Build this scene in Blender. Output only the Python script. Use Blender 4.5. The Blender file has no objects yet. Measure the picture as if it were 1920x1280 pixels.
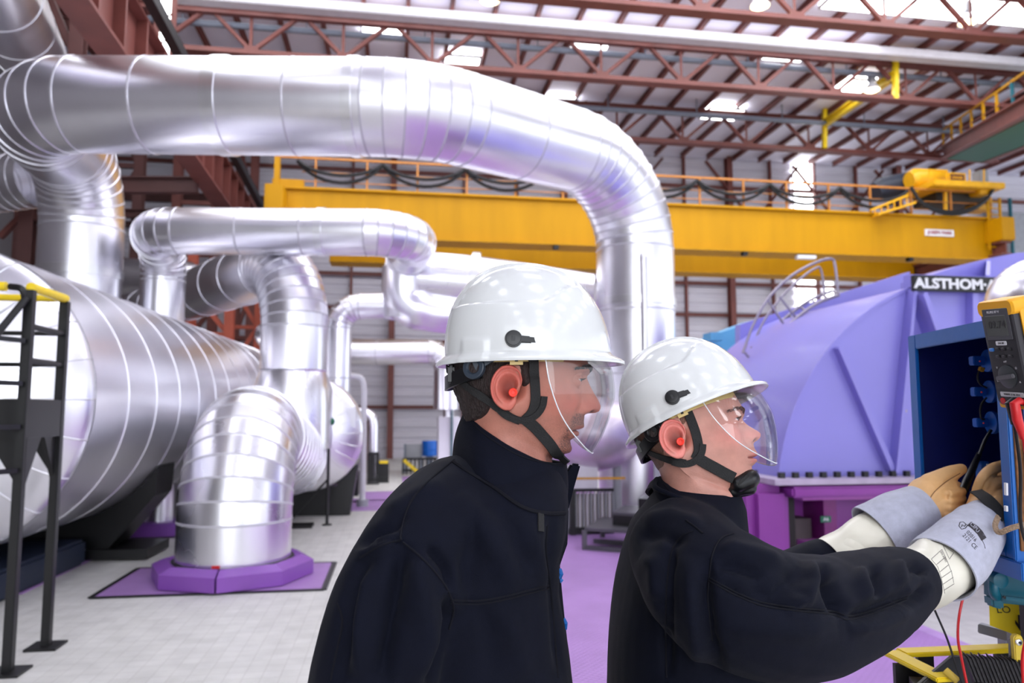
import bpy, bmesh, math, random
import numpy as np
from mathutils import Vector, Matrix, Quaternion
from mathutils.bvhtree import BVHTree

S = bpy.context.scene
COL = S.collection
random.seed(7)

# ------------------------------------------------------------------ camera
CAM = Vector((0.0, 0.0, 1.6))
FPX = 1400.0
YAW, PITCH = math.radians(8.9), math.radians(5.3)
FWD = Vector((math.sin(YAW)*math.cos(PITCH), math.cos(YAW)*math.cos(PITCH), math.sin(PITCH)))
RGT = Vector((math.cos(YAW), -math.sin(YAW), 0.0))
UPV = RGT.cross(FWD)
FL = Vector((math.sin(YAW), math.cos(YAW), 0.0))          # level forward
cd = bpy.data.cameras.new('camera')
cd.sensor_width = 36.0
cd.lens = FPX/1920.0*36.0
cd.clip_start = 0.05
cd.clip_end = 200.0
cd.dof.use_dof = True
cd.dof.focus_distance = 1.2
cd.dof.aperture_fstop = 5.0
cam = bpy.data.objects.new('camera', cd)
COL.objects.link(cam)
cam.matrix_world = Matrix.Translation(CAM) @ Matrix((RGT, UPV, -FWD)).transposed().to_4x4()
S.camera = cam

# ------------------------------------------------------------------ world, exposure
S.view_settings.view_transform = 'Standard'
S.view_settings.look = 'None'
S.view_settings.gamma = 1.0
S.view_settings.use_curve_mapping = False
S.view_settings.exposure = 0.38
W = bpy.data.worlds.new('world')
S.world = W
W.use_nodes = True
bg = W.node_tree.nodes['Background']
bg.inputs[0].default_value = (0.86, 0.91, 1.0, 1)
bg.inputs[1].default_value = 1.75
S.cycles.use_denoising = True
S.cycles.max_bounces = 8
S.cycles.diffuse_bounces = 3
S.cycles.glossy_bounces = 4
S.cycles.transparent_max_bounces = 16
S.cycles.sample_clamp_indirect = 6.0

def area_light(name, loc, target, sx, sy, power, color=(1, 1, 1)):
    l = bpy.data.lights.new(name, 'AREA')
    l.shape = 'RECTANGLE'; l.size = sx; l.size_y = sy; l.energy = power; l.color = color
    o = bpy.data.objects.new(name, l); COL.objects.link(o)
    o.location = loc
    o.rotation_euler = (Vector(target)-Vector(loc)).to_track_quat('-Z', 'Y').to_euler()
    return o
# added fill lights: one sheet under the far roof, one unseen behind the camera
area_light('roof_fill', (3.0, 15.5, 10.7), (3.0, 17.5, 0), 18.0, 15.0, 1900, (0.95, 0.97, 1.0))
area_light('end_fill', (-1.5, -10.0, 4.0), (2.5, 8.0, 5.0), 10.0, 5.0, 420, (0.96, 0.98, 1.0))

# ------------------------------------------------------------------ pixel <-> world
def P(px, py, d):
    return CAM + d*(FWD + (px-960.0)/FPX*RGT + (640.0-py)/FPX*UPV)
def ray(px, py):
    return (FWD + (px-960.0)/FPX*RGT + (640.0-py)/FPX*UPV)
def PZ(px, py, z):
    r = ray(px, py); return CAM + r*((z-CAM.z)/r.z)
def PY(px, py, y):
    r = ray(px, py); return CAM + r*((y-CAM.y)/r.y)
def PX(px, py, x):
    r = ray(px, py); return CAM + r*((x-CAM.x)/r.x)
def pix(v):
    q = Vector(v)-CAM; d = q.dot(FWD)
    return 960+FPX*q.dot(RGT)/d, 640-FPX*q.dot(UPV)/d, d

# ------------------------------------------------------------------ materials
def lin(c):
    c = c/255.0
    return c/12.92 if c <= 0.04045 else ((c+0.055)/1.055)**2.4
def rgb(r, g, b): return (lin(r), lin(g), lin(b), 1.0)
MATS = {}
def mat(name, col, rough=0.5, metal=0.0, var=0.12, scale=6.0, bump=0.0, bscale=40.0, spec=0.5, coat=0.0, stretch=None, rvar=0.0, sheen=0.0, sss=0.0, seed=0):
    m = bpy.data.materials.new(name); m.use_nodes = True
    nt = m.node_tree; N = nt.nodes; L = nt.links
    b = N['Principled BSDF']
    c = rgb(*col)
    tc = N.new('ShaderNodeTexCoord')
    mp = N.new('ShaderNodeMapping')
    if stretch: mp.inputs['Scale'].default_value = stretch
    mp.inputs['Location'].default_value = (seed*3.1, seed*1.7, 0)
    L.new(tc.outputs['Object'], mp.inputs['Vector'])
    n = N.new('ShaderNodeTexNoise'); n.inputs['Scale'].default_value = scale; n.inputs['Detail'].default_value = 5
    L.new(mp.outputs[0], n.inputs['Vector'])
    r = N.new('ShaderNodeValToRGB')
    r.color_ramp.elements[0].position = 0.3; r.color_ramp.elements[1].position = 0.7
    r.color_ramp.elements[0].color = (c[0]*(1-var), c[1]*(1-var), c[2]*(1-var), 1)
    r.color_ramp.elements[1].color = (min(1, c[0]*(1+var)), min(1, c[1]*(1+var)), min(1, c[2]*(1+var)), 1)
    L.new(n.outputs['Fac'], r.inputs['Fac'])
    L.new(r.outputs[0], b.inputs['Base Color'])
    b.inputs['Roughness'].default_value = rough
    b.inputs['Metallic'].default_value = metal
    b.inputs['Specular IOR Level'].default_value = spec
    b.inputs['Coat Weight'].default_value = coat
    b.inputs['Coat Roughness'].default_value = 0.08
    if sheen:
        b.inputs['Sheen Weight'].default_value = sheen
        b.inputs['Sheen Roughness'].default_value = 0.5
    if sss:
        b.inputs['Subsurface Weight'].default_value = sss
        b.inputs['Subsurface Radius'].default_value = (0.012, 0.005, 0.003)
        b.inputs['Subsurface Scale'].default_value = 1.0
    if rvar:
        mr = N.new('ShaderNodeMapRange')
        mr.inputs['To Min'].default_value = max(0, rough-rvar); mr.inputs['To Max'].default_value = rough+rvar
        L.new(n.outputs['Fac'], mr.inputs['Value']); L.new(mr.outputs[0], b.inputs['Roughness'])
    if bump:
        n2 = N.new('ShaderNodeTexNoise'); n2.inputs['Scale'].default_value = bscale; n2.inputs['Detail'].default_value = 4
        L.new(mp.outputs[0], n2.inputs['Vector'])
        bp = N.new('ShaderNodeBump'); bp.inputs['Strength'].default_value = bump; bp.inputs['Distance'].default_value = 0.02
        L.new(n2.outputs['Fac'], bp.inputs['Height']); L.new(bp.outputs[0], b.inputs['Normal'])
    MATS[name] = m
    return m
def emit(name, col, strength):
    m = bpy.data.materials.new(name); m.use_nodes = True
    nt = m.node_tree; nt.nodes.clear()
    e = nt.nodes.new('ShaderNodeEmission'); o = nt.nodes.new('ShaderNodeOutputMaterial')
    e.inputs[0].default_value = rgb(*col); e.inputs[1].default_value = strength
    nt.links.new(e.outputs[0], o.inputs[0])
    MATS[name] = m
    return m

# ------------------------------------------------------------------ mesh builder
class MB:
    def __init__(s): s.v = []; s.f = []; s.mi = []
    def add(s, vs, fs, mi=0):
        o = len(s.v); s.v.extend([tuple(x) for x in vs])
        for f in fs: s.f.append(tuple(i+o for i in f)); s.mi.append(mi)
        return s
    def box(s, c, d, R=None, mi=0):
        c = Vector(c); d = Vector(d)*0.5
        vs = [Vector((x*d.x, y*d.y, z*d.z)) for x in (-1, 1) for y in (-1, 1) for z in (-1, 1)]
        if R is not None: vs = [R @ v for v in vs]
        return s.add([c+v for v in vs], [(0,1,3,2),(4,6,7,5),(0,4,5,1),(2,3,7,6),(0,2,6,4),(1,5,7,3)], mi)
    def bar(s, a, b, w, h, up=(0, 0, 1), mi=0):
        a = Vector(a); b = Vector(b); t = (b-a).normalized(); up = Vector(up)
        if abs(t.dot(up)) > 0.98: up = Vector((1, 0, 0)) if abs(t.x) < 0.9 else Vector((0, 1, 0))
        sd = t.cross(up).normalized(); u = sd.cross(t)
        vs = []
        for p in (a, b):
            for q in ((-1,-1),(1,-1),(1,1),(-1,1)):
                vs.append(p+sd*q[0]*w/2+u*q[1]*h/2)
        return s.add(vs, [(3,2,1,0),(4,5,6,7),(0,1,5,4),(1,2,6,5),(2,3,7,6),(3,0,4,7)], mi)
    def ibeam(s, a, b, w, h, t=0.02, up=(0, 0, 1), mi=0):
        a = Vector(a); b = Vector(b); tt = (b-a).normalized(); up = Vector(up)
        if abs(tt.dot(up)) > 0.98: up = Vector((0, 1, 0))
        sd = tt.cross(up).normalized(); u = sd.cross(tt)
        s.bar(a+u*(h/2-t/2), b+u*(h/2-t/2), w, t, up, mi)
        s.bar(a-u*(h/2-t/2), b-u*(h/2-t/2), w, t, up, mi)
        s.bar(a, b, t, h-2*t, up, mi)
        return s
    def angle(s, a, b, w, t=0.012, up=(0, 0, 1), mi=0):
        a = Vector(a); b = Vector(b); tt = (b-a).normalized(); up = Vector(up)
        if abs(tt.dot(up)) > 0.98: up = Vector((0, 1, 0))
        sd = tt.cross(up).normalized(); u = sd.cross(tt)
        s.bar(a+sd*w/2, b+sd*w/2, w, t, up, mi)
        s.bar(a+u*w/2, b+u*w/2, t, w, up, mi)
        return s
    def rings(s, rings, caps=True, closed=False, mi=0):
        n = len(rings[0]); o = len(s.v); m = len(rings)
        for r in rings: s.v.extend([tuple(x) for x in r])
        for i in range(m if closed else m-1):
            a = o+i*n; b = o+((i+1) % m)*n
            for j in range(n):
                k = (j+1) % n
                s.f.append((a+j, a+k, b+k, b+j)); s.mi.append(mi)
        if caps and not closed:
            s.f.append(tuple(o+j for j in reversed(range(n)))); s.mi.append(mi)
            s.f.append(tuple(o+(m-1)*n+j for j in range(n))); s.mi.append(mi)
        return s
    def tube(s, pts, r, n=12, caps=True, closed=False, mi=0, flat=None, up=None):
        pts = [Vector(p) for p in pts]; m = len(pts)
        rr = r if isinstance(r, (list, tuple)) else [r]*m
        fr = frames(pts, closed, up)
        rs = []
        for i, (t, a, b) in enumerate(fr):
            ra = rr[i]; rb = ra*(flat if flat else 1.0)
            rs.append([pts[i]+a*ra*math.cos(2*math.pi*j/n)+b*rb*math.sin(2*math.pi*j/n) for j in range(n)])
        return s.rings(rs, caps, closed, mi)
    def lathe(s, prof, o, axis=(0, 0, 1), n=24, caps=True, mi=0):
        o = Vector(o); ax = Vector(axis).normalized()
        a = ax.orthogonal().normalized(); b = ax.cross(a)
        rs = [[o+ax*h+a*r*math.cos(2*math.pi*j/n)+b*r*math.sin(2*math.pi*j/n) for j in range(n)] for r, h in prof]
        return s.rings(rs, caps, False, mi)
    def prism(s, poly, ext, mi=0):
        poly = [Vector(p) for p in poly]; e = Vector(ext); n = len(poly)
        vs = poly+[p+e for p in poly]
        fs = [tuple(reversed(range(n))), tuple(range(n, 2*n))]+[(i, (i+1) % n, n+(i+1) % n, n+i) for i in range(n)]
        return s.add(vs, fs, mi)
    def sphere(s, c, r, nu=20, nv=12, sc=(1, 1, 1), R=None, mi=0):
        c = Vector(c); rs = []
        for i in range(1, nv):
            ph = math.pi*i/nv
            ring = []
            for j in range(nu):
                th = 2*math.pi*j/nu
                v = Vector((r*sc[0]*math.sin(ph)*math.cos(th), r*sc[1]*math.sin(ph)*math.sin(th), r*sc[2]*math.cos(ph)))
                if R is not None: v = R @ v
                ring.append(c+v)
            rs.append(ring)
        return s.rings(rs, True, False, mi)
    def ribbon(s, pts, nrm, w, t, mi=0):
        """flat strap along pts; nrm = outward normal per point"""
        pts = [Vector(p) for p in pts]; m = len(pts); rs = []
        ww = w if isinstance(w, (list, tuple)) else [w]*m
        for i in range(m):
            tg = (pts[min(i+1, m-1)]-pts[max(i-1, 0)]).normalized()
            n = Vector(nrm[i]); n = (n-tg*n.dot(tg)).normalized(); sd = tg.cross(n)
            a = sd*ww[i]/2; b = n*t/2
            rs.append([pts[i]+a*0.94+b, pts[i]+a+b*0.3, pts[i]+a-b, pts[i]-a-b, pts[i]-a+b*0.3, pts[i]-a*0.94+b])
        return s.rings(rs, True, False, mi)
def frames(pts, closed=False, up=None):
    m = len(pts); out = []; a = None
    for i in range(m):
        if closed: t = (pts[(i+1) % m]-pts[i-1]).normalized()
        else: t = (pts[min(i+1, m-1)]-pts[max(i-1, 0)])
        t = t.normalized() if t.length > 1e-9 else Vector((0, 0, 1))
        if up is not None:
            a = (Vector(up)-t*Vector(up).dot(t)).normalized()
        elif a is None: a = t.orthogonal().normalized()
        else:
            a = a-t*a.dot(t); a = a.normalized() if a.length > 1e-6 else t.orthogonal().normalized()
        out.append((t, a, t.cross(a)))
    return out
def catmull(pts, per=8):
    pts = [Vector(p) for p in pts]; out = []
    q = [pts[0]*2-pts[1]]+pts+[pts[-1]*2-pts[-2]]
    for i in range(1, len(q)-2):
        p0, p1, p2, p3 = q[i-1:i+3]
        for k in range(per):
            t = k/per
            out.append(0.5*((2*p1)+(p2-p0)*t+(2*p0-5*p1+4*p2-p3)*t*t+(3*p1-p0-3*p2+p3)*t**3))
    out.append(pts[-1]); return out
def fillet(pts, rad, step=0.15):
    """polyline with rounded corners -> list of (kind, [points]) runs"""
    pts = [Vector(p) for p in pts]; runs = []; cur = pts[0]
    for i in range(1, len(pts)-1):
        a, b, c = pts[i-1], pts[i], pts[i+1]
        u = (a-b).normalized(); w = (c-b).normalized()
        ang = math.acos(max(-1, min(1, -u.dot(w))))
        R = rad[i-1] if isinstance(rad, (list, tuple)) else rad
        T = R*math.tan(ang/2)
        s0 = b+u*T; s1 = b+w*T
        runs.append(('straight', [cur, s0]))
        cen = b+(u+w).normalized()*(R/math.cos(ang/2))
        n = max(3, int(round(R*ang/step)))
        v0 = s0-cen; ax = v0.cross(s1-cen).normalized()
        runs.append(('bend', [cen+Quaternion(ax, ang*k/n) @ v0 for k in range(n+1)]))
        cur = s1
    runs.append(('straight', [cur, pts[-1]]))
    return runs

ORG = {}
def link(name, me, parent=None):
    o = bpy.data.objects.new(name, me); COL.objects.link(o)
    if parent is not None:
        o.parent = parent
        w = ORG.get(parent.name)
        if w is not None: o.matrix_parent_inverse = Matrix.Translation(-w)
    return o
def shade(me, ang):
    if ang is None: return
    for p in me.polygons: p.use_smooth = True
    if ang < 179: me.set_sharp_from_angle(angle=math.radians(ang))
def obj(name, mb, m, parent=None, smooth=35, bevel=0.0, seg=2):
    me = bpy.data.meshes.new(name)
    me.from_pydata(mb.v, [], mb.f)
    ms = m if isinstance(m, (list, tuple)) else [m]
    for x in ms: me.materials.append(x)
    if len(ms) > 1: me.polygons.foreach_set('material_index', mb.mi)
    bm = bmesh.new(); bm.from_mesh(me)
    bmesh.ops.recalc_face_normals(bm, faces=bm.faces)
    if bevel:
        es = [e for e in bm.edges if len(e.link_faces) == 2 and e.calc_face_angle(0) > 0.6]
        bmesh.ops.bevel(bm, geom=es, offset=bevel, segments=seg, affect='EDGES', clamp_overlap=True)
    bm.to_mesh(me); bm.free()
    shade(me, smooth)
    return link(name, me, parent)
def tag(o, label, cat, group=None, kind=None):
    o['label'] = label; o['category'] = cat
    if group: o['group'] = group
    if kind: o['kind'] = kind
    return o
def thing(name, label, cat, loc, group=None):
    o = bpy.data.objects.new(name, None); COL.objects.link(o)
    o.location = loc; o.empty_display_size = 0.1
    ORG[o.name] = Vector(loc)
    return tag(o, label, cat, group)
def struct(o):
    o['kind'] = 'structure'; return o
def copy_tree(o, off, label, group=None, parent=None):
    c = o.copy(); COL.objects.link(c)
    if parent is None:
        c.location = o.location+Vector(off); c['label'] = label
        if group: c['group'] = group
    else: c.parent = parent
    for ch in list(o.children): copy_tree(ch, off, None, None, c)
    return c
def text_mesh(txt, size, ext=0.0015, bold=0.0, align='CENTER'):
    cu = bpy.data.curves.new('lettering', 'FONT'); cu.body = txt; cu.size = size; cu.extrude = ext
    cu.align_x = align; cu.align_y = 'CENTER'; cu.offset = bold; cu.resolution_u = 3
    o = bpy.data.objects.new('lettering', cu); COL.objects.link(o)
    dg = bpy.context.evaluated_depsgraph_get()
    me = bpy.data.meshes.new_from_object(o.evaluated_get(dg))
    bpy.data.objects.remove(o)
    return me
def text(name, txt, size, m, parent, origin, xdir, ydir, ext=0.0015, bold=0.0, align='CENTER', warp=None):
    me = text_mesh(txt, size, ext, bold, align)
    x = Vector(xdir).normalized(); y = Vector(ydir); y = (y-x*y.dot(x)).normalized(); z = x.cross(y)
    M = Matrix((x, y, z)).transposed().to_4x4(); M.translation = Vector(origin)
    me.transform(M)
    if warp:
        for v in me.vertices: v.co = warp(v.co)
    me.materials.clear(); me.materials.append(m)
    return link(name, me, parent)
# ------------------------------------------------------------------ materials of the hall
M_floor = mat('floor tile', (208, 206, 203), 0.5, var=0.09, scale=5.0, bump=0.08, bscale=60)
def tile_lines():
    nt = M_floor.node_tree; N = nt.nodes; L = nt.links; b = N['Principled BSDF']
    src = b.inputs['Base Color'].links[0].from_socket
    tc = N.new('ShaderNodeTexCoord')
    br = N.new('ShaderNodeTexBrick'); br.offset = 0.0
    br.inputs['Scale'].default_value = 1.0
    br.inputs['Brick Width'].default_value = 0.11; br.inputs['Row Height'].default_value = 0.11
    br.inputs['Mortar Size'].default_value = 0.004
    br.inputs['Color1'].default_value = (1, 1, 1, 1); br.inputs['Color2'].default_value = (0.93, 0.93, 0.92, 1)
    br.inputs['Mortar'].default_value = (0.84, 0.83, 0.82, 1)
    L.new(tc.outputs['Object'], br.inputs['Vector'])
    mx = N.new('ShaderNodeMix'); mx.data_type = 'RGBA'; mx.blend_type = 'MULTIPLY'; mx.inputs['Factor'].default_value = 1
    L.new(src, mx.inputs[6]); L.new(br.outputs['Color'], mx.inputs[7]); L.new(mx.outputs[2], b.inputs['Base Color'])
tile_lines()
M_grat = mat('purple chequer plate', (166, 126, 188), 0.42, var=0.1, scale=2.0, bump=0.0)
def chequer(m, sc=28):
    nt = m.node_tree; N = nt.nodes; L = nt.links; b = N['Principled BSDF']
    tc = N.new('ShaderNodeTexCoord'); mp = N.new('ShaderNodeMapping')
    mp.inputs['Rotation'].default_value = (0, 0, math.radians(45))
    L.new(tc.outputs['Object'], mp.inputs['Vector'])
    ck = N.new('ShaderNodeTexVoronoi'); ck.inputs['Scale'].default_value = sc; ck.inputs['Randomness'].default_value = 0
    L.new(mp.outputs[0], ck.inputs['Vector'])
    bp = N.new('ShaderNodeBump'); bp.inputs['Strength'].default_value = 0.7; bp.inputs['Distance'].default_value = 0.01; bp.invert = True
    L.new(ck.outputs['Distance'], bp.inputs['Height']); L.new(bp.outputs[0], b.inputs['Normal'])
chequer(M_grat)
M_plinth = mat('purple plinth paint', (134, 78, 172), 0.35, var=0.08, scale=2.0)
M_roof = mat('white roof sheet', (236, 234, 250), 0.6, var=0.05, scale=0.6)
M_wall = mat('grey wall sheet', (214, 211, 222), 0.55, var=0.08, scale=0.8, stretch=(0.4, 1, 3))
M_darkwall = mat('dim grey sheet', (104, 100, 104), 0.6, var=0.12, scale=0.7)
M_brown = mat('red oxide steel', (118, 66, 60), 0.5, var=0.14, scale=2.0)
M_rust = mat('orange oxide steel', (176, 84, 62), 0.5, var=0.12, scale=2.0)
M_dkbrown = mat('dark oxide steel', (84, 50, 48), 0.55, var=0.14, scale=2.0)
M_grey = mat('grey painted steel', (150, 152, 158), 0.45, var=0.08)
M_lgrey = mat('light grey paint', (206, 204, 210), 0.45, var=0.05)
M_conduit = mat('blue grey conduit', (122, 130, 146), 0.4, var=0.08)
M_yellow = mat('crane yellow paint', (190, 136, 2), 0.5, spec=0.2, var=0.08, scale=1.2, stretch=(2.5, 2.5, 0.35))
M_rail = mat('weathered orange rail paint', (186, 118, 44), 0.5, var=0.15)
M_yel2 = mat('safety yellow paint', (246, 212, 30), 0.35, var=0.06, scale=9, bump=0.05)
M_black = mat('black painted steel', (14, 14, 16), 0.4, var=0.15, scale=4)
M_cable = mat('black cable', (20, 20, 24), 0.5, var=0.1)
M_blue = mat('blue paint', (28, 100, 178), 0.4, var=0.08)
M_white = mat('white paint', (230, 230, 236), 0.4, var=0.03)
M_silver = mat('brushed aluminium cladding', (240, 239, 246), 0.32, 1.0, var=0.05, scale=1.3, bump=0.05, bscale=2.2, rvar=0.08)
M_silver2 = mat('bright aluminium cladding', (240, 239, 245), 0.27, 1.0, var=0.04, scale=1.0, bump=0.03, bscale=3.0, rvar=0.06, seed=3)
M_joint = mat('cladding joint', (196, 194, 202), 0.5, 0.25, var=0.03)
M_band = mat('aluminium joint band', (236, 236, 240), 0.3, 1.0, var=0.04)
M_red = mat('red plastic', (205, 30, 36), 0.4, var=0.06)
M_teal = mat('teal paint', (20, 98, 112), 0.35, var=0.08)
M_green = mat('green paint', (20, 96, 70), 0.45, var=0.08)
M_sky = emit('daylight in glazing', (250, 252, 255), 7.0)
M_sky2 = emit('daylight in roof glazing', (246, 250, 255), 8.0)
M_lampglow = emit('sodium lamp', (255, 226, 170), 14.0)

# ------------------------------------------------------------------ floor
fm = MB(); fm.box((9.5, 0.5, -0.1), (50, 54, 0.2))
struct(obj('floor', fm, M_floor))
def plate(name, x0, x1, y0, y1, m=M_grat, z=0.012, t=0.02):
    b = MB(); b.box(((x0+x1)/2, (y0+y1)/2, z-t/2), (x1-x0, y1-y0, t))
    return struct(obj(name, b, m))
xp = PZ(1768, 1190, 0).x
plate('floor_aisle_plate', 0.2, xp-0.12, 1.2, 18.6)
plate('floor_aisle_border', xp-0.118, xp, 1.2, 18.6, mat('pale purple border', (186, 150, 208), 0.45))
for (a, b, c, d) in ((672, 716, 922, 940), (655, 700, 938, 958), (540, 640, 936, 946)):
    p0 = PZ(a, d, 0); p1 = PZ(b, c, 0)
    plate('floor_machine_plate', p0.x, p1.x+0.4, p0.y, p1.y)
plate('floor_machine_plate', -4.6, -3.2, 7.3, 9.6)

# ------------------------------------------------------------------ walls
YB, ZR = 26.0, 11.1
def ribbed(name, x0, x1, z0, z1, y, m, pitch=0.35, depth=0.05):
    b = MB(); prof = []
    z = z0
    while z < z1-1e-6:
        prof += [(0, z), (0, z+pitch*0.55), (depth, z+pitch*0.65), (depth, z+pitch*0.92)]
        z += pitch
    prof.append((0, z1))
    r0 = [(x0, y+q, zz) for q, zz in prof]; r1 = [(x1, y+q, zz) for q, zz in prof]
    n = len(prof)
    b.add(r0+r1, [(i, i+1, n+i+1, n+i) for i in range(n-1)])
    back = [(x0, y+0.15, z0), (x1, y+0.15, z0), (x1, y+0.15, z1), (x0, y+0.15, z1)]
    b.add(back, [(0, 1, 2, 3)])
    return obj(name, b, m, smooth=None)
wb = struct(ribbed('wall_back', -10.0, 32.0, 0.0, ZR, YB, M_wall))
# columns and girts of the end wall
xs = [PY(px, 700, YB-0.2).x for px in (733, 1060, 1376, 1700, 2010)]
for x in xs:
    b = MB(); b.ibeam((x, YB-0.2, 0), (x, YB-0.2, ZR), 0.2, 0.3, 0.03, (0, 1, 0)); obj('wall_column', b, M_brown, wb)
for px in (655, 868, 970, 1290, 1455, 1540, 1620, 1790):
    x = PY(px, 700, YB-0.1).x
    b = MB(); b.ibeam((x, YB-0.1, 0), (x, YB-0.1, ZR), 0.08, 0.14, 0.02, (0, 1, 0)); obj('wall_stud', b, M_brown, wb)
for py in (763, 640, 578, 515, 440, 322):
    z = PY(740, py, YB-0.12).z
    b = MB(); b.ibeam((-10, YB-0.12, z), (32, YB-0.12, z), 0.12, 0.12, 0.02); obj('wall_girt', b, M_brown, wb)
z = PY(740, 306, YB-0.2).z
b = MB(); b.bar((-10, YB-0.14, 8.7), (32, YB-0.14, 8.7), 0.1, 0.34); obj('wall_girt', b, M_dkbrown, wb)
# cross braces high on the end wall
for px in (1150, 1410, 1570, 1720):
    x = PY(px, 300, YB-0.2).x
    for sgn in (-1, 1):
        b = MB(); b.angle((x, YB-0.25, 8.6), (x+sgn*1.9, YB-0.25, 10.9), 0.08); obj('wall_brace', b, M_brown, wb)
# pale panels low on the end wall at its far side
x0 = PY(1866, 420, YB-0.3).x
b = MB(); b.box((x0+2.5, YB-0.4, 4.7), (6.0, 0.3, 9.4)); obj('wall_pale_panel', b, M_grey, wb, bevel=0.02)
b = MB(); b.tube([PY(1893, 372, YB-0.7), PY(1902, 520, YB-0.7)], 0.07, 10); obj('wall_downpipe', b, M_teal, wb)
# tall glazed strips (daylight)
def wall_window(i, pa, pb):
    a = PY(*pa, YB-0.03); c = PY(*pb, YB-0.03)
    g = MB(); g.box(((a.x+c.x)/2, YB-0.02, (a.z+c.z)/2), (c.x-a.x, 0.03, a.z-c.z))
    w = struct(obj('window_%d' % i, g, M_sky))
    f = MB(); ym = YB-0.06
    for x in (a.x, c.x): f.bar((x, ym, c.z), (x, ym, a.z), 0.04, 0.05)
    for k in range(3):
        zz = c.z+(a.z-c.z)*k/2; f.bar((a.x, ym, zz), (c.x, ym, zz), 0.03, 0.03)
    obj('window_frame', f, M_lgrey, w)
wall_window(1, (1484, 292), (1527, 397))
wall_window(2, (1491, 500), (1531, 582))
wall_window(3, (1545, 528), (1564, 574))

# ------------------------------------------------------------------ roof
YF = -26.0
cb = MB(); cb.box((11.0, (YB+YF)/2, ZR+0.06), (43, YB-YF+0.4, 0.1))
ceil = struct(obj('ceiling', cb, M_roof))
x = -9.0
while x < 31.5:
    b = MB(); b.ibeam((x, YF, ZR-0.08), (x, YB-0.3, ZR-0.08), 0.09, 0.16, 0.02); obj('ceiling_purlin', b, M_brown, ceil, smooth=None)
    x += 1.02
# roof lights: those of the photo, then the same rows carried on behind the camera
def rooflight(i, xc, yc, sx, sy, gm=None):
    g = MB(); g.box((xc, yc, ZR-0.13), (sx, sy, 0.12))
    w = struct(obj('window_%d' % i, g, gm or M_sky))
    f = MB()
    for s in (-1, 1):
        f.bar((xc+s*sx/2, yc-sy/2, ZR-0.17), (xc+s*sx/2, yc+sy/2, ZR-0.17), 0.05, 0.06)
        f.bar((xc-sx/2, yc+s*sy/2, ZR-0.17), (xc+sx/2, yc+s*sy/2, ZR-0.17), 0.05, 0.06)
    obj('window_frame', f, M_lgrey, w)
n = 4
for (u0, v0, u1, v1) in ((678, 37, 758, 62), (831, 93, 898, 134), (1070, 56, 1146, 79), (1016, 176, 1080, 197), (1432, 79, 1516, 103), (1318, 193, 1390, 215), (1572, 138, 1650, 175)):
    a = PZ((u0+u1)/2, v0, ZR); c = PZ((u0+u1)/2, v1, ZR); w = (PZ(u1, v1, ZR)-PZ(u0, v1, ZR)).length
    rooflight(n, (a.x+c.x)/2, (a.y+c.y)/2, w*0.95, max(0.5, abs(a.y-c.y))); n += 1
a = PZ(1535, 2, ZR); c = PZ(1915, 28, ZR)
rooflight(n, a.x+3.2, a.y-0.75, 6.4, 1.5); n += 1
for yy in (11.0, 6.5, 2.0, -2.5, -7.0, -11.5, -16.0, -20.5):
    for xx, w in ((-4.0, 1.2), (1.5, 1.7), (7.0, 1.7), (12.5, 1.7)):
        rooflight(n, xx, yy, w, 1.4, M_sky2); n += 1

# ------------------------------------------------------------------ roof trusses
def truss(y, zb, zt, label, x0=-8.5, x1=19.5, pitch=2.1, ph=0.0, name='roof_truss'):
    t = thing(name, label, 'roof truss', (5.5, y, zb), 'roof trusses across the hall')
    b = MB(); b.angle((x0, y-0.06, zb), (x1, y-0.06, zb), 0.15, 0.03); b.bar((x0, y, zb+0.07), (x1, y, zb+0.07), 0.22, 0.14); obj('bottom_chord', b, M_brown, t, smooth=None)
    b = MB(); b.ibeam((x0, y, zt), (x1, y, zt), 0.16, 0.18, 0.03); obj('top_chord', b, M_brown, t, smooth=None)
    x = x0+ph; k = 0
    while x+pitch <= x1:
        for (u, zu, v, zv) in ((x, zb, x+pitch/2, zt), (x+pitch/2, zt, x+pitch, zb)):
            b = MB(); b.angle((u, y, zu+0.1), (v, y, zv-0.05) if zv > zu else (v, y, zv+0.1), 0.075, 0.02, (0, 1, 0)); obj('diagonal', b, M_brown, t, smooth=None)
        b = MB(); b.angle((x, y+0.03, zb+0.1), (x, y+0.03, zt), 0.06, 0.015, (0, 1, 0)); obj('vertical', b, M_brown, t, smooth=None)
        b = MB(); b.box((x, y-0.02, zb+0.16), (0.32, 0.03, 0.2)); obj('gusset_plate', b, M_brown, t, smooth=None)
        x += pitch
    return t
def ytruss(px, py, z): return PZ(px, py, z).y
zb = 9.75
truss(ytruss(1440, 40, zb), zb, ZR-0.28, 'brown roof truss crossing the top edge of the photo, passing under the long roof light')
truss(ytruss(1440, 175, zb), zb, ZR-0.28, 'brown roof truss just above the pipe bend, where the yellow hoist beam hangs', ph=0.9)
truss(ytruss(1440, 281, zb), zb, ZR-0.28, 'brown roof truss closest to the end wall, just above the crane railing', ph=0.4)
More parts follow.
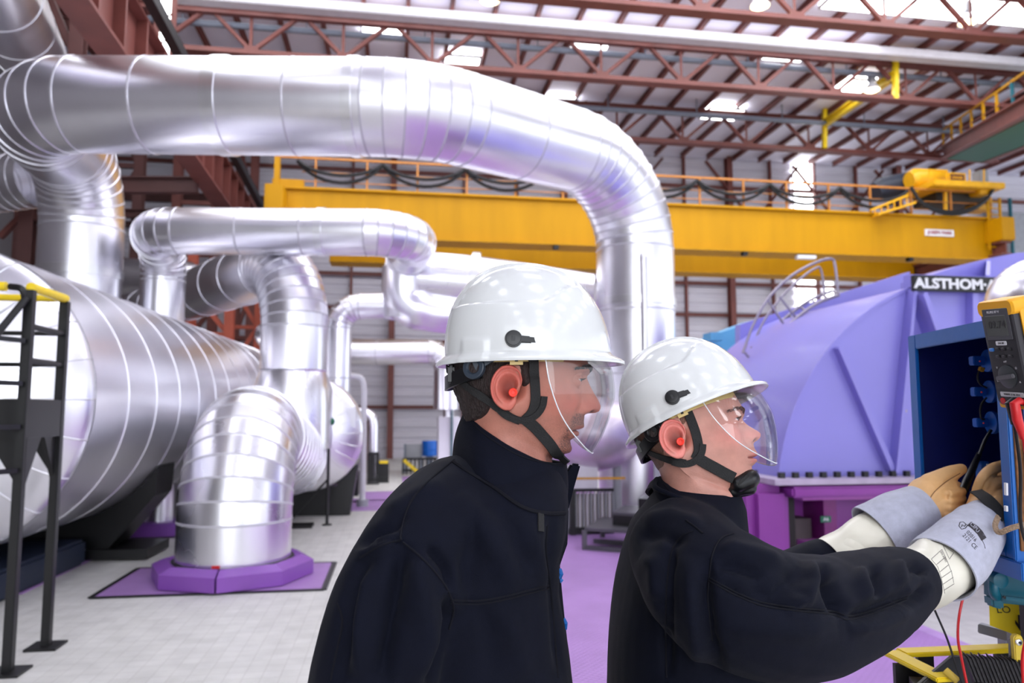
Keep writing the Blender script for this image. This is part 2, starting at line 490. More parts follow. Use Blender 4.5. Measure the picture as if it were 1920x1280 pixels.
# white gutter beam under the roof
yg = ytruss(1440, 78, ZR-0.3)
b = MB(); b.box((7.5, yg, ZR-0.36), (26.0, 0.34, 0.22))
gb = obj('gutter_beam', b, M_lgrey, bevel=0.02)
tag(gb, 'long pale grey gutter beam crossing under the white roof', 'beam')
for (px, py, k) in ((1440, 124, 0), (1440, 224, 1)):
    y = ytruss(px, py, ZR-0.5)
    b = MB(); b.tube([(-6, y, ZR-0.5), (19.5, y, ZR-0.5)], 0.075, 10)
    t = obj('roof_conduit', b, M_conduit)
    tag(t, ('blue grey conduit pipe crossing the roof light pair above the biggest pipe', 'blue grey conduit pipe under the roof just beyond the middle truss')[k], 'conduit', 'conduits under the roof')
    for j in range(9):
        h = MB(); h.bar((-5+2.8*j, y, ZR-0.44), (-5+2.8*j, y, ZR), 0.03, 0.03); obj('hanger', h, M_conduit, t)
# high bay lamps hanging at the truss chords
def lamp(px, py, y, label):
    p = PY(px, py, y)
    t = thing('high_bay_lamp', label, 'lamp', p, 'high bay lamps')
    b = MB(); b.lathe([(0.05, 0.24), (0.07, 0.2), (0.1, 0.16), (0.2, 0.02), (0.22, -0.02), (0.2, -0.02), (0.19, 0.0)], p, (0, 0, 1), 24, caps=False); obj('reflector', b, M_lgrey, t)
    b = MB(); b.sphere(p+Vector((0, 0, 0.0)), 0.17, 20, 12, (1, 1, 0.45)); obj('bulb', b, M_lampglow, t)
    b = MB(); b.tube([p+Vector((0, 0, 0.22)), p+Vector((0, 0, 0.5))], 0.03, 8); obj('stem', b, M_grey, t)
    b = MB(); b.box(p+Vector((0, 0, 0.33)), (0.16, 0.16, 0.22)); obj('ballast_box', b, M_grey, t, bevel=0.01)
lamp(1425, 10, ytruss(1440, 40, zb)+0.35, 'round lit high bay lamp at the top edge, straight above the tall window')
lamp(1815, 41, ytruss(1440, 40, zb)+0.35, 'round lit high bay lamp just under the long bright roof light')
lamp(1635, 168, ytruss(1440, 175, zb)+0.35, 'round lit high bay lamp beside the yellow hoist beam')
lamp(918, 0, ytruss(1440, 40, zb)+0.3, 'glowing lamp cut by the top edge above the big pipe')
# yellow monorail hoist beam with hangers
y2, y3 = ytruss(1440, 175, zb), ytruss(1440, 281, zb)
pa = PY(1676, 142, y2-0.1); pb = PY(1545, 232, y3-0.2)
t = thing('monorail_beam', 'thin yellow hoist beam slung between two trusses on yellow hangers', 'hoist beam', pb)
b = MB(); b.ibeam(pa, pb, 0.14, 0.24, 0.03); obj('rail', b, M_yel2, t)
for (u, v0, v1, yy) in ((1679, 100, 188, y2-0.1), (1546, 192, 278, y3-0.2)):
    b = MB(); b.bar(PY(u, v0, yy), PY(u, v1, yy), 0.12, 0.12); obj('hanger', b, M_yel2, t)
# dark vents in the roof
for (px, py, k) in ((1030, 60, 0), (1543, 96, 1)):
    p = PZ(px, py, ZR-0.05)
    b = MB(); b.box(p, (0.55, 0.5, 0.08)); v = obj('roof_vent', b, M_black, bevel=0.01)
    tag(v, ('dark square vent in the roof beside the roof light over the big pipe', 'dark square vent in the roof beside the roof light over the tall window')[k], 'vent', 'roof vents')

# ------------------------------------------------------------------ side bay (steel frame on the machine side)
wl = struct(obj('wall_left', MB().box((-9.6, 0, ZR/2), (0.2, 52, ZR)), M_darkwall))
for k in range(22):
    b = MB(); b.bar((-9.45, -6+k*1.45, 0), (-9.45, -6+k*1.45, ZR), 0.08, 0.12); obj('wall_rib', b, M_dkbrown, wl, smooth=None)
def lattice(name, label, A, B, z0, z1, w, step, m, chord=0.16, brace=0.09, grp='lattice columns of the side bay', ph=0):
    """two chords at plan points A and B with horizontals and diagonals"""
    A = Vector(A); B = Vector(B)
    t = thing(name, label, 'column', ((A.x+B.x)/2, (A.y+B.y)/2, z0), grp)
    for q in (A, B):
        b = MB(); b.ibeam((q.x, q.y, z0), (q.x, q.y, z1), chord, chord, 0.03, (0, 1, 0)); obj('chord', b, m, t, smooth=None)
    z = z0+ph; k = 0
    while z+step <= z1+0.01:
        a0, b0 = (A, B) if k % 2 == 0 else (B, A)
        q = MB(); q.bar((A.x, A.y, z), (B.x, B.y, z), brace, brace); obj('strut', q, m, t, smooth=None)
        q = MB(); q.bar((a0.x, a0.y, z), (b0.x, b0.y, z+step), brace, brace); obj('diagonal', q, m, t, smooth=None)
        z += step; k += 1
    return t
# orange lattice tower seen under the pipe arch
A = PY(356, 650, 18.5); B = PY(428, 650, 18.5); B2 = PY(482, 650, 20.5)
lattice('lattice_column', 'orange red lattice tower seen through the silver pipe arch', A, B, 0, 5.4, 0, 1.05, M_rust, 0.2, 0.11, ph=0.25)
lattice('lattice_column', 'darker lattice column behind the orange tower, partly hidden by the arch pipe', PY(432, 650, 20.5), B2, 0, 5.4, 0, 1.1, M_rust, 0.16, 0.1, ph=0.5)
# tall brown lattice columns rising past the big pipe to the roof
for i, (pa_, pb_, y, lab) in enumerate(((340, 413, 22.0, 'tall brown lattice column rising to the roof right of the bright wall slit'),
                                        (205, 268, 19.8, 'brown lattice column behind the slanting crane girder, left of the bright wall slit'),
                                        (66, 140, 14.5, 'dark brown lattice column beside the steep silver pipe in the corner'),
                                        (455, 482, 24.5, 'thin brown lattice column in the far corner by the crane end'))):
    lattice('lattice_column', lab, PY(pa_, 200, y), PY(pb_, 200, y), 0, ZR-0.1, 0, 1.5, M_brown if i in (0, 3) else M_dkbrown, 0.24, 0.12, ph=0.3*i)
t = thing('lattice_column', 'short brown post and brace left of the upright silver pipe', 'column', PY(54, 560, 15.0), 'lattice columns of the side bay')
b = MB(); b.ibeam(PY(54, 700, 15), PY(54, 372, 15), 0.24, 0.24, 0.03, (0, 1, 0)); obj('chord', b, M_brown, t)
b = MB(); b.bar(PY(0, 445, 15), PY(50, 395, 15), 0.1, 0.1); obj('diagonal', b, M_brown, t)
# horizontal floor beams of the side bay
for (u0, v0, u1, v1, y, h, lab) in ((225, 347, 372, 347, 16.5, 0.34, 'brown cross beam under the crane girder behind the upper pipes'),
                                   (60, 52, 210, 40, 17.0, 0.3, 'brown cross beam high in the side bay near the corner'),
                                   (225, 400, 400, 402, 19.5, 0.2, 'thin brown cross beam just above the second silver pipe')):
    t = obj('side_bay_beam', MB().ibeam(PY(u0, v0, y), PY(u1, v1, y), 0.2, h, 0.03), M_dkbrown); tag(t, lab, 'beam', 'cross beams of the side bay')
# crane runway girder along the hall
def cf(d, x, z): q = CAM+FL*d+RGT*x; return Vector((q.x, q.y, z))
def gl_(d, dx=0.0, z=6.95): return cf(d, -6.84+0.189*(17-d)+dx, z)
t = thing('runway_girder', 'long brown plate girder slanting down towards the crane end', 'girder', gl_(12, 0, 6.45))
b = MB(); b.ibeam(gl_(2), gl_(24), 0.4, 1.0, 0.05); obj('plate_girder', b, M_brown, t, smooth=None)
for k in range(20):
    b = MB(); b.bar(gl_(5+k*0.95, 0.11, 6.5), gl_(5+k*0.95, 0.11, 7.4), 0.04, 0.18, RGT); obj('stiffener', b, M_brown, t, smooth=None)
b = MB(); b.bar(gl_(2, 0, 7.5), gl_(24, 0, 7.5), 0.1, 0.1); obj('crane_rail', b, M_grey, t, smooth=None)
b = MB(); b.bar(gl_(2, 0.3, 7.62), gl_(24, 0.3, 7.62), 0.16, 0.2); obj('cable_tray', b, M_cable, t, smooth=None)
# bright vertical slit: narrow glazing in the side bay
a = PY(301, 0, 15.4); c = PY(320, 112, 15.4)
g = MB(); g.box(((a.x+c.x)/2, 15.4, (c.z+10.6)/2), (c.x-a.x, 0.06, 10.6-c.z)); w = struct(obj('window_60', g, M_sky))
f = MB()
for k in range(5): f.bar((a.x-0.02, 15.34, c.z+0.25+k*0.5), (c.x+0.02, 15.34, c.z+0.45+k*0.5), 0.03, 0.03)
for x in (a.x-0.03, c.x+0.03): f.bar((x, 15.38, c.z), (x, 15.38, 10.9), 0.06, 0.1)
obj('window_frame', f, M_brown, w)

# ------------------------------------------------------------------ overhead crane
YC = 17.0
def pc(px, py, dy=0.0): return PY(px, py, YC+dy)
t = crane = thing('overhead_crane', 'big yellow overhead travelling crane spanning the hall', 'crane', pc(970, 455))
xl, xr_ = pc(512, 400).x, pc(1868, 430).x
zt_, zb_ = pc(970, 372).z, pc(970, 452).z
b = MB(); b.box(((xl+xr_)/2, YC+0.3, (zt_+zb_)/2), (xr_-xl, 0.5, zt_-zb_))
g = obj('main_girder', b, M_yellow, t, bevel=0.01)
b = MB(); b.box(((xl+xr_)/2, YC+0.3, zb_-0.03), (xr_-xl, 0.7, 0.06)); obj('girder_flange', b, M_yellow, t)
b = MB(); b.box(((xl+xr_)/2, YC+0.3, zt_+0.02), (xr_-xl, 0.7, 0.05)); obj('girder_flange', b, M_yellow, t)
YC2 = 2.9
b = MB(); b.box(((xl+xr_)/2+0.4, YC+YC2+0.25, (zt_+zb_)/2), (xr_-xl-1.2, 0.5, zt_-zb_)); obj('main_girder', b, M_yellow, t, bevel=0.01)
b = MB(); b.box(((xl+xr_)/2+0.4, YC+YC2+0.25, zb_-0.03), (xr_-xl-1.2, 0.7, 0.06)); obj('girder_flange', b, M_yellow, t)
b = MB(); b.box((xl+0.08, YC+1.6, zt_-0.35), (0.4, 4.2, 0.6)); obj('end_carriage', b, M_yellow, t, bevel=0.02)
b = MB(); b.box((xr_-0.1, YC+1.6, zt_-0.35), (0.4, 4.2, 0.6)); obj('end_carriage', b, M_yellow, t, bevel=0.02)
b = MB(); b.bar((xl+0.05, YC+0.1, zt_), (xl+0.05, YC+0.1, zt_+0.72), 0.16, 0.12); b.box((xl+0.3, YC+0.1, zt_+0.12), (0.7, 0.1, 0.22)); obj('end_frame', b, M_yellow, t)
for k, (px, dz) in enumerate(((1043, -0.09), (1397, -0.1), (1707, -0.1))):
    p = pc(px, 462); b = MB(); b.box((p.x, YC+0.05, zb_-0.1), (0.13, 0.16, 0.1)); obj('sensor_box', b, M_black, t, bevel=0.01)
b = MB(); b.box((pc(1512, 475).x, YC+0.05, zb_-0.14), (0.5, 0.16, 0.09)); obj('work_lamp', b, M_white, t, bevel=0.01)
# walkway railing on the girder
zr = zt_+0.74
b = MB(); b.bar((xl, YC+0.05, zr), (xr_, YC+0.05, zr), 0.05, 0.05); obj('handrail', b, M_rail, t)
for q in (0.2, 0.42):
    b = MB(); b.bar((xl+0.6, YC+0.05, zt_+q), (xr_, YC+0.05, zt_+q), 0.02, 0.02); obj('knee_rail', b, M_rail, t)
np_ = 16
for k in range(np_):
    x = xl+0.9+(xr_-xl-1.0)*k/(np_-1); b = MB(); b.bar((x, YC+0.05, zt_), (x, YC+0.05, zr), 0.045, 0.045); obj('railing_post', b, M_rail, t)
# festoon cables looping behind the railing
x = xl+0.5; k = 0
while x < xr_-3.0:
    wdt = 1.9
    for s, dp in ((-0.3, 0.3), (-0.26, 0.46)):
        pts = [(x+wdt*j/12, YC+0.25+s, zr-0.1-dp*(1-(2*j/12-1)**2)**0.8 if 0 < j < 12 else zr-0.1) for j in range(13)]
        b = MB(); b.tube(pts, 0.04, 6); obj('festoon_cable', b, M_cable, t)
    x += wdt; k += 1
# name plate on the girder
p = pc(1763, 436); b = MB(); b.box((p.x, YC+0.035, p.z), (0.82, 0.03, 0.17)); npl = obj('name_plate', b, M_white, t)
text('lettering', 'JOSEPH PARIS', 0.115, mat('faded red lettering', (150, 60, 70), 0.5), npl, (p.x, YC+0.017, p.z), (1, 0, 0), (0, 0, 1), 0.003, 0.004)
# ladder at the crane end
b = MB()
for dx in (0, 0.35): b.bar(pc(1846, 372)+Vector((dx, -0.1, 0)), pc(1850, 470)+Vector((dx, -0.1, 0)), 0.05, 0.05)
for k in range(8): b.bar(pc(1846, 380+k*12)+Vector((0, -0.1, 0)), pc(1846, 380+k*12)+Vector((0.35, -0.1, 0)), 0.03, 0.03)
obj('ladder', b, M_yellow, t)
# runway stubs and columns carrying the crane ends
for k, xx in enumerate((xl+0.08, xr_-0.1)):
    b = MB(); b.ibeam((xx, YC-0.4, zt_-0.83), (xx, YC+4.6, zt_-0.83), 0.3, 0.34, 0.04); struct(obj('beam_runway', b, M_brown, smooth=None))
    b = MB(); b.ibeam((xx, YC+4.2, 0), (xx, YC+4.2, zt_-1.0), 0.3, 0.36, 0.04, (0, 1, 0)); struct(obj('column_runway', b, M_brown, smooth=None))
# hoist trolley on the crane
p = pc(1780, 350, 0.6)
t = thing('hoist_trolley', 'yellow hoist trolley with motor drum and sign standing on the crane', 'hoist', p)
M_ymach = mat('machine yellow', (232, 172, 20), 0.4, var=0.1)
b = MB(); b.bar(pc(1722, 354, 0.3), pc(1852, 360, 0.3), 1.2, 0.16); obj('trolley_frame', b, M_ymach, t, bevel=0.02)
b = MB(); b.tube([pc(1704, 338, 0.6), pc(1712, 337, 0.6), pc(1765, 339, 0.6), pc(1775, 340, 0.6)], [0.22, 0.3, 0.3, 0.2], 24); obj('drum', b, M_ymach, t)
b = MB(); b.tube([pc(1640, 360, 1.2), pc(1650, 355, 1.2), pc(1712, 345, 1.2)], [0.25, 0.32, 0.36], 20); obj('motor', b, mat('dark blue motor', (36, 44, 62), 0.5), t)
b = MB(); b.box(pc(1836, 357, 0.1), (0.34, 0.4, 0.3)); obj('end_block', b, M_ymach, t, bevel=0.03)
b = MB(); b.box(pc(1838, 335, 0.4), (0.26, 0.3, 0.4)); obj('control_box', b, M_grey, t, bevel=0.02)
b = MB(); b.box(pc(1795, 333, 0.0), (0.47, 0.03, 0.25)); sg = obj('sign_board', b, M_ymach, t)
b = MB(); b.box(pc(1795, 333, -0.02), (0.4, 0.02, 0.18)); obj('sign_panel', b, mat('sign maroon', (92, 42, 36), 0.5), sg)
pp = pc(1795, 333, -0.035)
text('lettering', 'LEVAGE', 0.085, M_ymach, sg, pp, (1, 0, 0), (0, 0, 1), 0.003, 0.003)
for px in (1742, 1775, 1818, 1845):
    b = MB(); b.bar(pc(px, 318, 0.05), pc(px, 352, 0.05), 0.03, 0.03); obj('railing_post', b, M_ymach, t)
b = MB(); b.bar(pc(1742, 319, 0.05), pc(1775, 320, 0.05), 0.03, 0.03); obj('handrail', b, M_ymach, t)
b = MB(); b.bar(pc(1772, 360, 0.1), pc(1773, 402, 0.1), 0.07, 0.07); obj('hanger', b, M_ymach, t)
for j in range(2):
    pts = [pc(1708+i*13, 350+j*3+(52-8*j)*(1-((i-6)/6.0)**2)**0.7, -0.15) for i in range(13)]
    b = MB(); b.tube(pts, 0.04, 8); obj('festoon_cable', b, M_cable, t)
b = MB(); b.box(pc(1780, 376, 0.7), (1.5, 0.9, 0.3)); obj('underframe', b, mat('dark grease', (40, 34, 26), 0.5), t)
b = MB(); b.box(pc(1834, 385, 0.6), (0.45, 0.5, 0.36)); obj('wheel_box', b, M_ymach, t, bevel=0.02)
# slanting access stair railing beside the trolley
t = thing('access_steps', 'small slanting yellow steps with railing beside the hoist trolley', 'steps', pc(1660, 395))
b = MB(); b.bar(pc(1632, 394, -0.1), pc(1702, 366, -0.1), 0.04, 0.05); obj('handrail', b, M_ymach, t)
b = MB(); b.bar(pc(1640, 404, -0.1), pc(1710, 382, -0.1), 0.3, 0.05); obj('stringer', b, M_ymach, t)
for k in range(6):
    b = MB(); b.bar(pc(1640+k*12, 391-k*4.8, -0.1), pc(1641+k*12, 403-k*4, -0.1), 0.025, 0.025); obj('railing_post', b, M_ymach, t)
# high gantry walkway at the far side
t = thing('gantry_walkway', 'brown high gantry walkway with green underside and yellow rail in the upper corner', 'walkway', PY(1900, 260, 15.0))
ga, gb_ = PY(1935, 195, 13.0), PY(1770, 286, 21.0)
b = MB(); b.ibeam(ga, gb_, 0.25, 0.4, 0.04); obj('side_beam', b, M_brown, t)
off = Vector((1.5, 0, -0.25)); b = MB(); b.prism([ga+Vector((0.1, 0, -0.22)), gb_+Vector((0.1, 0, -0.22)), gb_+off, ga+off], (0, 0, 0.06)); obj('deck', b, M_green, t)
b = MB(); b.ibeam(ga+Vector((1.5, 0, -0.05)), gb_+Vector((1.5, 0, -0.05)), 0.25, 0.4, 0.04); obj('side_beam', b, M_brown, t)
b = MB(); b.bar(ga+Vector((0, 0, 0.75)), gb_+Vector((0, 0, 0.75)), 0.05, 0.05); obj('handrail', b, M_yellow, t)
b = MB(); b.bar(ga+Vector((0, 0, 0.4)), gb_+Vector((0, 0, 0.4)), 0.03, 0.03); obj('knee_rail', b, M_brown, t)
for k in range(8):
    q = ga.lerp(gb_, k/7); b = MB(); b.bar(q+Vector((0, 0, 0.2)), q+Vector((0, 0, 0.75)), 0.05, 0.05); obj('railing_post', b, M_teal if k == 1 else M_yellow, t)
# ------------------------------------------------------------------ silver clad pipes
def clad_pipe(name, label, ctrl, rad, D, bend=0.17, straight=0.95, m=None, group=None, n=40, cat='pipe', bumps=0.006, ends=True):
    """pipe in sheet metal cladding: straight and bend lengths are parts, each ribbed by its joints"""
    m = m or M_silver
    runs = fillet(ctrl, rad, bend)
    t = thing(name, label, cat, ctrl[0], group)
    up = None
    prev = None
    for kind, pts in runs:
        pts = [Vector(p) for p in pts]
        if kind == 'straight':
            Lh = (pts[1]-pts[0]).length
            if Lh < 0.03: continue
            k = max(1, int(round(Lh/straight)))
            pts = [pts[0].lerp(pts[1], i/k) for i in range(k+1)]
        mb = MB()
        fr = frames(pts, False, None)
        if kind == 'bend':
            c0, c1 = (pts[1]-pts[0]).normalized(), (pts[2]-pts[1]).normalized(); e0, e1 = (pts[-1]-pts[-2]).normalized(), (pts[-2]-pts[-3]).normalized()
            fr[0] = ((c0+(c0-c1)*0.5).normalized(), fr[0][1], fr[0][2]); fr[-1] = ((e0+(e0-e1)*0.5).normalized(), fr[-1][1], fr[-1][2])
        for i in range(len(pts)-1):
            a, b = pts[i], pts[i+1]; Lh = (b-a).length; u = (b-a)/Lh; e = min(0.011, Lh*0.15)
            ta, tb = fr[i][0], fr[i+1][0]
            if abs(fr[i][1].dot(u)) > 0.999: continue
            def ring(c, t, r):
                x = (fr[i][1]-t*fr[i][1].dot(t)).normalized(); y = t.cross(x)
                return [c+x*r*math.cos(2*math.pi*j/n)+y*r*math.sin(2*math.pi*j/n) for j in range(n)]
            R_ = D/2
            mb.rings([ring(a, ta, R_+bumps), ring(a+u*e, ta, R_+bumps)], caps=False, mi=1)
            mb.rings([ring(a+u*e, ta, R_+bumps), ring(a+u*e, ta, R_)], caps=False)
            mb.rings([ring(a+u*e, ta, R_), ring(b-u*e, tb, R_)], caps=False)
            mb.rings([ring(b-u*e, tb, R_), ring(b-u*e, tb, R_+bumps)], caps=False)
            mb.rings([ring(b-u*e, tb, R_+bumps), ring(b, tb, R_+bumps)], caps=False, mi=1)
        mb.rings([ring(pts[0], fr[0][0], D/2), ring(pts[0]+fr[0][0]*0.002, fr[0][0], D/2)])
        obj('straight_length' if kind == 'straight' else 'bend', mb, [m, M_joint], t, smooth=50)
    return t
def band(t, a, b, D, m=None):
    mb = MB(); mb.tube([a, a.lerp(b, .03), a.lerp(b, .97), b], [D/2+0.004, D/2+0.016, D/2+0.016, D/2+0.004], 40); obj('joint_band', mb, m or M_band, t)

D1 = 1.13
zl = P(1190, 300, 11).z
def lev(px, d, z):
    """point at pixel column px and depth d, at height z"""
    r = P(px, 640, d); return Vector((r.x, r.y, z))
zc = 5.22
V0 = P(143, 640, 11.0); V0.z = 2.0
c2 = lev(143, 11.0, zc); c2 = Vector((V0.x, V0.y, zc))
c1 = P(42, 196, 9.0)
c3 = P(790, 206, 8.8); c4 = Vector((P(1191, 500, 11.0).x, P(1191, 500, 11.0).y, zc))
c1.z = 5.27; c3.z = 5.15
v1 = c4.copy(); v1.z = 0.3
t = clad_pipe('steam_pipe', 'largest silver clad pipe looping overhead from the big tank to the right', [V0, c2, c1, c3, c4, v1], [0.95, 0.95, 1.6, 1.25], D1, 0.2, 0.98, n=56)
for q in (0.46,):
    a = c1.lerp(c3, 0.50); b = c1.lerp(c3, 0.535); band(t, a, b, D1)
a = c1.lerp(c3, 0.83); b = c1.lerp(c3, 0.855); band(t, a, b, D1)
a = Vector((v1.x, v1.y, 3.1)); band(t, a, a+Vector((0, 0, 0.12)), D1)
a = Vector((V0.x, V0.y, 3.55)); band(t, a, a+Vector((0, 0, 0.14)), D1)
b = MB(); sp = P(1206, 490, 10.45); b.tube([Vector((sp.x, sp.y, 2.2)), Vector((sp.x, sp.y, 3.75)), Vector((sp.x-0.02, sp.y+0.1, 3.86))], 0.055, 12); obj('drain_pipe', b, M_band, t)

# second loop
D2 = 0.66
z2 = 4.13
def at_z(px, d, z):
    r = P(px, 640, d); return Vector((r.x, r.y, z))
e0 = at_z(301, 11.7, 1.6); e1 = at_z(301, 11.7, z2); e2 = at_z(274, 10.4, z2); e3 = at_z(787, 10.4, z2-0.03); e4 = at_z(757, 12.2, z2-0.05); e5 = at_z(757, 12.2, 3.1)
t = clad_pipe('steam_pipe', 'second silver clad pipe loop below the largest one', [e0, e1, e2, e3, e4, e5], [0.5, 0.54, 0.58, 0.5], D2, 0.14, 0.8, n=44)
a = e2.lerp(e3, 0.62); band(t, a, e2.lerp(e3, 0.65), D2)
# header with ball end behind the helmet
D3 = 0.9
h0 = P(768, 520, 12.4); h1 = P(1110, 548, 12.4)
t = thing('header_pipe', 'fat silver header pipe with rounded end behind the standing helmet', 'pipe', h0)
b = MB(); b.tube([h0, h0.lerp(h1, .33)], D3/2, 40); obj('straight_length', b, M_silver2, t)
b = MB(); b.sphere(h0, D3/2, 32, 20); obj('rounded_end', b, M_silver2, t)
b = MB(); b.tube([h0.lerp(h1, .33), h0.lerp(h1, .6), h1], [D3/2, D3*0.45, D3*0.35], 40); obj('reducer', b, M_silver2, t)
b = MB(); b.tube([h0.lerp(h1, .335), h0.lerp(h1, .38)], D3/2+0.06, 40); obj('flange', b, M_band, t, bevel=0.01)
b = MB(); b.tube(catmull([P(757, 500, 12.2), P(760, 560, 12.2), P(800, 585, 12.2), P(880, 590, 12.3), P(960, 575, 12.4)], 5), [0.35]*5+[0.35]*5+[0.31]*5+[0.26]*6, 28); obj('branch', b, M_silver, t)
s0 = at_z(760, 12.5, 3.38); s1 = at_z(634, 12.5, 3.38); s2 = at_z(634, 12.5, 1.3)
s1.z = P(634, 574, 12.5).z; s0.z = s1.z+0.02
clad_pipe('branch_pipe', 'slim silver pipe dropping beside the arch pipe from the header', [s0, s1, s2], 0.37, 0.44, 0.12, 0.8, n=32)

# arch pipe with cone foot
a0 = P(240, 520, 15.2); a1 = P(530, 505, 11.6); a1 = Vector((P(552, 640, 10.7).x, P(552, 640, 10.7).y, P(500, 509, 11.8).z))
a2 = Vector((a1.x, a1.y, P(552, 695, 10.7).z))
D4 = 0.93
a0 = P(260, 512, 17.0); a0.z = a1.z
t = clad_pipe('arch_pipe', 'silver clad pipe arching over and down onto a cone, in front of the lattice tower', [a0, a1, a2], 1.0, D4, 0.13, 0.9, n=48)
p0 = a2; zc1 = P(552, 732, 10.7).z; zc2 = P(552, 800, 10.7).z
b = MB(); b.lathe([(D4/2+0.01, p0.z-p0.z), (D4/2+0.13*0, -0.02), (D4/2+0.09, zc1-p0.z), (D4/2+0.09, zc2-p0.z-0.3)], p0, (0, 0, 1), 48); obj('cone_foot', b, M_silver2, t, smooth=20)

# front elbow on its purple plinth
fb = PZ(430, 1062, 0.14)
D5 = 1.06
f0 = Vector((fb.x, fb.y+0.2, 0.16)); f1 = f0.copy(); f1.z = 1.46
f2 = P(546, 800, 10.9); f2 = Vector((f2.x, f2.y, 0.92))
t = clad_pipe('elbow_pipe', 'silver clad pipe rising from the purple plinth and bending away', [f0, f1, f2], [0.78], D5, 0.14, 0.27, m=M_silver2, n=56, bumps=0.005)
b = MB(); b.box((f0.x-0.05, f0.y-D5/2-0.004, 0.2), (0.07, 0.01, 0.03)); obj('red_tag', b, M_red, t)
b = MB(); b.lathe([(D5/2+0.03, 0), (D5/2+0.03, 0.04)], (f0.x, f0.y, 0.15), (0, 0, 1), 48); obj('base_ring', b, M_cable, t)
# plinth: octagonal collar in two halves, plus purple plate
t = thing('pipe_plinth', 'purple octagonal plinth collar split at the front around the elbow pipe', 'plinth', (f0.x, f0.y, 0.02))
ro, ri = 0.75, D5/2+0.045
for half in (0, 1):
    b = MB(); pts = []
    a_s = -math.pi/2+0.012 if half == 0 else math.pi/2+0.012
    angs = [a_s+(math.pi-0.024)*k/4 for k in range(5)]
    lo = [Vector((f0.x+ro*math.cos(a), f0.y+ro*math.sin(a), 0.022)) for a in angs]
    hi = [Vector((p.x, p.y, 0.15)) for p in lo]
    tp = [Vector((f0.x+(ro-0.12)*math.cos(a), f0.y+(ro-0.12)*math.sin(a), 0.2)) for a in angs]
    inn = [Vector((f0.x+ri*math.cos(a), f0.y+ri*math.sin(a), 0.17)) for a in angs]
    inb = [Vector((p.x, p.y, 0.022)) for p in inn]
    b.rings([lo, hi, tp, inn, inb], caps=False, closed=True)
    b.f = [f for f in b.f if not (set(f) & set(range(0, 25, 5)) and set(f) & set(range(4, 25, 5)))]
    b.add([lo[0], hi[0], tp[0], inn[0], inb[0]], [(0, 1, 2, 3, 4)]); b.add([lo[-1], hi[-1], tp[-1], inn[-1], inb[-1]], [(0, 1, 2, 3, 4)])
    obj('collar_half', b, M_plinth, t, smooth=None)
q0 = PZ(178, 1121, 0); q1 = PZ(613, 1057, 0)
plate('floor_plinth_plate', PZ(178, 1121, 0).x, PZ(597, 1117, 0).x, q0.y, q1.y, M_grat, 0.014, 0.02)
b = MB(); xs0, xs1, ya, yb = PZ(178, 1121, 0).x-0.03, PZ(597, 1117, 0).x+0.03, q0.y-0.02, q1.y+0.03
for (u, v) in (((xs0, ya), (xs0, yb)), ((xs1, ya), (xs1, yb)), ((xs0, ya), (xs1, ya)), ((xs0, yb), (xs1, yb))):
    b.bar((u[0], u[1], 0.008), (v[0], v[1], 0.008), 0.045, 0.012)
struct(obj('floor_plate_edging', b, M_black))

# ------------------------------------------------------------------ tanks
def tank(name, label, c, axis, R, L, dish=0.35, segs=9, m=None, n=96):
    c = Vector(c); ax = Vector(axis).normalized()
    t = thing(name, label, 'tank', (c.x, c.y, 0.0))
    prof = [(R+0.008, 0), (R+0.008, 0.03), (R, 0.034)]
    for k in range(1, segs+1):
        h = L*k/segs; prof += [(R, h-0.02), (R+0.008, h-0.016), (R+0.008, h+0.01), (R, h+0.014)]
    b = MB(); b.lathe(prof, c, ax, n, caps=False); obj('shell', b, m or M_silver, t, smooth=50)
    # near dished end with radial and ring joints
    dp = [(R*math.sin(a), -dish*math.cos(a)) for a in [math.pi/2*(i/14) for i in range(14, 0, -1)]]
    b = MB(); b.lathe([(R+0.004, 0)]+dp+[(0.02, -dish)], c, ax, n); e = obj('dished_end', b, m or M_silver, t, smooth=60)
    a1 = ax.orthogonal().normalized(); 
    up = (Vector((0, 0, 1))-ax*ax.z).normalized(); sd = ax.cross(up)
    b = MB()
    for k in range(24):
        th = 2*math.pi*k/24
        pts = [c+ax*(h-0.004)+(up*math.sin(th)+sd*math.cos(th))*(r+0.002) for r, h in [(R*math.sin(a), -dish*math.cos(a)) for a in [math.pi/2*(i/10) for i in range(10, 3, -1)]]]
        b.tube(pts, 0.008, 6)
    rr = R*math.sin(math.pi/2*0.3); hh = -dish*math.cos(math.pi/2*0.3)
    b.tube([c+ax*(hh-0.004)+(up*math.sin(th)+sd*math.cos(th))*rr for th in [2*math.pi*k/48 for k in range(48)]], 0.008, 6, closed=True)
    obj('joint_strips', b, M_band, e)
    b = MB(); b.lathe([(R, L), (R*0.8, L+dish*0.7), (0.02, L+dish)], c, ax, n); obj('dished_end', b, m or M_silver, t)
    return t
tc = P(-140, 748, 6.0)
tend = P(430, 797, 15.5); 
tax = (tend-tc); tax.z = 0
R1 = 1.29
t = tank('condenser_tank', 'huge silver clad horizontal tank filling the left edge', (tc.x, tc.y, tc.z), tax, R1, 9.5, 0.42, 13)
axn = tax.normalized(); sdn = Vector((axn.y, -axn.x, 0))
def tp(s, l, z): q = tc+axn*s+sdn*l; return Vector((q.x, q.y, z))
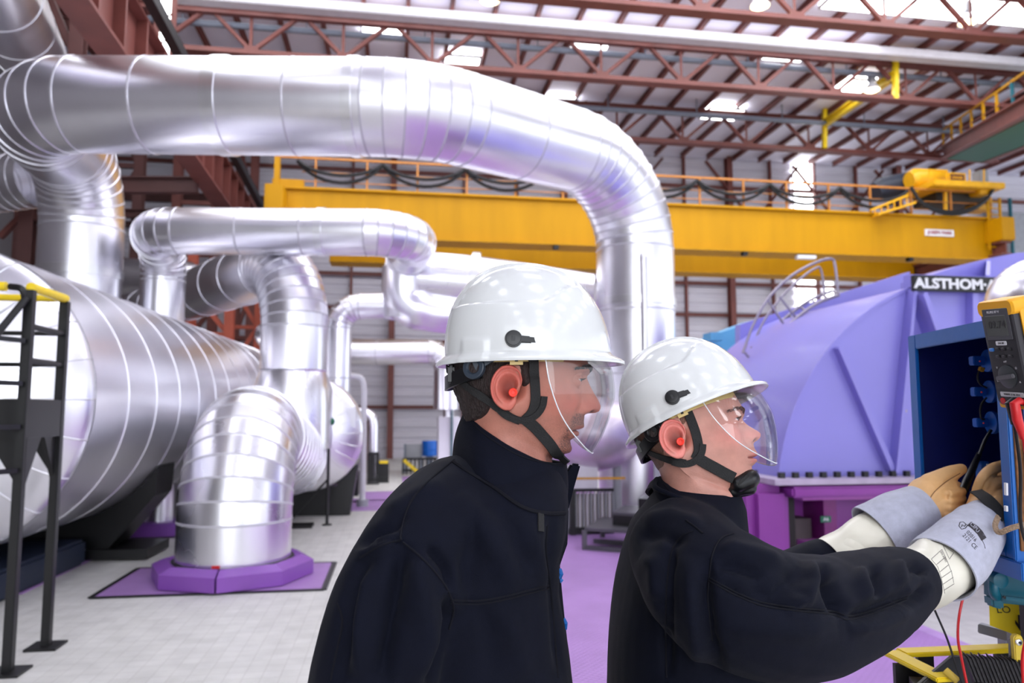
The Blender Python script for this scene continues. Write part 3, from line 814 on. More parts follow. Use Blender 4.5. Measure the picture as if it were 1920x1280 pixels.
for s in (2.15, 7.0):
    b = MB()
    poly = [tp(s, -1.0, 0.12), tp(s, 0.62, 0.12), tp(s, 1.08, 0.68), tp(s, 1.1, 1.0)]
    nseg = 12
    for k in range(nseg+1):
        a = math.radians(-34-112*k/nseg); poly.append(tp(s, (R1+0.01)*math.cos(a), tc.z+(R1+0.01)*math.sin(a)))
    poly += [tp(s, -1.2, 0.75)]
    b.prism(poly, axn*0.55); sd_ = obj('saddle', b, M_black, t, smooth=None)
    b = MB(); b.box(tp(s+0.27, 0, 0.07), (2.1, 0.7, 0.1), Matrix.Rotation(math.atan2(sdn.y, sdn.x), 3, 'Z')); obj('foot_plate', b, M_black, sd_)
b = MB(); b.box(tp(0.9, -0.3, 0.14), (1.6, 2.0, 0.26), Matrix.Rotation(math.atan2(sdn.y, sdn.x), 3, 'Z')); obj('base_block', b, mat('base shade blue', (24, 36, 58), 0.5), t, bevel=0.03)  # dark blue colour imitates the bluish shade under the tank
# purple plinth and pipe stub seen under the tank
q = PZ(280, 1010, 0)
t = thing('pipe_plinth', 'low purple plinth with a dim pipe stub in the shade under the huge tank', 'plinth', (q.x, q.y, 0))
b = MB(); b.box((q.x, q.y+0.3, 0.1), (0.75, 0.6, 0.17)); obj('block', b, M_plinth, t, bevel=0.02)
b = MB(); b.tube([(q.x, q.y+0.35, 0.18), (q.x, q.y+0.35, 0.75)], 0.2, 24); obj('pipe_stub', b, M_silver, t)
# second tank behind the elbow
c = P(574, 812, 11.0)
t = tank('receiver_tank', 'round silver tank end behind the elbow pipe beside the thin vent pipe', c, (-0.06, 1, 0), 0.84, 5.0, 0.3, 7)
b = MB(); b.box((c.x, c.y+0.8, 0.22), (1.25, 0.5, 0.44)); obj('saddle', b, M_black, t)
b = MB(); b.box((c.x, c.y+3.4, 0.22), (1.25, 0.5, 0.44)); obj('saddle', b, M_black, t)
b = MB(); b.prism([Vector((c.x+0.2, c.y+0.5, 0.02)), Vector((c.x+0.62, c.y+0.5, 0.02)), Vector((c.x+0.74, c.y+0.5, 0.78)), Vector((c.x+0.5, c.y+0.5, 0.62))], (0, 0.5, 0)); obj('saddle_plate', b, M_black, t, smooth=None)
b = MB(); b.tube([P(556, 830, 10.6), P(556, 905, 10.6)], 0.11, 20); obj('drain_leg', b, M_silver2, t)
# steep silver pipe in the upper corner
q1 = P(75, 130, 12.5); q0 = P(-60, -110, 7.2)
t = clad_pipe('corner_pipe', 'steep silver clad pipe running out of the upper corner', [q0, q0.lerp(q1, .5), q1], [0.1], 0.95, 0.2, 1.6, n=40)
t = clad_pipe('duct_pipe', 'dim ribbed silver pipe behind the overhead bend at the left edge', [P(-120, 350, 12.8), P(-40, 350, 12.8), P(70, 335, 12.6)], [0.3], 0.95, 0.25, 0.2, n=36)
t = thing('pressure_vessel', 'dim rounded silver vessel behind the second pipe loop', 'vessel', P(350, 530, 16.0))
b = MB(); b.sphere(P(345, 525, 16.2), 0.42, 28, 16); obj('dished_end', b, M_silver, t)
b = MB(); b.tube([P(345, 525, 16.2), P(240, 520, 16.5)], 0.42, 28); obj('shell', b, M_silver, t)
for u in (330, 262):
    q = P(u, 522, 16.3); b = MB(); b.bar(Vector((q.x, q.y, 0)), q, 0.14, 0.14, (0, 1, 0)); obj('leg', b, M_black, t)
t = thing('pressure_vessel', 'bright rounded vessel end peeping left of the arch pipe', 'vessel', P(500, 625, 14.0))
b = MB(); b.sphere(P(504, 628, 14.0), 0.26, 24, 14); obj('dished_end', b, M_silver2, t)
b = MB(); b.tube([P(504, 628, 14.0), P(504, 628, 14.0)+Vector((0.9, 0.6, 0))], 0.26, 24); obj('shell', b, M_silver2, t)
q = P(504, 628, 14.0)+Vector((0.45, 0.3, 0)); b = MB(); b.bar(Vector((q.x, q.y, 0)), q, 0.12, 0.12, (0, 1, 0)); obj('leg', b, M_black, t)
# far horizontal pipe in front of the end wall
g0 = at_z(610, 17.5, 2.9); g0.z = P(610, 660, 17.5).z; g1 = at_z(838, 17.5, g0.z); g2 = g1.copy(); g2.z = P(838, 768, 17.5).z
clad_pipe('far_pipe', 'bright horizontal silver pipe far back, left of the standing helmet', [g0, g1, g2], 0.4, 0.6, 0.16, 1.0, n=32)
g0 = P(628, 660, 13.3)
b = MB(); b.tube([g0+Vector((0, 0, 0.5)), g0+Vector((0, 0, -1.6))], 0.22, 24); t = obj('riser_pipe', b, M_silver2); tag(t, 'narrow bright pipe stub close behind the arch pipe foot', 'pipe')

# ------------------------------------------------------------------ platform with yellow handrail
la = PZ(14, 1262, 0); lb = PZ(86, 1213, 0)
t = thing('access_platform', 'black steel platform with yellow handrails at the left edge', 'platform', (la.x, la.y, 0))
zt = P(40, 524, 4.52).z
A0 = Vector((la.x, la.y, 0)); B0 = Vector((lb.x, lb.y, 0))
dv = (B0-A0); lf = Vector((-dv.y, dv.x, 0)).normalized()*1.2
for q in (A0, B0, A0+lf, B0+lf):
    b = MB(); b.bar(q, q+Vector((0, 0, zt-0.02)), 0.056, 0.056, (0, 1, 0)); l = obj('leg', b, M_black, t, bevel=0.004)
    b = MB(); b.box(q+Vector((0, 0, 0.008)), (0.2, 0.2, 0.016)); obj('foot_plate', b, M_black, l)
zd = P(60, 752, 4.7).z
b = MB(); b.bar(A0+Vector((0, 0, zd-0.11)), B0+Vector((0, 0, zd-0.11)), 0.05, 0.25); b.bar(A0+lf+Vector((0, 0, zd-0.11)), B0+lf+Vector((0, 0, zd-0.11)), 0.05, 0.25)
b.bar(A0+Vector((0, 0, zd-0.11)), A0+lf+Vector((0, 0, zd-0.11)), 0.05, 0.25); b.bar(B0+Vector((0, 0, zd-0.11)), B0+lf+Vector((0, 0, zd-0.11)), 0.05, 0.25); obj('deck_frame', b, M_black, t)
b = MB(); b.prism([A0+Vector((0, 0, zd)), B0+Vector((0, 0, zd)), B0+lf+Vector((0, 0, zd)), A0+lf+Vector((0, 0, zd))], (0, 0, -0.03)); obj('deck', b, M_black, t)
for (q, e) in ((A0, dv.normalized()), (B0, -dv.normalized()), (A0, lf.normalized()), (B0, lf.normalized())):
    w = 0.2; top = q+Vector((0, 0, zd-0.23))
    b = MB(); b.prism([top, top+e*w, top+Vector((0, 0, -0.32))], e.cross(Vector((0, 0, 1)))*0.03); obj('gusset', b, M_black, t, smooth=None)
def rail(a, b_, z, m, r, nm):
    b = MB(); b.tube([a+Vector((0, 0, z)), b_+Vector((0, 0, z))], r, 12); obj(nm, b, m, t)
rail(A0, B0, zt, M_yel2, 0.03, 'handrail'); rail(B0, B0+lf, zt, M_yel2, 0.024, 'handrail'); rail(A0+lf*0.12, A0+lf, zt, M_yel2, 0.03, 'handrail')
for fz in (0.26, 0.56):
    z = zt-(zt-zd)*fz-0.06; rail(A0, B0, z, M_black, 0.02, 'knee_rail'); rail(B0, B0+lf, z, M_black, 0.016, 'knee_rail')
b = MB(); b.tube(catmull([A0+Vector((0, 0, zt-0.1))+lf*0.02, A0+lf*0.03+Vector((0, -0.03, zt-0.02)), A0+lf*0.1+Vector((0, 0, zt))], 5), 0.022, 10); obj('rail_return', b, M_black, t)
b = MB(); b.tube([A0+Vector((0, -0.05, zt-0.08)), A0+lf*0.1+Vector((0, -0.35, zt-0.5)), A0+lf*0.12+Vector((0, -0.4, zd-0.1)), A0+lf*0.12+Vector((0, -0.42, 0.9))], 0.022, 10); obj('ladder_stile', b, M_black, t)
for k in range(4):
    z = zt-0.35-0.27*k
    b = MB(); b.bar(A0+Vector((0, -0.05, z)), A0+lf*0.12+Vector((0, -0.38, z)), 0.03, 0.03); obj('rung', b, M_black, t)

# ------------------------------------------------------------------ lilac turbine casing
M_lilac = mat('lilac turbine paint', (142, 136, 216), 0.36, var=0.05, scale=0.8, coat=0.1)
M_mag = mat('magenta base paint', (138, 58, 150), 0.38, var=0.1, scale=1.5)
M_mag2 = mat('light magenta paint', (176, 92, 178), 0.38, var=0.08, scale=1.5)
dT = 7.2
cT = P(1835, 890, dT); R = 375/1400*dT
Xd, Yd = Vector((1, 0, 0)), Vector((0, 1, 0))
yT = cT.y
t = turb = thing('turbine_casing', 'huge lilac turbine casing with black lettered sign behind the crouched man', 'turbine', (cT.x, yT, 0))
def tq(px, py, dy=0.0): return PY(px, py, yT+dy)
# plane of front face is y = yT
ap = np.array([[q.x, q.z] for q in [tq(1476, 813), tq(1498, 741), tq(1543, 665), tq(1588, 621), tq(1632, 581), tq(1695, 543)]])
sol = np.linalg.lstsq(np.c_[2*ap, np.ones(len(ap))], (ap**2).sum(1), rcond=None)[0]
cT = Vector((float(sol[0]), yT, tq(1600, 889).z)); cz_ = float(sol[1]); R = float(math.sqrt(sol[2]+sol[0]**2+sol[1]**2))
xr1 = cT.x+2.5
# front wall: arc on the left, sloping top to the corner, then square block to the right
corner = tq(1706, 514)
A0_ = math.pi-math.asin(max(-1.0, min(1.0, (cT.z-cz_)/R)))
arc = []
for k in range(25):
    a = A0_-k*(A0_-math.radians(110))/24; arc.append(Vector((cT.x+R*math.cos(a), yT, cz_+R*math.sin(a))))
b = MB()
front = [arc[0]+Vector((0, 0, -0.02))]+arc+[Vector((arc[-1].x, yT, corner.z)), Vector((xr1, yT, corner.z)), Vector((xr1, yT, cT.z-0.02))]
b.prism(front, (0, 0.12, 0)); obj('front_wall', b, M_lilac, turb, smooth=30)
# barrel shell: swept back, swelling towards the far wall plate
b = MB(); rings = []
for dy, sc, sh in ((0.1, 1.0, 0), (0.5, 1.0, 0), (1.0, 1.0, 0), (1.6, 1.0, 0.0), (2.2, 1.0, 0.0), (2.6, 1.0, 0)):
    rings.append([Vector((cT.x+R*sc*math.cos(a), yT+dy, cz_+R*sc*math.sin(a))) for a in [A0_+0.02-k*(A0_+0.02-math.radians(108))/36 for k in range(37)]])
o = len(b.v)
for r in rings: b.v.extend([tuple(x) for x in r])
for i in range(len(rings)-1):
    for j in range(36): b.f.append((i*37+j, i*37+j+1, (i+1)*37+j+1, (i+1)*37+j)); b.mi.append(0)
obj('barrel_shell', b, M_lilac, turb, smooth=60)
# far wall plate with straight sloping top
yf = 2.6
poly = [tq(1398, 640, yf), tq(1398, 606, yf), tq(1708, 512, yf), tq(1760, 505, yf), tq(1905, 470, yf), tq(2080, 462, yf), tq(2080, 885, yf), tq(1398, 885, yf)]
poly = [tq(1388, 640, yf), tq(1388, 608, yf), tq(1706, 509, yf), tq(1706, 885, yf), tq(1388, 885, yf)]
b = MB(); b.prism(poly, (0, 0.15, 0)); obj('rear_wall', b, M_lilac, turb, smooth=None)
# arched cover rising behind the sign
b = MB(); pts = [tq(1745, 516, 0.8), tq(1800, 497, 0.8), tq(1850, 485, 0.8), tq(1905, 474, 0.8), tq(2000, 466, 0.8), tq(2000, 560, 0.8), tq(1745, 560, 0.8)]
b.prism(pts, (0, 0.5, 0)); obj('arched_cover', b, M_lilac, turb, smooth=30)
b = MB(); b.prism([tq(1850, 488, 0.8), tq(1848, 515, 0.3), tq(1848, 560, 0.3), tq(1850, 560, 0.8)], (0.05, 0, 0)); obj('gusset_rib', b, M_lilac, turb, smooth=None)
# ribs on the front wall
def rib(p0, p1, w, dep, nm='stiffening_rib'):
    b = MB(); a = tq(*p0); c = tq(*p1); s = (c-a).normalized().cross(Yd).normalized()*w/2
    b.prism([a+s, c+s, c-s, a-s], (0, -dep, 0)); obj(nm, b, M_lilac, turb, smooth=None)
rib((1566, 652), (1664, 880), 0.05, 0.09)
rib((1702, 545), (1668, 884), 0.035, 0.12)
rib((1708, 555), (1745, 660), 0.05, 0.2)
rib((1815, 545), (1815, 700), 0.06, 0.1)
b = MB()
for i in range(24):
    p, q = arc[i], arc[i+1]; b.bar(p+Vector((0, -0.01, 0)), q+Vector((0, -0.01, 0)), 0.03, 0.02, (0, 1, 0))
obj('edge_rim', b, M_lilac, turb)
b = MB(); b.box(tq(1690, 770, -0.02), (0.1, 0.02, 0.02)); obj('small_label', b, mat('straw label', (200, 180, 110), 0.5), turb)
# sign
a = tq(1710, 512, -0.12); c = tq(1960, 547, -0.12)
b = MB(); b.box(((a.x+c.x)/2, yT-0.12, (tq(1710, 516, -0.12).z+tq(1710, 541, -0.12).z)/2-0.01), (c.x-a.x, 0.05, tq(1710, 514, -0.12).z-tq(1710, 543, -0.12).z))
sg = obj('sign_board', b, M_black, turb, bevel=0.004)
p = tq(1715, 528.5, -0.148)
text('lettering', 'ALSTHOM·ATLANTIQUE', 0.132, M_white, sg, (p.x, yT-0.147, p.z-0.012), (1, 0, 0), (0, 0, 1), 0.002, 0.0055, 'LEFT', warp=lambda co: Vector((p.x+(co.x-p.x)*1.22, co.y, co.z)))
# base flange with bolts
zf = tq(1600, 893).z
b = MB(); b.box((cT.x-R+2.5, yT+1.2, zf-0.02), (5.3, 2.9, 0.05)); obj('base_flange', b, mat('pale worn edge', (182, 168, 190), 0.45), turb)
k = 0; px = 1462
while px < 1730:
    p = tq(px, 886, -0.07); b = MB(); b.lathe([(0.035, 0), (0.035, 0.05)], (p.x, yT-0.1, zf+0.005), (0, 0, 1), 6); obj('bolt', b, M_cable, turb, smooth=None); px += 26; k += 1
for k in range(6):
    p = Vector((cT.x-R-0.12, yT+0.2+0.35*k, zf+0.005)); b = MB(); b.lathe([(0.035, 0), (0.035, 0.05)], p, (0, 0, 1), 6); obj('bolt', b, M_cable, turb, smooth=None)
# magenta base frame under the casing
t = thing('machine_bedframe', 'magenta steel bed frame under the lilac casing', 'machine frame', (cT.x-R, yT, 0))
x0b = tq(1392, 930).x; x1b = tq(1470, 930).x
b = MB()
zt_b = zf-0.05
b.box(((x0b+x1b)/2, yT+0.65, zt_b/2), (x1b-x0b, 1.6, zt_b)); obj('corner_block', b, M_mag, t, bevel=0.08, seg=4)
b = MB(); b.box((x1b+2.3, yT+1.9, zt_b/2), (4.6, 1.6, zt_b)); obj('frame_wall', b, M_mag, t, bevel=0.02)
b = MB(); b.box((x1b+1.9, yT+0.4, zt_b-0.06), (3.9, 1.3, 0.1)); obj('top_plate', b, M_mag, t, bevel=0.02)
ra, rb = tq(1480, 928, -0.2), tq(1760, 960, -0.2)
b = MB(); b.box(((x1b+0.08+x1b+4)/2, yT+0.1, tq(1500, 925).z), (3.9, 0.5, 0.09)); obj('rail_flange', b, M_mag2, t, bevel=0.008)
b = MB(); b.box(((x1b+0.1+x1b+4)/2, yT-0.05, tq(1500, 916).z), (3.9, 0.05, 0.035)); obj('sliding_rail', b, M_cable, t)
b = MB(); b.box(((x1b+0.2+x1b+4)/2, yT+0.3, (tq(1500, 930).z+0.3)/2+0.05), (3.8, 0.05, tq(1500, 930).z-0.3)); obj('web_plate', b, M_mag, t)
b = MB(); b.box(((x1b+0.15+x1b+4)/2, yT+0.1, tq(1500, 1018).z), (3.85, 0.5, 0.05)); obj('lower_flange', b, M_mag2, t)
for px in (1548, 1720): 
    p = tq(px, 970); b = MB(); b.box((p.x, yT+0.1, (tq(1500, 930).z+tq(1500, 1018).z)/2), (0.13, 0.36, tq(1500, 932).z-tq(1500, 1016).z)); obj('stiffener', b, mat('deep magenta paint %d' % px, (112, 30, 104), 0.4), t, bevel=0.004)
p = tq(1548, 973, -0.09); b = MB(); b.box((p.x, yT-0.09, p.z), (0.1, 0.012, 0.055)); tgp = obj('number_plate', b, M_green, t)
text('lettering', 'A6', 0.045, M_white, tgp, (p.x, yT-0.098, p.z), (1, 0, 0), (0, 0, 1), 0.001)
b = MB(); b.box((x1b+0.05, yT+0.35, 0.45), (0.1, 0.7, 0.9)); obj('dark_recess', b, mat('near black steel', (26, 20, 22), 0.7), t)  # near-black block filling the gap beside the corner block
b = MB(); b.box((x1b+0.22, yT+0.32, 0.3), (0.16, 0.5, 0.6)); obj('bracket', b, mat('greasy grey steel', (70, 60, 62), 0.6), t)
# curved cage ladder over the barrel
t = thing('curved_ladder', 'grey curved tube ladder with handrails climbing the lilac casing', 'ladder', tq(1400, 690, 1.4))
M_tube = mat('galvanised tube', (150, 142, 156), 0.4, 0.6, var=0.06)
def lad(pts, dy, r, nm):
    b = MB(); b.tube(catmull([tq(u, v, dy) for u, v in pts], 6), r, 8); obj(nm, b, M_tube, t)
lad([(1393, 662), (1412, 610), (1440, 560), (1480, 520), (1525, 494), (1558, 485), (1566, 500), (1572, 556)], 1.7, 0.017, 'handrail')
lad([(1405, 666), (1428, 610), (1456, 568), (1492, 530), (1528, 503), (1540, 508), (1548, 565)], 2.2, 0.015, 'handrail')
lad([(1415, 690), (1450, 640), (1490, 600), (1530, 570), (1572, 553)], 1.7, 0.02, 'stile')
lad([(1402, 682), (1438, 630), (1480, 590), (1520, 562), (1560, 545)], 2.2, 0.02, 'stile')
for (p0, p1, dy) in (((1440, 562), (1474, 615), 1.9), ((1462, 556), (1494, 598), 1.9), ((1396, 660), (1418, 686), 1.7), ((1408, 650), (1424, 672), 1.9)):
    b = MB(); b.bar(tq(*p0, dy), tq(*p1, dy), 0.025, 0.02); obj('strut', b, M_tube, t)
for k in range(9):
    f = k/8; u0, v0 = 1415+(1572-1415)*f, 690-(690-553)*(1-(1-f)**1.5); b = MB(); b.bar(tq(u0, v0, 1.7), tq(u0-12, v0-9, 2.2), 0.02, 0.02); obj('rung', b, M_tube, t)
# pale blue casing beyond
t = thing('blue_casing', 'pale blue machine cover peeping out behind the lilac casing', 'machine cover', tq(1380, 700, 4.5))
M_lblue = mat('pale blue paint', (96, 168, 214), 0.4, var=0.05)
b = MB(); b.prism([tq(1334, 637, 4.5), tq(1350, 624, 4.5), tq(1420, 598, 4.5), tq(1440, 700, 4.5), tq(1334, 700, 4.5)], (0, 0.6, 0)); obj('cover', b, M_lblue, t, smooth=None)
b = MB(); b.box(tq(1337, 632, 4.3), (0.2, 0.3, 0.12)); obj('box_lid', b, M_lblue, t)
b = MB(); b.bar(Vector((tq(1390, 700, 4.8).x, yT+4.8, 0)), tq(1390, 690, 4.8), 0.7, 0.5, (0, 1, 0)); obj('pedestal', b, M_mag, t)
# bright dome behind the meter
t = thing('dome_cover', 'bright white silver dome behind the yellow meter', 'vessel', tq(1935, 700, -1.2))
b = MB(); b.sphere(P(1950, 580, 5.2), 0.34, 40, 24, (1, 1, 1.05)); obj('dome', b, M_silver2, t)
q = P(1950, 580, 5.2); b = MB(); b.tube([Vector((q.x, q.y, 0)), q], 0.27, 32); obj('stand_pipe', b, M_silver2, t)
for k in range(3):
    b = MB(); th = 0.35+k*0.25; rr = 0.342*math.sin(th); b.tube([Vector((q.x+rr*math.cos(a), q.y+rr*math.sin(a), q.z+0.357*math.cos(th))) for a in [2*math.pi*j/40 for j in range(40)]], 0.004, 5, closed=True); obj('joint_strip', b, M_band, t)

# ------------------------------------------------------------------ middle distance
def pz(px, py): return PZ(px, py, 0)
# galvanised vent pipe with bend
v = pz(679, 950); tz = PY(680, 706, v.y).z
b = MB(); b.tube([Vector((v.x, v.y, 0))]+catmull([Vector((v.x, v.y, tz-0.22)), Vector((v.x-0.03, v.y, tz-0.07)), Vector((v.x-0.13, v.y, tz)), Vector((v.x-0.5, v.y, tz+0.01))], 5), 0.05, 14)
t = thing('vent_pipe', 'thin pale vent pipe bent over at the top beside the round tank end', 'pipe', (v.x, v.y, 0)); obj('pipe', b, M_lgrey, t)
b = MB(); b.lathe([(0.1, 0), (0.1, 0.12)], (v.x, v.y, 0), n=16); obj('floor_collar', b, M_grey, t)
# thin black stand with green valve
v = pz(613, 984); t = thing('valve_stand', 'thin black post with green valve and slanting brace by the tank', 'stand', (v.x, v.y, 0))
zz = PY(613, 790, v.y).z
b = MB(); b.tube([(v.x, v.y, 0), (v.x, v.y, zz)], 0.022, 10); obj('post', b, M_black, t)
b = MB(); b.lathe([(0.07, 0), (0.07, 0.012)], (v.x, v.y, 0), n=14); obj('foot_plate', b, M_black, t)
b = MB(); b.bar((v.x, v.y, PY(613, 898, v.y).z), pz(538, 985)+Vector((0, 0, 0.02)), 0.03, 0.03); obj('brace', b, M_black, t)
b = MB(); b.sphere((v.x+0.02, v.y, zz), 0.06, 14, 9); b.box((v.x, v.y, zz+0.09), (0.05, 0.05, 0.1)); obj('valve', b, M_green, t)
b = MB(); b.box((v.x+0.2, v.y+0.3, zz+0.05), (0.3, 0.02, 0.28)); obj('gauge_plate', b, M_white, t)
p = pz(541, 960); b = MB(); b.bar((p.x, p.y, 0), (p.x, p.y, 0.34), 0.1, 0.08); t = obj('yellow_bollard', b, M_yel2, bevel=0.01); tag(t, 'short yellow post behind the elbow pipe', 'bollard')
p = pz(552, 988); b = MB(); b.box((p.x, p.y, 0.02), (0.5, 0.3, 0.04)); t = obj('floor_shoe', b, M_black); tag(t, 'flat black steel shoe on the floor behind the elbow pipe', 'base plate')
# small silver elbow vent far off
v = pz(697, 905)
b = MB(); b.tube([Vector((v.x, v.y, 0))]+catmull([Vector((v.x, v.y, 1.25)), Vector((v.x-0.04, v.y, 1.45)), Vector((v.x-0.18, v.y, 1.55)), Vector((v.x-0.4, v.y, 1.56))], 5), 0.13, 18)
t = obj('small_elbow_pipe', b, M_silver2); tag(t, 'small silver elbow pipe standing beyond the round tank end', 'pipe')
def cage(name, label, px0, px1, pyb, pyt, m, nb, rail_m=None):
    a = pz(px0, pyb); c = PY(px1, pyb, a.y); zt = PY(px0, pyt, a.y).z
    t = thing(name, label, 'railing', (a.x, a.y, 0), 'fences far down the aisle')
    for k in range(nb+1):
        x = a.x+(c.x-a.x)*k/nb; b = MB(); b.bar((x, a.y, 0), (x, a.y, zt), 0.05 if k in (0, nb) else 0.025, 0.04); obj('post' if k in (0, nb) else 'bar', b, m, t)
    for z, mm in ((zt, rail_m or m), (0.1, m)):
        b = MB(); b.bar((a.x, a.y, z), (c.x, a.y, z), 0.06, 0.06); obj('rail', b, mm, t)
    return t
cage('steel_fence', 'dark barred cage around the small silver elbow pipe', 690, 709, 908, 850, M_black, 5)
cage('steel_fence', 'dark fence with yellow top rail beside the brown wall column', 710, 727, 905, 866, M_black, 5, M_yel2)
t = cage('steel_fence', 'dark fence with slanting yellow stripe below the blue drum', 755, 860, 889, 860, M_black, 14)
a = pz(757, 889)
b = MB(); b.bar(PY(757, 862, a.y-0.06), PY(786, 887, a.y-0.06), 0.06, 0.09); obj('yellow_stripe', b, M_yel2, t)
p = PY(805, 872, a.y+0.8)
t = thing('blue_drum', 'bright blue upright drum on a stand beyond the dark fence', 'drum', (p.x, p.y, 0))
zz0, zz1 = PY(805, 855, p.y).z, PY(805, 826, p.y).z
b = MB(); b.lathe([(0.1, 0), (0.19, 0.01), (0.2, 0.02), (0.2, 0.16), (0.21, 0.17), (0.2, 0.18), (0.2, zz1-zz0-0.02), (0.19, zz1-zz0), (0.1, zz1-zz0)], (p.x, p.y, zz0), n=24); obj('drum_body', b, mat('bright blue plastic', (20, 104, 206), 0.35), t)
b = MB(); b.bar((p.x, p.y, 0), (p.x, p.y, zz0+0.02), 0.18, 0.18); obj('stand', b, M_conduit, t)
b = MB(); b.tube([(p.x+0.3, p.y, 0), (p.x+0.3, p.y, zz1+0.04)], 0.045, 10); obj('side_pipe', b, mat('slate blue paint', (52, 84, 118), 0.45), t)
p = PY(777, 880, a.y+0.5); t = thing('dark_frame_rack', 'dark upright frame left of the blue drum', 'rack', (p.x, p.y, 0))
for dx in (0, 0.42):
    b = MB(); b.bar((p.x-0.25+dx, p.y, 0), (p.x-0.25+dx, p.y, PY(770, 832, p.y).z), 0.05, 0.05); obj('post', b, M_conduit, t)
b = MB(); b.box((p.x-0.04, p.y, PY(770, 845, p.y).z), (0.4, 0.05, 0.35)); obj('panel', b, M_grey, t)
# white cabinet behind the standing man
p = pz(838, 897); t = thing('white_cabinet', 'tall white cabinet with silver stub on top behind the standing man', 'cabinet', (p.x, p.y, 0))
zz = PY(842, 781, p.y).z
b = MB(); b.box((p.x+0.05, p.y+0.3, zz/2), (0.52, 0.6, zz)); obj('body', b, M_white, t, bevel=0.02)
b = MB(); b.lathe([(0.14, 0), (0.14, 0.2), (0.1, 0.24)], (p.x+0.05, p.y+0.3, zz), n=24); obj('stub_pipe', b, M_silver2, t)
b = MB(); b.tube([(p.x+0.1, p.y-0.05, 0), (p.x+0.1, p.y-0.05, PY(842, 690, p.y).z)], 0.03, 10); obj('teal_pipe', b, mat('dull teal pipe', (70, 104, 112), 0.5), t)
# between the men: pink vessel, panel, ribbed fence, stair, post, yellow stand
t = thing('pump_vessel', 'rounded pinkish silver vessel seen between the two men', 'vessel', P(1120, 850, 8.5))
M_pinkv = mat('purple tinted metal', (216, 204, 218), 0.34, 0.6, var=0.06)
b = MB(); b.sphere(P(1108, 812, 9.9), 0.66, 32, 20, (1.05, 1, 0.75)); obj('shell', b, M_pinkv, t)
q = P(1108, 812, 9.9)
for dx in (-0.35, 0.35):
    b = MB(); b.tube([Vector((q.x+dx, q.y, 0)), Vector((q.x+dx, q.y, q.z-0.3))], 0.06, 16); obj('leg', b, M_grey, t)
p = P(1092, 893, 9.5); b = MB(); b.box(p, (0.4, 0.05, 0.3)); obj('panel', b, M_lgrey, t, bevel=0.01)
p = P(1134, 830, 9.5); b = MB(); b.box(p, (0.12, 0.04, 0.34)); obj('plate', b, M_white, t)
b = MB(); b.bar(P(1062, 897, 9.35), P(1172, 896, 9.35), 0.025, 0.025); obj('yellow_rail', b, M_yellow, t)
a = pz(1066, 1003); c = PY(1150, 1003, a.y)
t = thing('ribbed_fence', 'pale grey fence of upright slats between the two men', 'fence', (a.x, a.y, 0))
zz = PY(1100, 918, a.y).z
for k in range(13):
    x = a.x+(c.x-a.x)*k/12; b = MB(); b.bar((x, a.y, 0.08), (x, a.y, zz), 0.045, 0.02); obj('slat', b, M_lgrey if k % 2 else M_grey, t)
b = MB(); b.box(((a.x+c.x)/2, a.y+0.05, 0.5*zz), (c.x-a.x, 0.02, zz-0.1)); obj('back_sheet', b, mat('dusty beige sheet', (170, 160, 158), 0.6), t)
b = MB(); b.bar((a.x, a.y, 0.05), (c.x, a.y, 0.05), 0.1, 0.1); obj('kick_plate', b, M_black, t)
b = MB(); b.bar((a.x+0.04, a.y-0.06, 0), (a.x+0.04, a.y-0.06, zz), 0.07, 0.07); obj('post', b, M_black, t)
b = MB(); b.bar((a.x, a.y-0.03, zz), (c.x, a.y-0.03, zz), 0.04, 0.04); obj('rail', b, M_black, t)
# black steps with open treads
a = pz(1096, 1032); 
t = thing('steel_steps', 'black open steel steps with grey post between the two men', 'steps', (a.x, a.y, 0))
M_tread = mat('worn dark tread', (78, 76, 82), 0.4, var=0.12)
ex = Vector((1.3, -0.85, 0))*0.55   # runs towards the camera on its right
z1 = 0.26; dep = Vector((0.5, 0.9, 0)).normalized()*0.9
b = MB(); b.prism([a+Vector((0, 0, z1)), a+ex+Vector((0, 0, z1)), a+ex+dep+Vector((0, 0, z1)), a+dep+Vector((0, 0, z1))], (0, 0, -0.035)); obj('tread', b, M_tread, t)
u = a+ex*0.33+dep*0.28
b = MB(); b.prism([u+Vector((0, 0, 0.42)), u+ex*0.8+Vector((0, 0, 0.42)), u+ex*0.8+dep*0.8+Vector((0, 0, 0.42)), u+dep*0.8+Vector((0, 0, 0.42))], (0, 0, -0.035)); obj('tread', b, M_tread, t)
b = MB(); b.prism([u+Vector((0, 0, 0.39)), u+ex*0.8+Vector((0, 0, 0.39)), u+ex*0.8+Vector((0, 0, 0.27)), u+Vector((0, 0, 0.27))], dep*0.03); obj('riser', b, M_black, t)
u2 = u+ex*0.3+dep*0.3
b = MB(); b.prism([u2+Vector((0, 0, 0.56)), u2+ex*0.5+Vector((0, 0, 0.56)), u2+ex*0.5+dep*0.5+Vector((0, 0, 0.56)), u2+dep*0.5+Vector((0, 0, 0.56))], (0, 0, -0.13)); obj('tread', b, M_black, t)
for q in (a, a+ex, a+dep, a+ex+dep):
    b = MB(); b.bar(q, q+Vector((0, 0, z1-0.03)), 0.05, 0.05); obj('leg', b, M_tread, t)
b = MB(); b.bar(a+Vector((0, 0, 0.03)), a+ex+Vector((0, 0, 0.03)), 0.05, 0.06); b.bar(a+dep*0.5+Vector((0, 0, 0.03)), a+ex+dep*0.5+Vector((0, 0, 0.03)), 0.05, 0.06); obj('bottom_rail', b, M_tread, t)
pst = a+ex+Vector((0, 0, 0)); zz = PY(1160, 770, pst.y).z
b = MB(); b.bar(pst, Vector((pst.x, pst.y, zz)), 0.06, 0.06); obj('post', b, M_grey, t)
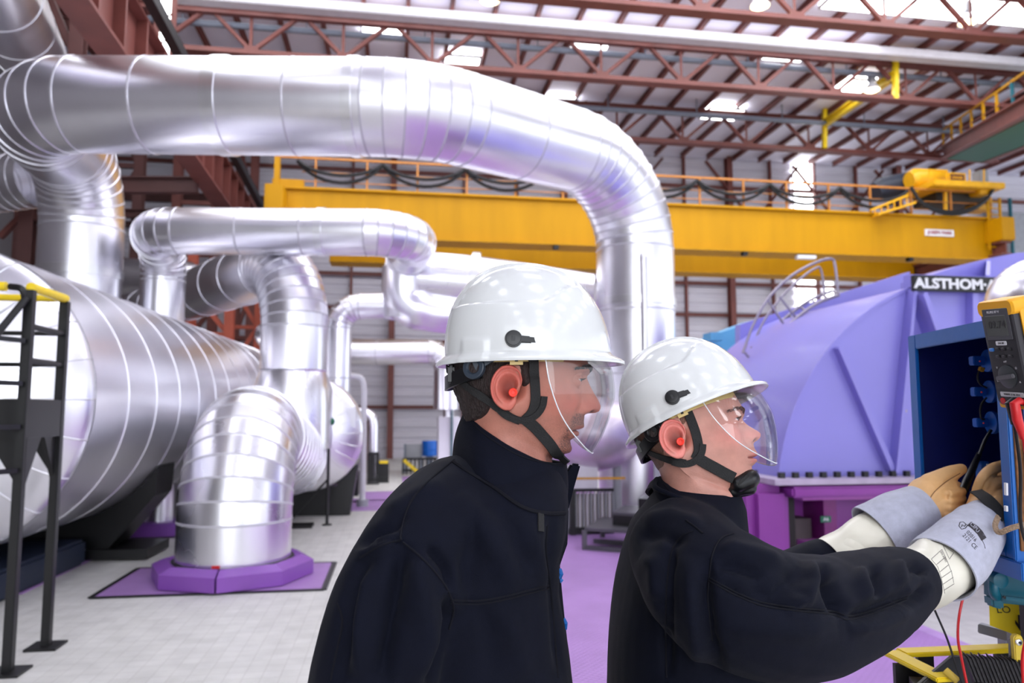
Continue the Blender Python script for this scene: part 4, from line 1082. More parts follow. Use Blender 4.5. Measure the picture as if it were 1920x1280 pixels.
# yellow and black stand
p = pz(1186, 985); t = thing('control_stand', 'yellow control stand on black legs behind the crouched man', 'control stand', (p.x, p.y, 0))
def cs(px, py): return PY(px, py, p.y)
for (u0, u1, nm) in ((1170, 1187, 'cabinet_post'), (1206, 1214, 'cabinet_post')):
    a_ = cs(u0, 838); c_ = cs(u1, 898); b = MB(); b.box(((a_.x+c_.x)/2, p.y, (a_.z+c_.z)/2), (c_.x-a_.x, 0.15, a_.z-c_.z)); cp = obj(nm, b, M_yellow, t, bevel=0.006)
    if u0 == 1170:
        h = MB(); h.box(cs(1181, 878)+Vector((0, -0.085, 0)), (0.035, 0.02, 0.12)); obj('switch', h, M_cable, cp)
a_ = cs(1187, 842); c_ = cs(1206, 880); b = MB(); b.box(((a_.x+c_.x)/2, p.y+0.06, (a_.z+c_.z)/2), (c_.x-a_.x, 0.03, a_.z-c_.z)); obj('blue_panel', b, mat('sky blue panel', (90, 150, 214), 0.4), t)
for (u0, u1) in ((1169, 1187), (1193, 1196), (1203, 1213)):
    a_ = cs(u0, 898); c_ = cs(u1, 985); b = MB(); b.box(((a_.x+c_.x)/2, p.y, a_.z/2), (c_.x-a_.x, 0.12, a_.z)); obj('leg', b, M_black, t)
b = MB(); b.box((p.x+0.06, p.y+0.02, 0.06), (0.5, 0.4, 0.1)); obj('base', b, M_black, t)
# ------------------------------------------------------------------ people
from mathutils import noise as mnoise
M_navy = mat('navy work cloth', (6, 9, 24), 0.82, var=0.1, scale=30, bump=0.18, bscale=900, spec=0.14, sheen=0.02)
M_seam = mat('navy stitched seam', (9, 10, 20), 0.8, var=0.1, spec=0.2)
M_shell = mat('glossy white helmet', (214, 216, 216), 0.17, var=0.01, scale=3, coat=0.4)
M_cream = mat('cream headband plastic', (222, 196, 130), 0.45, var=0.04)
M_strap = mat('black webbing strap', (17, 17, 19), 0.65, var=0.15, scale=300, bump=0.3, bscale=700)
M_plast = mat('black plastic', (13, 14, 17), 0.35, var=0.08)
M_gplast = mat('slate plastic', (44, 54, 66), 0.4, var=0.06)
M_plug = mat('orange red ear plug', (255, 62, 44), 0.5, var=0.05)
M_white_eye = mat('eye white', (232, 224, 220), 0.15, var=0.02)
M_iris = mat('iris', (74, 98, 112), 0.1, var=0.2, scale=200)
M_pupil = mat('pupil', (8, 8, 9), 0.1, var=0.0)
M_trous = mat('navy trousers', (22, 24, 40), 0.75, var=0.1, scale=30)
M_boot = mat('black boot leather', (20, 20, 22), 0.4, var=0.1)
def hair_mat(name, col, var=0.3):
    return mat(name, col, 0.55, var=var, scale=220, stretch=(1, 1, 0.25), bump=0.5, bscale=500, spec=0.35)
M_hair1 = hair_mat('dark brown hair', (48, 37, 36)); M_brow1 = hair_mat('dark brow hair', (40, 30, 30))
M_hair2 = hair_mat('short light brown hair', (128, 92, 78), 0.18); M_brow2 = hair_mat('light brow hair', (112, 76, 64))
def skin_mat(name):
    m = bpy.data.materials.new(name); m.use_nodes = True
    nt = m.node_tree; N = nt.nodes; L = nt.links; b = N['Principled BSDF']
    at = N.new('ShaderNodeAttribute'); at.attribute_name = 'skin'
    tc = N.new('ShaderNodeTexCoord')
    n = N.new('ShaderNodeTexNoise'); n.inputs['Scale'].default_value = 45; n.inputs['Detail'].default_value = 6
    L.new(tc.outputs['Object'], n.inputs['Vector'])
    mr = N.new('ShaderNodeMapRange'); mr.inputs['From Min'].default_value = 0.3; mr.inputs['From Max'].default_value = 0.7
    mr.inputs['To Min'].default_value = 0.9; mr.inputs['To Max'].default_value = 1.1
    L.new(n.outputs['Fac'], mr.inputs['Value'])
    mx = N.new('ShaderNodeVectorMath'); mx.operation = 'SCALE'
    L.new(at.outputs['Color'], mx.inputs[0]); L.new(mr.outputs[0], mx.inputs['Scale'])
    L.new(mx.outputs[0], b.inputs['Base Color'])
    b.inputs['Roughness'].default_value = 0.46; b.inputs['Specular IOR Level'].default_value = 0.4
    b.inputs['Subsurface Weight'].default_value = 0.12; b.inputs['Subsurface Radius'].default_value = (0.008, 0.003, 0.002); b.inputs['Subsurface Scale'].default_value = 1.0
    n2 = N.new('ShaderNodeTexNoise'); n2.inputs['Scale'].default_value = 420; n2.inputs['Detail'].default_value = 3
    L.new(tc.outputs['Object'], n2.inputs['Vector'])
    bp = N.new('ShaderNodeBump'); bp.inputs['Strength'].default_value = 0.12; bp.inputs['Distance'].default_value = 0.004
    L.new(n2.outputs['Fac'], bp.inputs['Height']); L.new(bp.outputs[0], b.inputs['Normal'])
    return m
M_skin = skin_mat('skin')
def visor_mat():
    m = bpy.data.materials.new('clear visor'); m.use_nodes = True
    nt = m.node_tree; N = nt.nodes; L = nt.links; N.clear()
    o = N.new('ShaderNodeOutputMaterial'); mx = N.new('ShaderNodeMixShader')
    t = N.new('ShaderNodeBsdfTransparent'); t.inputs[0].default_value = (0.975, 0.98, 0.985, 1)
    g = N.new('ShaderNodeBsdfGlossy'); g.inputs['Roughness'].default_value = 0.015
    fr = N.new('ShaderNodeFresnel'); fr.inputs[0].default_value = 1.42
    cl = N.new('ShaderNodeMath'); cl.operation = 'MINIMUM'; cl.inputs[1].default_value = 0.35
    L.new(fr.outputs[0], cl.inputs[0]); L.new(cl.outputs[0], mx.inputs[0]); L.new(t.outputs[0], mx.inputs[1]); L.new(g.outputs[0], mx.inputs[2]); L.new(mx.outputs[0], o.inputs[0])
    return m
M_visor = visor_mat()
M_vrim = mat('clear visor edge', (224, 228, 234), 0.08, var=0.02, spec=0.8)

def sstep(a, b, x):
    t = np.clip((x-a)/(b-a), 0, 1); return t*t*(3-2*t)
def itp(z, pts):
    pts = sorted(pts); xs = np.array([p[0] for p in pts]); ys = np.array([p[1] for p in pts])
    # monotone-ish smooth interpolation (pchip)
    h = np.diff(xs); d = np.diff(ys)/h; m = np.zeros(len(xs))
    for i in range(1, len(xs)-1):
        if d[i-1]*d[i] > 0: w1 = 2*h[i]+h[i-1]; w2 = h[i]+2*h[i-1]; m[i] = (w1+w2)/(w1/d[i-1]+w2/d[i])
    m[0] = d[0]; m[-1] = d[-1]
    z = np.clip(z, xs[0], xs[-1]); k = np.clip(np.searchsorted(xs, z)-1, 0, len(xs)-2)
    t = (z-xs[k])/h[k]
    return ys[k]*(1+2*t)*(1-t)**2+m[k]*h[k]*t*(1-t)**2+ys[k+1]*t*t*(3-2*t)+m[k+1]*h[k]*t*t*(t-1)
def G(x, s): return np.exp(-(x/s)**2)

class Frame:
    """head frame: x forward, y left, z up"""
    def __init__(s, origin, face, pitch, roll=0.0):
        s.o = Vector(origin); s.ex = Vector(face).normalized(); s.ez = Vector((0, 0, 1)); s.ey = s.ez.cross(s.ex)
        s.p = pitch; s.r = roll
    def mat(s, pitch=None):
        p = s.p if pitch is None else pitch
        fx = s.ex*math.cos(p)+s.ez*math.sin(p); fz = -s.ex*math.sin(p)+s.ez*math.cos(p)
        c, q = math.cos(s.r), math.sin(s.r)
        M = Matrix((fx, s.ey*c-fz*q, s.ey*q+fz*c)).transposed().to_4x4(); M.translation = s.o
        return M

def build_head(fr, pr):
    """continuous head + neck surface; returns vertex array (local, unpitched), faces, colours"""
    nr, nc = 400, 340
    zt, zb = 0.132, -0.215
    zd = np.linspace(zt, zb, 4000); dens = 1+3.2*(sstep(-0.085, -0.06, zd)*sstep(0.07, 0.05, zd)); cum = np.cumsum(dens); cum = (cum-cum[0])/(cum[-1]-cum[0])
    zs = np.interp(np.linspace(0, 1, nr), cum, zd)
    v = np.linspace(-1, 1, nc, endpoint=False)
    th = np.pi*np.sign(v)*np.abs(v)**1.75            # columns crowd towards the front
    xf = pr['xf']; F0p = pr['f0']
    Z = zs[:, None]*np.ones((1, nc)); T = th[None, :]*np.ones((nr, 1))
    fz = itp(zs, xf); f0 = itp(zs, F0p)
    Wd = itp(zs, pr['w']); xb = itp(zs, pr['xb'])
    a = np.where(np.cos(T) > 0, f0[:, None], -xb[:, None]); b = Wd[:, None]
    ex = np.where(np.cos(T) > 0, 2.35, 2.1)
    r = 1.0/((np.abs(np.cos(T))/np.maximum(a, 1e-3))**ex+(np.abs(np.sin(T))/b)**ex)**(1/ex)
    X = r*np.cos(T); Y = r*np.sin(T)
    front = sstep(0.0, 0.35, np.cos(T))
    disp = (fz-f0)[:, None]
    sig = itp(zs, pr['sig'])[:, None]
    X = X+disp*G(Y, sig)*front
    zn, zi, zsub, zmo, zch, zeye = pr['z_nasion'], pr['z_tip'], pr['z_sub'], pr['z_mouth'], pr['z_chin'], pr['z_eye']
    for s in (-1, 1):
        yy = Y*s
        X -= 0.0075*G(yy-0.032, 0.015)*G(Z-zeye, 0.0105)*front            # eye socket
        X += 0.0030*G(yy-0.030, 0.022)*G(Z-(zn+0.011), 0.007)*front          # brow ridge
        X += 0.0030*G(yy-0.046, 0.016)*G(Z-(zi+0.006), 0.014)*front          # cheek bone
        X -= 0.0030*G(yy-0.043, 0.014)*G(Z-(zmo-0.002), 0.018)*front         # hollow beside mouth
        X += 0.0062*G(yy-0.0145, 0.0052)*G(Z-(zi-0.0075), 0.0065)*front        # nostril wing
        X -= 0.0022*G(yy-0.0215, 0.003)*G(Z-(zi-0.008), 0.009)*front         # wing crease
        X -= 0.0040*G(yy-0.0075, 0.0032)*G(Z-(zsub+0.0045), 0.0028)*front      # nostril
        X -= 0.0014*np.exp(-((yy-0.026-(zi-Z)*0.35)/0.005)**2)*sstep(zmo-0.012, zi, Z)*sstep(zi+0.006, zi-0.006, Z)*front   # smile fold
    eye_t = np.zeros_like(X); rim_t = np.zeros_like(X)
    xe, hu, hl = pr['x_eye'], pr['lid_up'], pr['lid_lo']
    for s in (-1, 1):
        dy = Y*s-0.0315; dz = Z-zeye; rl = 0.0139
        q = rl**2-(dy/1.22)**2-(dz*0.98)**2
        xs = xe+np.sqrt(np.maximum(q, 0)); k_ = 0.0045
        sm = 0.5*(X+xs+np.sqrt((X-xs)**2+k_**2))-k_*0.25
        wq = sstep(0.0, 0.00007, q)*front
        X = X*(1-wq)+np.maximum(sm, X)*wq
        we = 0.0135; par = 1-(dy/we)**2; tilt = 0.06*dy
        zu = hu*np.maximum(par, 0)**0.8+tilt; zl = -hl*np.maximum(par, 0)+tilt
        X -= 0.0011*G(dz-zu-0.0048, 0.0011)*sstep(0.018, 0.012, np.abs(dy))*front
        ins = (np.abs(dy) < we) & (dz < zu) & (dz > zl) & (np.cos(T) > 0)
        X = np.where(ins, xe+np.sqrt(np.maximum(0.0122**2-dy**2-dz**2, 0))-0.0035, X)
        eye_t = np.maximum(eye_t, ins*1.0)
        edge = np.exp(-(np.minimum(np.abs(dz-zu), np.abs(dz-zl))/0.0013)**2)*sstep(0.016, 0.0125, np.abs(dy))*front
        rim_t = np.maximum(rim_t, edge)
    lipw = sstep(0.029, 0.020, np.abs(Y))
    X -= 0.0042*G(Z-zmo+0.0012*np.abs(Y)/0.02, 0.0016)*lipw*front
    X -= 0.0015*G(Y, 0.0035)*sstep(zmo+0.004, zmo+0.008, Z)*sstep(zsub, zsub-0.004, Z)*front  # philtrum
    # jaw to neck
    cA = np.cos(T)
    zj = np.where(cA > 0, pr['zj_side']+(pr['zj_front']-pr['zj_side'])*np.clip(cA, 0, 1)**1.2, pr['zj_side']+(-0.035-pr['zj_side'])*np.clip(-cA, 0, 1)**0.8)
    wj = np.where(cA > 0, 0.018-0.009*np.clip(cA, 0, 1), 0.018+0.05*np.clip(-cA, 0, 1))
    k = sstep(-1, 1, (Z-zj)/wj)
    cxn = pr.get('nx', 0.0)+pr.get('lean', 0.0)*(Z+0.08)
    rn = pr.get('neck', 0.057)*(1+0.12*sstep(-0.14, -0.22, Z))
    Xn = cxn+rn*1.06*np.cos(T); Yn = rn*np.sin(T)
    Xn += 0.006*G(Y, 0.012)*G(Z+0.135, 0.014)*front        # larynx
    for s in (-1, 1): Yn += s*0.003*G(T-s*0.9-(Z+0.15)*3.0, 0.16)*sstep(-0.25, -0.12, Z)   # neck cord
    X = Xn*(1-k)+X*k; Y = Yn*(1-k)+Y*k
    # hollow behind the ear bowl
    eo = pr.get('ear', (0, 0))
    de = ((X-eo[0]+0.0035)**2+(Z-eo[1]-0.006)**2)/0.0180**2
    Y = Y*(1-0.27*np.exp(-de**2)*sstep(0.05, 0.06, np.abs(Y)))
    # close the crown
    cr = np.sqrt(np.clip(1-((Z-0.085)/(zt-0.085)).clip(0, 1)**2.2, 0, 1))
    X = X*cr+(0.0)*(1-cr); Y = Y*cr
    # colours
    base = np.array(rgb(*pr['skin'])[:3]); C = np.ones((nr, nc, 3))*base
    def tint(w, c):
        nonlocal C
        w = np.clip(w, 0, 1)[..., None]; C = C*(1-w)+np.array(rgb(*c)[:3])*w
    red = pr['red']
    tint(0.55*G(Y, 0.02)*G(Z-zi, 0.013)*front, red)
    for s in (-1, 1): tint(0.45*G(Y*s-0.045, 0.022)*G(Z-(zi+0.0), 0.02)*front, red)
    lw = lipw*front*(sstep(zmo-0.012, zmo-0.008, Z)*sstep(zmo+0.009, zmo+0.0055, Z))
    lw = lw*sstep(0.026, 0.018, np.abs(Y))
    tint(0.7*lw, pr['lip'])
    tint(0.75*G(Z-zmo+0.0012*np.abs(Y)/0.02, 0.0012)*lipw*front, (70, 30, 30))
    for s in (-1, 1): tint(1.0*G(Y*s-0.0075, 0.003)*G(Z-(zsub+0.004), 0.0026)*front, (60, 24, 22))  # dark tint imitates the shade inside the nostrils
    tint(0.5*rim_t, pr['lidrim']); tint(0.9*eye_t, (150, 70, 66))
    if pr.get('stubble'):
        amt, col = pr['stubble']
        nz = np.array([[mnoise.noise(Vector((X[i, j]*1100, Y[i, j]*1100, Z[i, j]*700))) for j in range(nc)] for i in range(nr)])
        mou = sstep(zsub+0.001, zsub-0.003, Z)*sstep(zmo+0.004, zmo+0.008, Z)*sstep(0.034, 0.024, np.abs(Y))*front
        goa = sstep(0.036, 0.026, np.abs(Y))*sstep(zmo-0.010, zmo-0.015, Z)*sstep(-0.105, -0.092, Z)*front
        side = sstep(0.022, 0.030, np.abs(Y))*sstep(0.040, 0.033, np.abs(Y))*sstep(zsub, zsub-0.008, Z)*sstep(-0.1, -0.09, Z)*front*0.9
        w = np.clip(mou+goa+side, 0, 1)*(1-lw*0.9)
        jaw = sstep(zsub, zsub-0.02, Z)*sstep(-0.13, -0.1, Z)*sstep(-0.1, 0.2, np.cos(T))*0.22
        tint((w*0.85+jaw*(1-w))*amt*(0.75+0.9*nz), col)
        X = X+w*0.0007*front*amt
    else:
        jaw = sstep(zsub, zsub-0.02, Z)*sstep(-0.13, -0.1, Z)*sstep(-0.1, 0.2, np.cos(T))*0.16
        tint(jaw, (150, 104, 92))
    V = np.stack([X, Y, Z], -1)
    return V, C, th

def pitch_verts(V, fr, hinge=(-0.055, -0.17)):
    """bend the neck: full head pitch above, upright below"""
    k = sstep(hinge[1], hinge[0], V[..., 2]); w = k*fr.p; r = k*fr.r
    y = V[..., 1]*np.cos(r)+V[..., 2]*np.sin(r); z0 = -V[..., 1]*np.sin(r)+V[..., 2]*np.cos(r)
    x = V[..., 0]*np.cos(w)-z0*np.sin(w); z = V[..., 0]*np.sin(w)+z0*np.cos(w)
    U = np.stack([x, y, z], -1)
    B = np.array([list(fr.ex), list(fr.ey), list(fr.ez)])
    return U @ B+np.array(list(fr.o))

def add_color(me, cols):
    at = me.attributes.new('skin', 'FLOAT_COLOR', 'POINT')
    c = np.ones((len(me.vertices), 4), dtype=np.float32); c[:, :3] = cols; at.data.foreach_set('color', c.ravel())

def ear_geo(side, base, red, yoff):
    """ear in head coordinates; side -1 = right. outline sampled about the bowl"""
    na, nr = 72, 22
    out = [(0, .0135), (25, .0165), (50, .025), (75, .0335), (95, .0365), (115, .036), (140, .032), (165, .029), (190, .0275), (215, .0275), (240, .0285), (262, .030), (280, .029), (300, .0215), (320, .0145), (340, .0125), (360, .0135)]
    A = np.radians(np.array([o[0] for o in out])); Rr = np.array([o[1] for o in out])
    V, C, F = [], [], []
    b = np.array(rgb(*base)[:3]); rd = np.array(rgb(*red)[:3]); dk = np.array(rgb(120, 52, 46)[:3])
    for i in range(nr+2):
        for j in range(na):
            th = 2*math.pi*j/na; R0 = float(np.interp(th, A, Rr)); rho = min(i/nr, 1.0)
            uu = R0*rho*math.cos(th); vv = R0*rho*math.sin(th)
            x = uu-0.0045; z = vv+0.003
            stand = 0.004+0.017*(float(sstep(0.012, -0.03, x)))
            deg = math.degrees(th)
            helix = float(sstep(20, 60, deg)*sstep(255, 215, deg)); lobe = float(sstep(235, 262, deg)*sstep(330, 300, deg))
            h = stand
            h += 0.0034*helix*math.exp(-((rho-0.93)/0.07)**2)
            h -= 0.0016*helix*math.exp(-((rho-0.82)/0.06)**2)
            h += 0.0026*float(sstep(60, 100, deg)*sstep(275, 240, deg))*math.exp(-((rho-0.68)/0.09)**2)
            h -= 0.0125*math.exp(-(rho/(0.50+0.06*math.sin(th)))**5)
            h += 0.0045*float(sstep(300, 330, deg)+sstep(40, 10, deg))*math.exp(-((rho-0.70)/0.16)**2)     # tragus
            h += 0.003*lobe*math.exp(-((rho-0.8)/0.25)**2)
            h -= 0.002*(rho > 0.985)
            if i == nr+1: h -= 0.010; x *= 0.93; z = 0.003+(z-0.003)*0.95
            if i > nr-1 and (deg < 30 or deg > 320): h = min(h, 0.0)-0.002
            V.append((x, side*(yoff+h), z))
            rw = 0.75*helix*rho**1.5+0.35; rw += 0.3*lobe; rw -= 0.2*helix*math.exp(-((rho-0.8)/0.07)**2)
            c = b*(1-min(rw, 1))+rd*min(rw, 1)
            dw = 0.8*math.exp(-(rho/0.46)**4)+0.18*helix*math.exp(-((rho-0.83)/0.05)**2)  # dark tint paints shade into the ear bowl and helix groove
            C.append(c*(1-dw)+dk*dw)
    for i in range(nr+1):
        for j in range(na):
            k = (j+1) % na
            F.append((i*na+j, i*na+k, (i+1)*na+k, (i+1)*na+j))
    return np.array(V), np.array(C), F

def mesh_obj(name, V, F, m, parent, smooth=180, col=None, recalc=True):
    me = bpy.data.meshes.new(name); me.from_pydata([tuple(x) for x in V], [], [tuple(f) for f in F]); me.materials.append(m)
    if col is not None: add_color(me, col)
    if recalc:
        bm = bmesh.new(); bm.from_mesh(me); bmesh.ops.recalc_face_normals(bm, faces=bm.faces); bm.to_mesh(me); bm.free()
    shade(me, smooth); return link(name, me, parent)

def bvh_of(objs):
    vs, fs = [], []
    for o in objs:
        k = len(vs); me = o.data; vs += [v.co.copy() for v in me.vertices]; fs += [tuple(i+k for i in p.vertices) for p in me.polygons]
    return BVHTree.FromPolygons(vs, fs)
def shoot(bv, px, py, lift=0.003, d0=None):
    r = ray(px, py).normalized(); h = bv.ray_cast(CAM, r)
    if h[0] is None: return None
    n = h[1] if h[1].dot(r) < 0 else -h[1]
    return h[0]+n*lift, n
def strap_pts(bv, poly, lift, per=7, dfall=1.2):
    pts = catmull([Vector((u, v, 0)) for u, v in poly], per); out = []
    hits = [shoot(bv, p.x, p.y, lift) for p in pts]
    good = [i for i, h in enumerate(hits) if h]
    for i, p in enumerate(pts):
        if hits[i]: out.append(hits[i]); continue
        if good:
            g = min(good, key=lambda q: abs(q-i)); d = (hits[g][0]-CAM).dot(FWD); out.append((P(p.x, p.y, d), hits[g][1]))
        else: out.append((P(p.x, p.y, dfall), -FWD))
    # smooth the depth a little
    q = [o[0] for o in out]
    for _ in range(3): q = [q[0]]+[(q[i-1]+q[i]*2+q[i+1])/4 for i in range(1, len(q)-1)]+[q[-1]]
    return q, [o[1] for o in out]
def mirror_pts(fr, pts, M):
    Mi = M.inverted(); out = []
    for p in pts:
        q = Mi @ p; q.y = -q.y; out.append(M @ q)
    return out

def make_helmet(person, fr, hp, label):
    """hard hat in its own frame: shell, headband, lever, visor and straps"""
    M = fr.mat(hp) @ Matrix.Translation(fr.hshift) @ Matrix.Diagonal(Vector((fr.hscale[0], fr.hscale[1], fr.hscale[2], 1)))
    z0, H, A, B = 0.058, 0.147, 0.131, 0.106
    nt_, nr = 160, 64
    V = []; rows = []
    def outer(th, ph, off=0.0):
        c, s = math.cos(th), math.sin(th)
        ex = 2.12
        rr = 1.0/((abs(c)/A)**ex+(abs(s)/B)**ex)**(1/ex)
        rho = math.cos(ph)**0.86; z = z0+H*math.sin(ph)**0.97
        cx = 0.027-0.009*math.sin(ph)
        x = cx+rr*rho*c; y = rr*rho*s
        # raised side panels, crest and clip pads
        zl = 0.133+0.030*float(sstep(0.045, 0.098, x))
        up = float(sstep(zl-0.0012, zl+0.0012, z)*sstep(0.030, 0.033, abs(y)+0.0*x)*sstep(0.106, 0.103, x))
        d = -0.0034*up+off
        d += 0.0030*float(sstep(-0.0735, -0.0715, x)*sstep(-0.032, -0.034, x)*sstep(0.0785, 0.0765, z)*sstep(0.03, 0.04, abs(y)))
        n = Vector((x-cx, y*1.25, (z-z0)*0.9)).normalized()
        return Vector((x, y, z))+n*d
    rings = []
    for i in range(nr+1):
        ph = math.radians(89.3)*(1-i/nr)
        rings.append([outer(2*math.pi*j/nt_, ph) for j in range(nt_)])
    def brim(th, out, dz):
        p = outer(th, 0.0); c, s = math.cos(th), math.sin(th)
        f = max(0, c); b_ = max(0, -c)
        o = (0.004+0.0165*f**5+0.010*b_**4)*out
        n = Vector((c, s*1.1, 0)).normalized()
        return p+n*o+Vector((0, 0, dz-0.006*out*f**4*0.5-0.004*b_**3*out))
    rings.append([brim(2*math.pi*j/nt_, 0.25, -0.002) for j in range(nt_)])
    rings.append([brim(2*math.pi*j/nt_, 0.85, -0.006) for j in range(nt_)])
    rings.append([brim(2*math.pi*j/nt_, 1.0, -0.008) for j in range(nt_)])
    rings.append([brim(2*math.pi*j/nt_, 1.0, -0.0125) for j in range(nt_)])
    rings.append([brim(2*math.pi*j/nt_, 0.8, -0.0135) for j in range(nt_)])
    rings.append([brim(2*math.pi*j/nt_, -0.2, -0.0095) for j in range(nt_)])
    for i in range(16):
        ph = math.radians(88)*i/15
        rings.append([outer(2*math.pi*j/nt_, ph, -0.006) for j in range(nt_)])
    mb = MB(); mb.rings([[M @ p for p in r] for r in rings], caps=True)
    h = obj('helmet', mb, M_shell, person, smooth=60); h['label'] = label
    # local ray hits on the shell side
    loc = MB(); loc.rings(rings, caps=True)
    bl = BVHTree.FromPolygons([Vector(v) for v in loc.v], loc.f)
    def side(x, z, s, lift):
        hh = bl.ray_cast(Vector((x, s*0.4, z)), Vector((0, -s, 0)))
        return hh[0]+hh[1]*lift if hh[0] else Vector((x, s*B, z))
    for s in (-1, 1):
        b = MB(); c = side(0.004, 0.0755, s, 0.0); n = Vector((0, s, 0.12)).normalized()
        b.lathe([(0.0118, -0.004), (0.0124, 0.003), (0.0114, 0.006), (0.006, 0.0068)], M @ c, (M.to_3x3() @ n), 32)
        e = side(0.047, 0.0725, s, 0.006)
        p0 = M @ (c+n*0.005-Vector((0.004, 0, 0))); p1 = M @ (e+n*0.001)
        b.bar(p0, p1, 0.0100, 0.0065, M.to_3x3() @ n)
        b.bar(M @ (e+n*0.001-Vector((0.006, 0, 0.0))), M @ (e+n*0.002+Vector((0.001, 0, 0))), 0.0115, 0.007, M.to_3x3() @ n)
        obj('pivot_lever', b, M_plast, h, smooth=40, bevel=0.0012)
        q = side(0.145, 0.088, s, 0.0); q = Vector((0.143, s*0.032, 0.09))
        hh = bl.ray_cast(Vector((0.3, s*0.042, 0.086)), Vector((-1, 0, 0)))
        if hh[0]:
            b = MB(); b.bar(M @ (hh[0]+hh[1]*0.0003+Vector((0, 0, -0.006))), M @ (hh[0]+hh[1]*0.0003+Vector((-0.002, 0, 0.006))), 0.003, 0.002, M.to_3x3() @ hh[1]); obj('vent_slot', b, M_grey, h)
    # headband inside the rim
    ring = []
    b = MB(); prof = []
    for (zz, k) in ((0.061, 0.0), (0.044, 0.0), (0.044, -0.0025), (0.061, -0.0025)):
        prof.append([M @ Vector((0.012+(0.103+k)*math.cos(t), (0.086+k)*math.sin(t), zz)) for t in [2*math.pi*j/64 for j in range(64)]])
    b.rings(prof, caps=False, closed=True); obj('headband', b, M_cream, h)
    for s in (-1, 1):
        b = MB(); c = Vector((0.008, s*0.0905, 0.045)); b.box(M @ c, (0.019, 0.004, 0.012), M.to_3x3()); b2 = obj('clip', b, M_cream, h)
        b = MB(); b.box(M @ (c+Vector((0, s*0.0024, 0.001))), (0.005, 0.001, 0.005), M.to_3x3()); obj('clip_slot', b, M_plast, h)
    # visor
    xfr = [(0.066, 0.128), (0.05, 0.150), (0.03, 0.160), (0.0, 0.1625), (-0.03, 0.1565), (-0.06, 0.1455), (-0.08, 0.1355), (-0.094, 0.1265)]
    xed = [(0.066, 0.048), (0.05, 0.050), (0.02, 0.054), (0.0, 0.059), (-0.03, 0.070), (-0.055, 0.085), (-0.075, 0.102), (-0.088, 0.115), (-0.094, 0.1235)]
    xed, xfr = [(z, x) for z, x in xed], [(z, x) for z, x in xfr]
    nz, nf = 70, 72
    zs = np.linspace(0.062, -0.0935, nz); grid = []
    wid = itp(zs, [(0.066, 0.098), (0.0, 0.098), (-0.05, 0.09), (-0.094, 0.07)])
    xf_ = itp(zs, xfr); xe_ = itp(zs, xed)
    for i in range(nz):
        xc = 0.034; pm = math.acos(max(-1, min(1, (xe_[i]-xc)/(xf_[i]-xc))))
        grid.append([M @ Vector((xc+(xf_[i]-xc)*math.cos(f), wid[i]*math.sin(f), zs[i])) for f in np.linspace(-pm, pm, nf)])
    b = MB()
    for off in (0.0, 0.0022):
        o = len(b.v)
        for r in grid:
            c = M @ Vector((0.034, 0, 0))
            for p in r:
                q = p if off == 0 else p+((c-p)-(M.to_3x3() @ Vector((0, 0, 1)))*(c-p).dot(M.to_3x3() @ Vector((0, 0, 1)))).normalized()*off
                b.v.append(tuple(q))
        for i in range(nz-1):
            for j in range(nf-1): b.f.append((o+i*nf+j, o+i*nf+j+1, o+(i+1)*nf+j+1, o+(i+1)*nf+j)); b.mi.append(0)
    vis = obj('visor', b, M_visor, h, smooth=180); vis['label'] = 'clear curved face shield'
    b = MB(); edge = [r[0] for r in grid]+grid[-1]+[r[-1] for r in reversed(grid)]
    b.tube(edge[::2], 0.0009, 6); obj('visor_rim', b, M_vrim, h)
    # nape cradle with ratchet ring
    b = MB(); pts, nm = [], []
    for t in np.linspace(115, 245, 25):
        a = math.radians(t); pts.append(M @ Vector((0.0+0.103*math.cos(a), 0.09*math.sin(a), 0.035-0.020*abs(math.cos(a))**2))); nm.append(M.to_3x3() @ Vector((math.cos(a), math.sin(a), 0)))
    b.ribbon(pts, nm, 0.022, 0.003); obj('nape_cradle', b, M_plast, h)
    for s in (-1, 1):
        c = Vector((-0.054, s*0.0835, 0.036)); n = Vector((-0.42, s*0.9, 0.1)).normalized()
        b = MB(); b.lathe([(0.017, -0.003), (0.017, 0.003), (0.0155, 0.0042), (0.0105, 0.0042), (0.0085, 0.0015), (0.0085, -0.003)], M @ c, M.to_3x3() @ n, 32)
        b.ribbon([M @ Vector((-0.055, s*0.084, 0.04)), M @ Vector((-0.03, s*0.0885, 0.052)), M @ Vector((-0.006, s*0.0905, 0.058))], [M.to_3x3() @ Vector((-0.2, s, 0))]*3, [0.022, 0.018, 0.01], 0.003)
        obj('cradle_arm', b, fr.cradle, h)
        b = MB(); b.lathe([(0.0085, 0.0), (0.0085, 0.0008)], M @ c, M.to_3x3() @ n, 24); obj('ring_hole', b, M_hair1, h)
        b = MB(); c = Vector((-0.091, s*0.033, 0.028)); b.box(M @ c, (0.010, 0.026, 0.028), M.to_3x3()); obj('nape_buckle', b, M_plast, h, bevel=0.003)
    return h, M

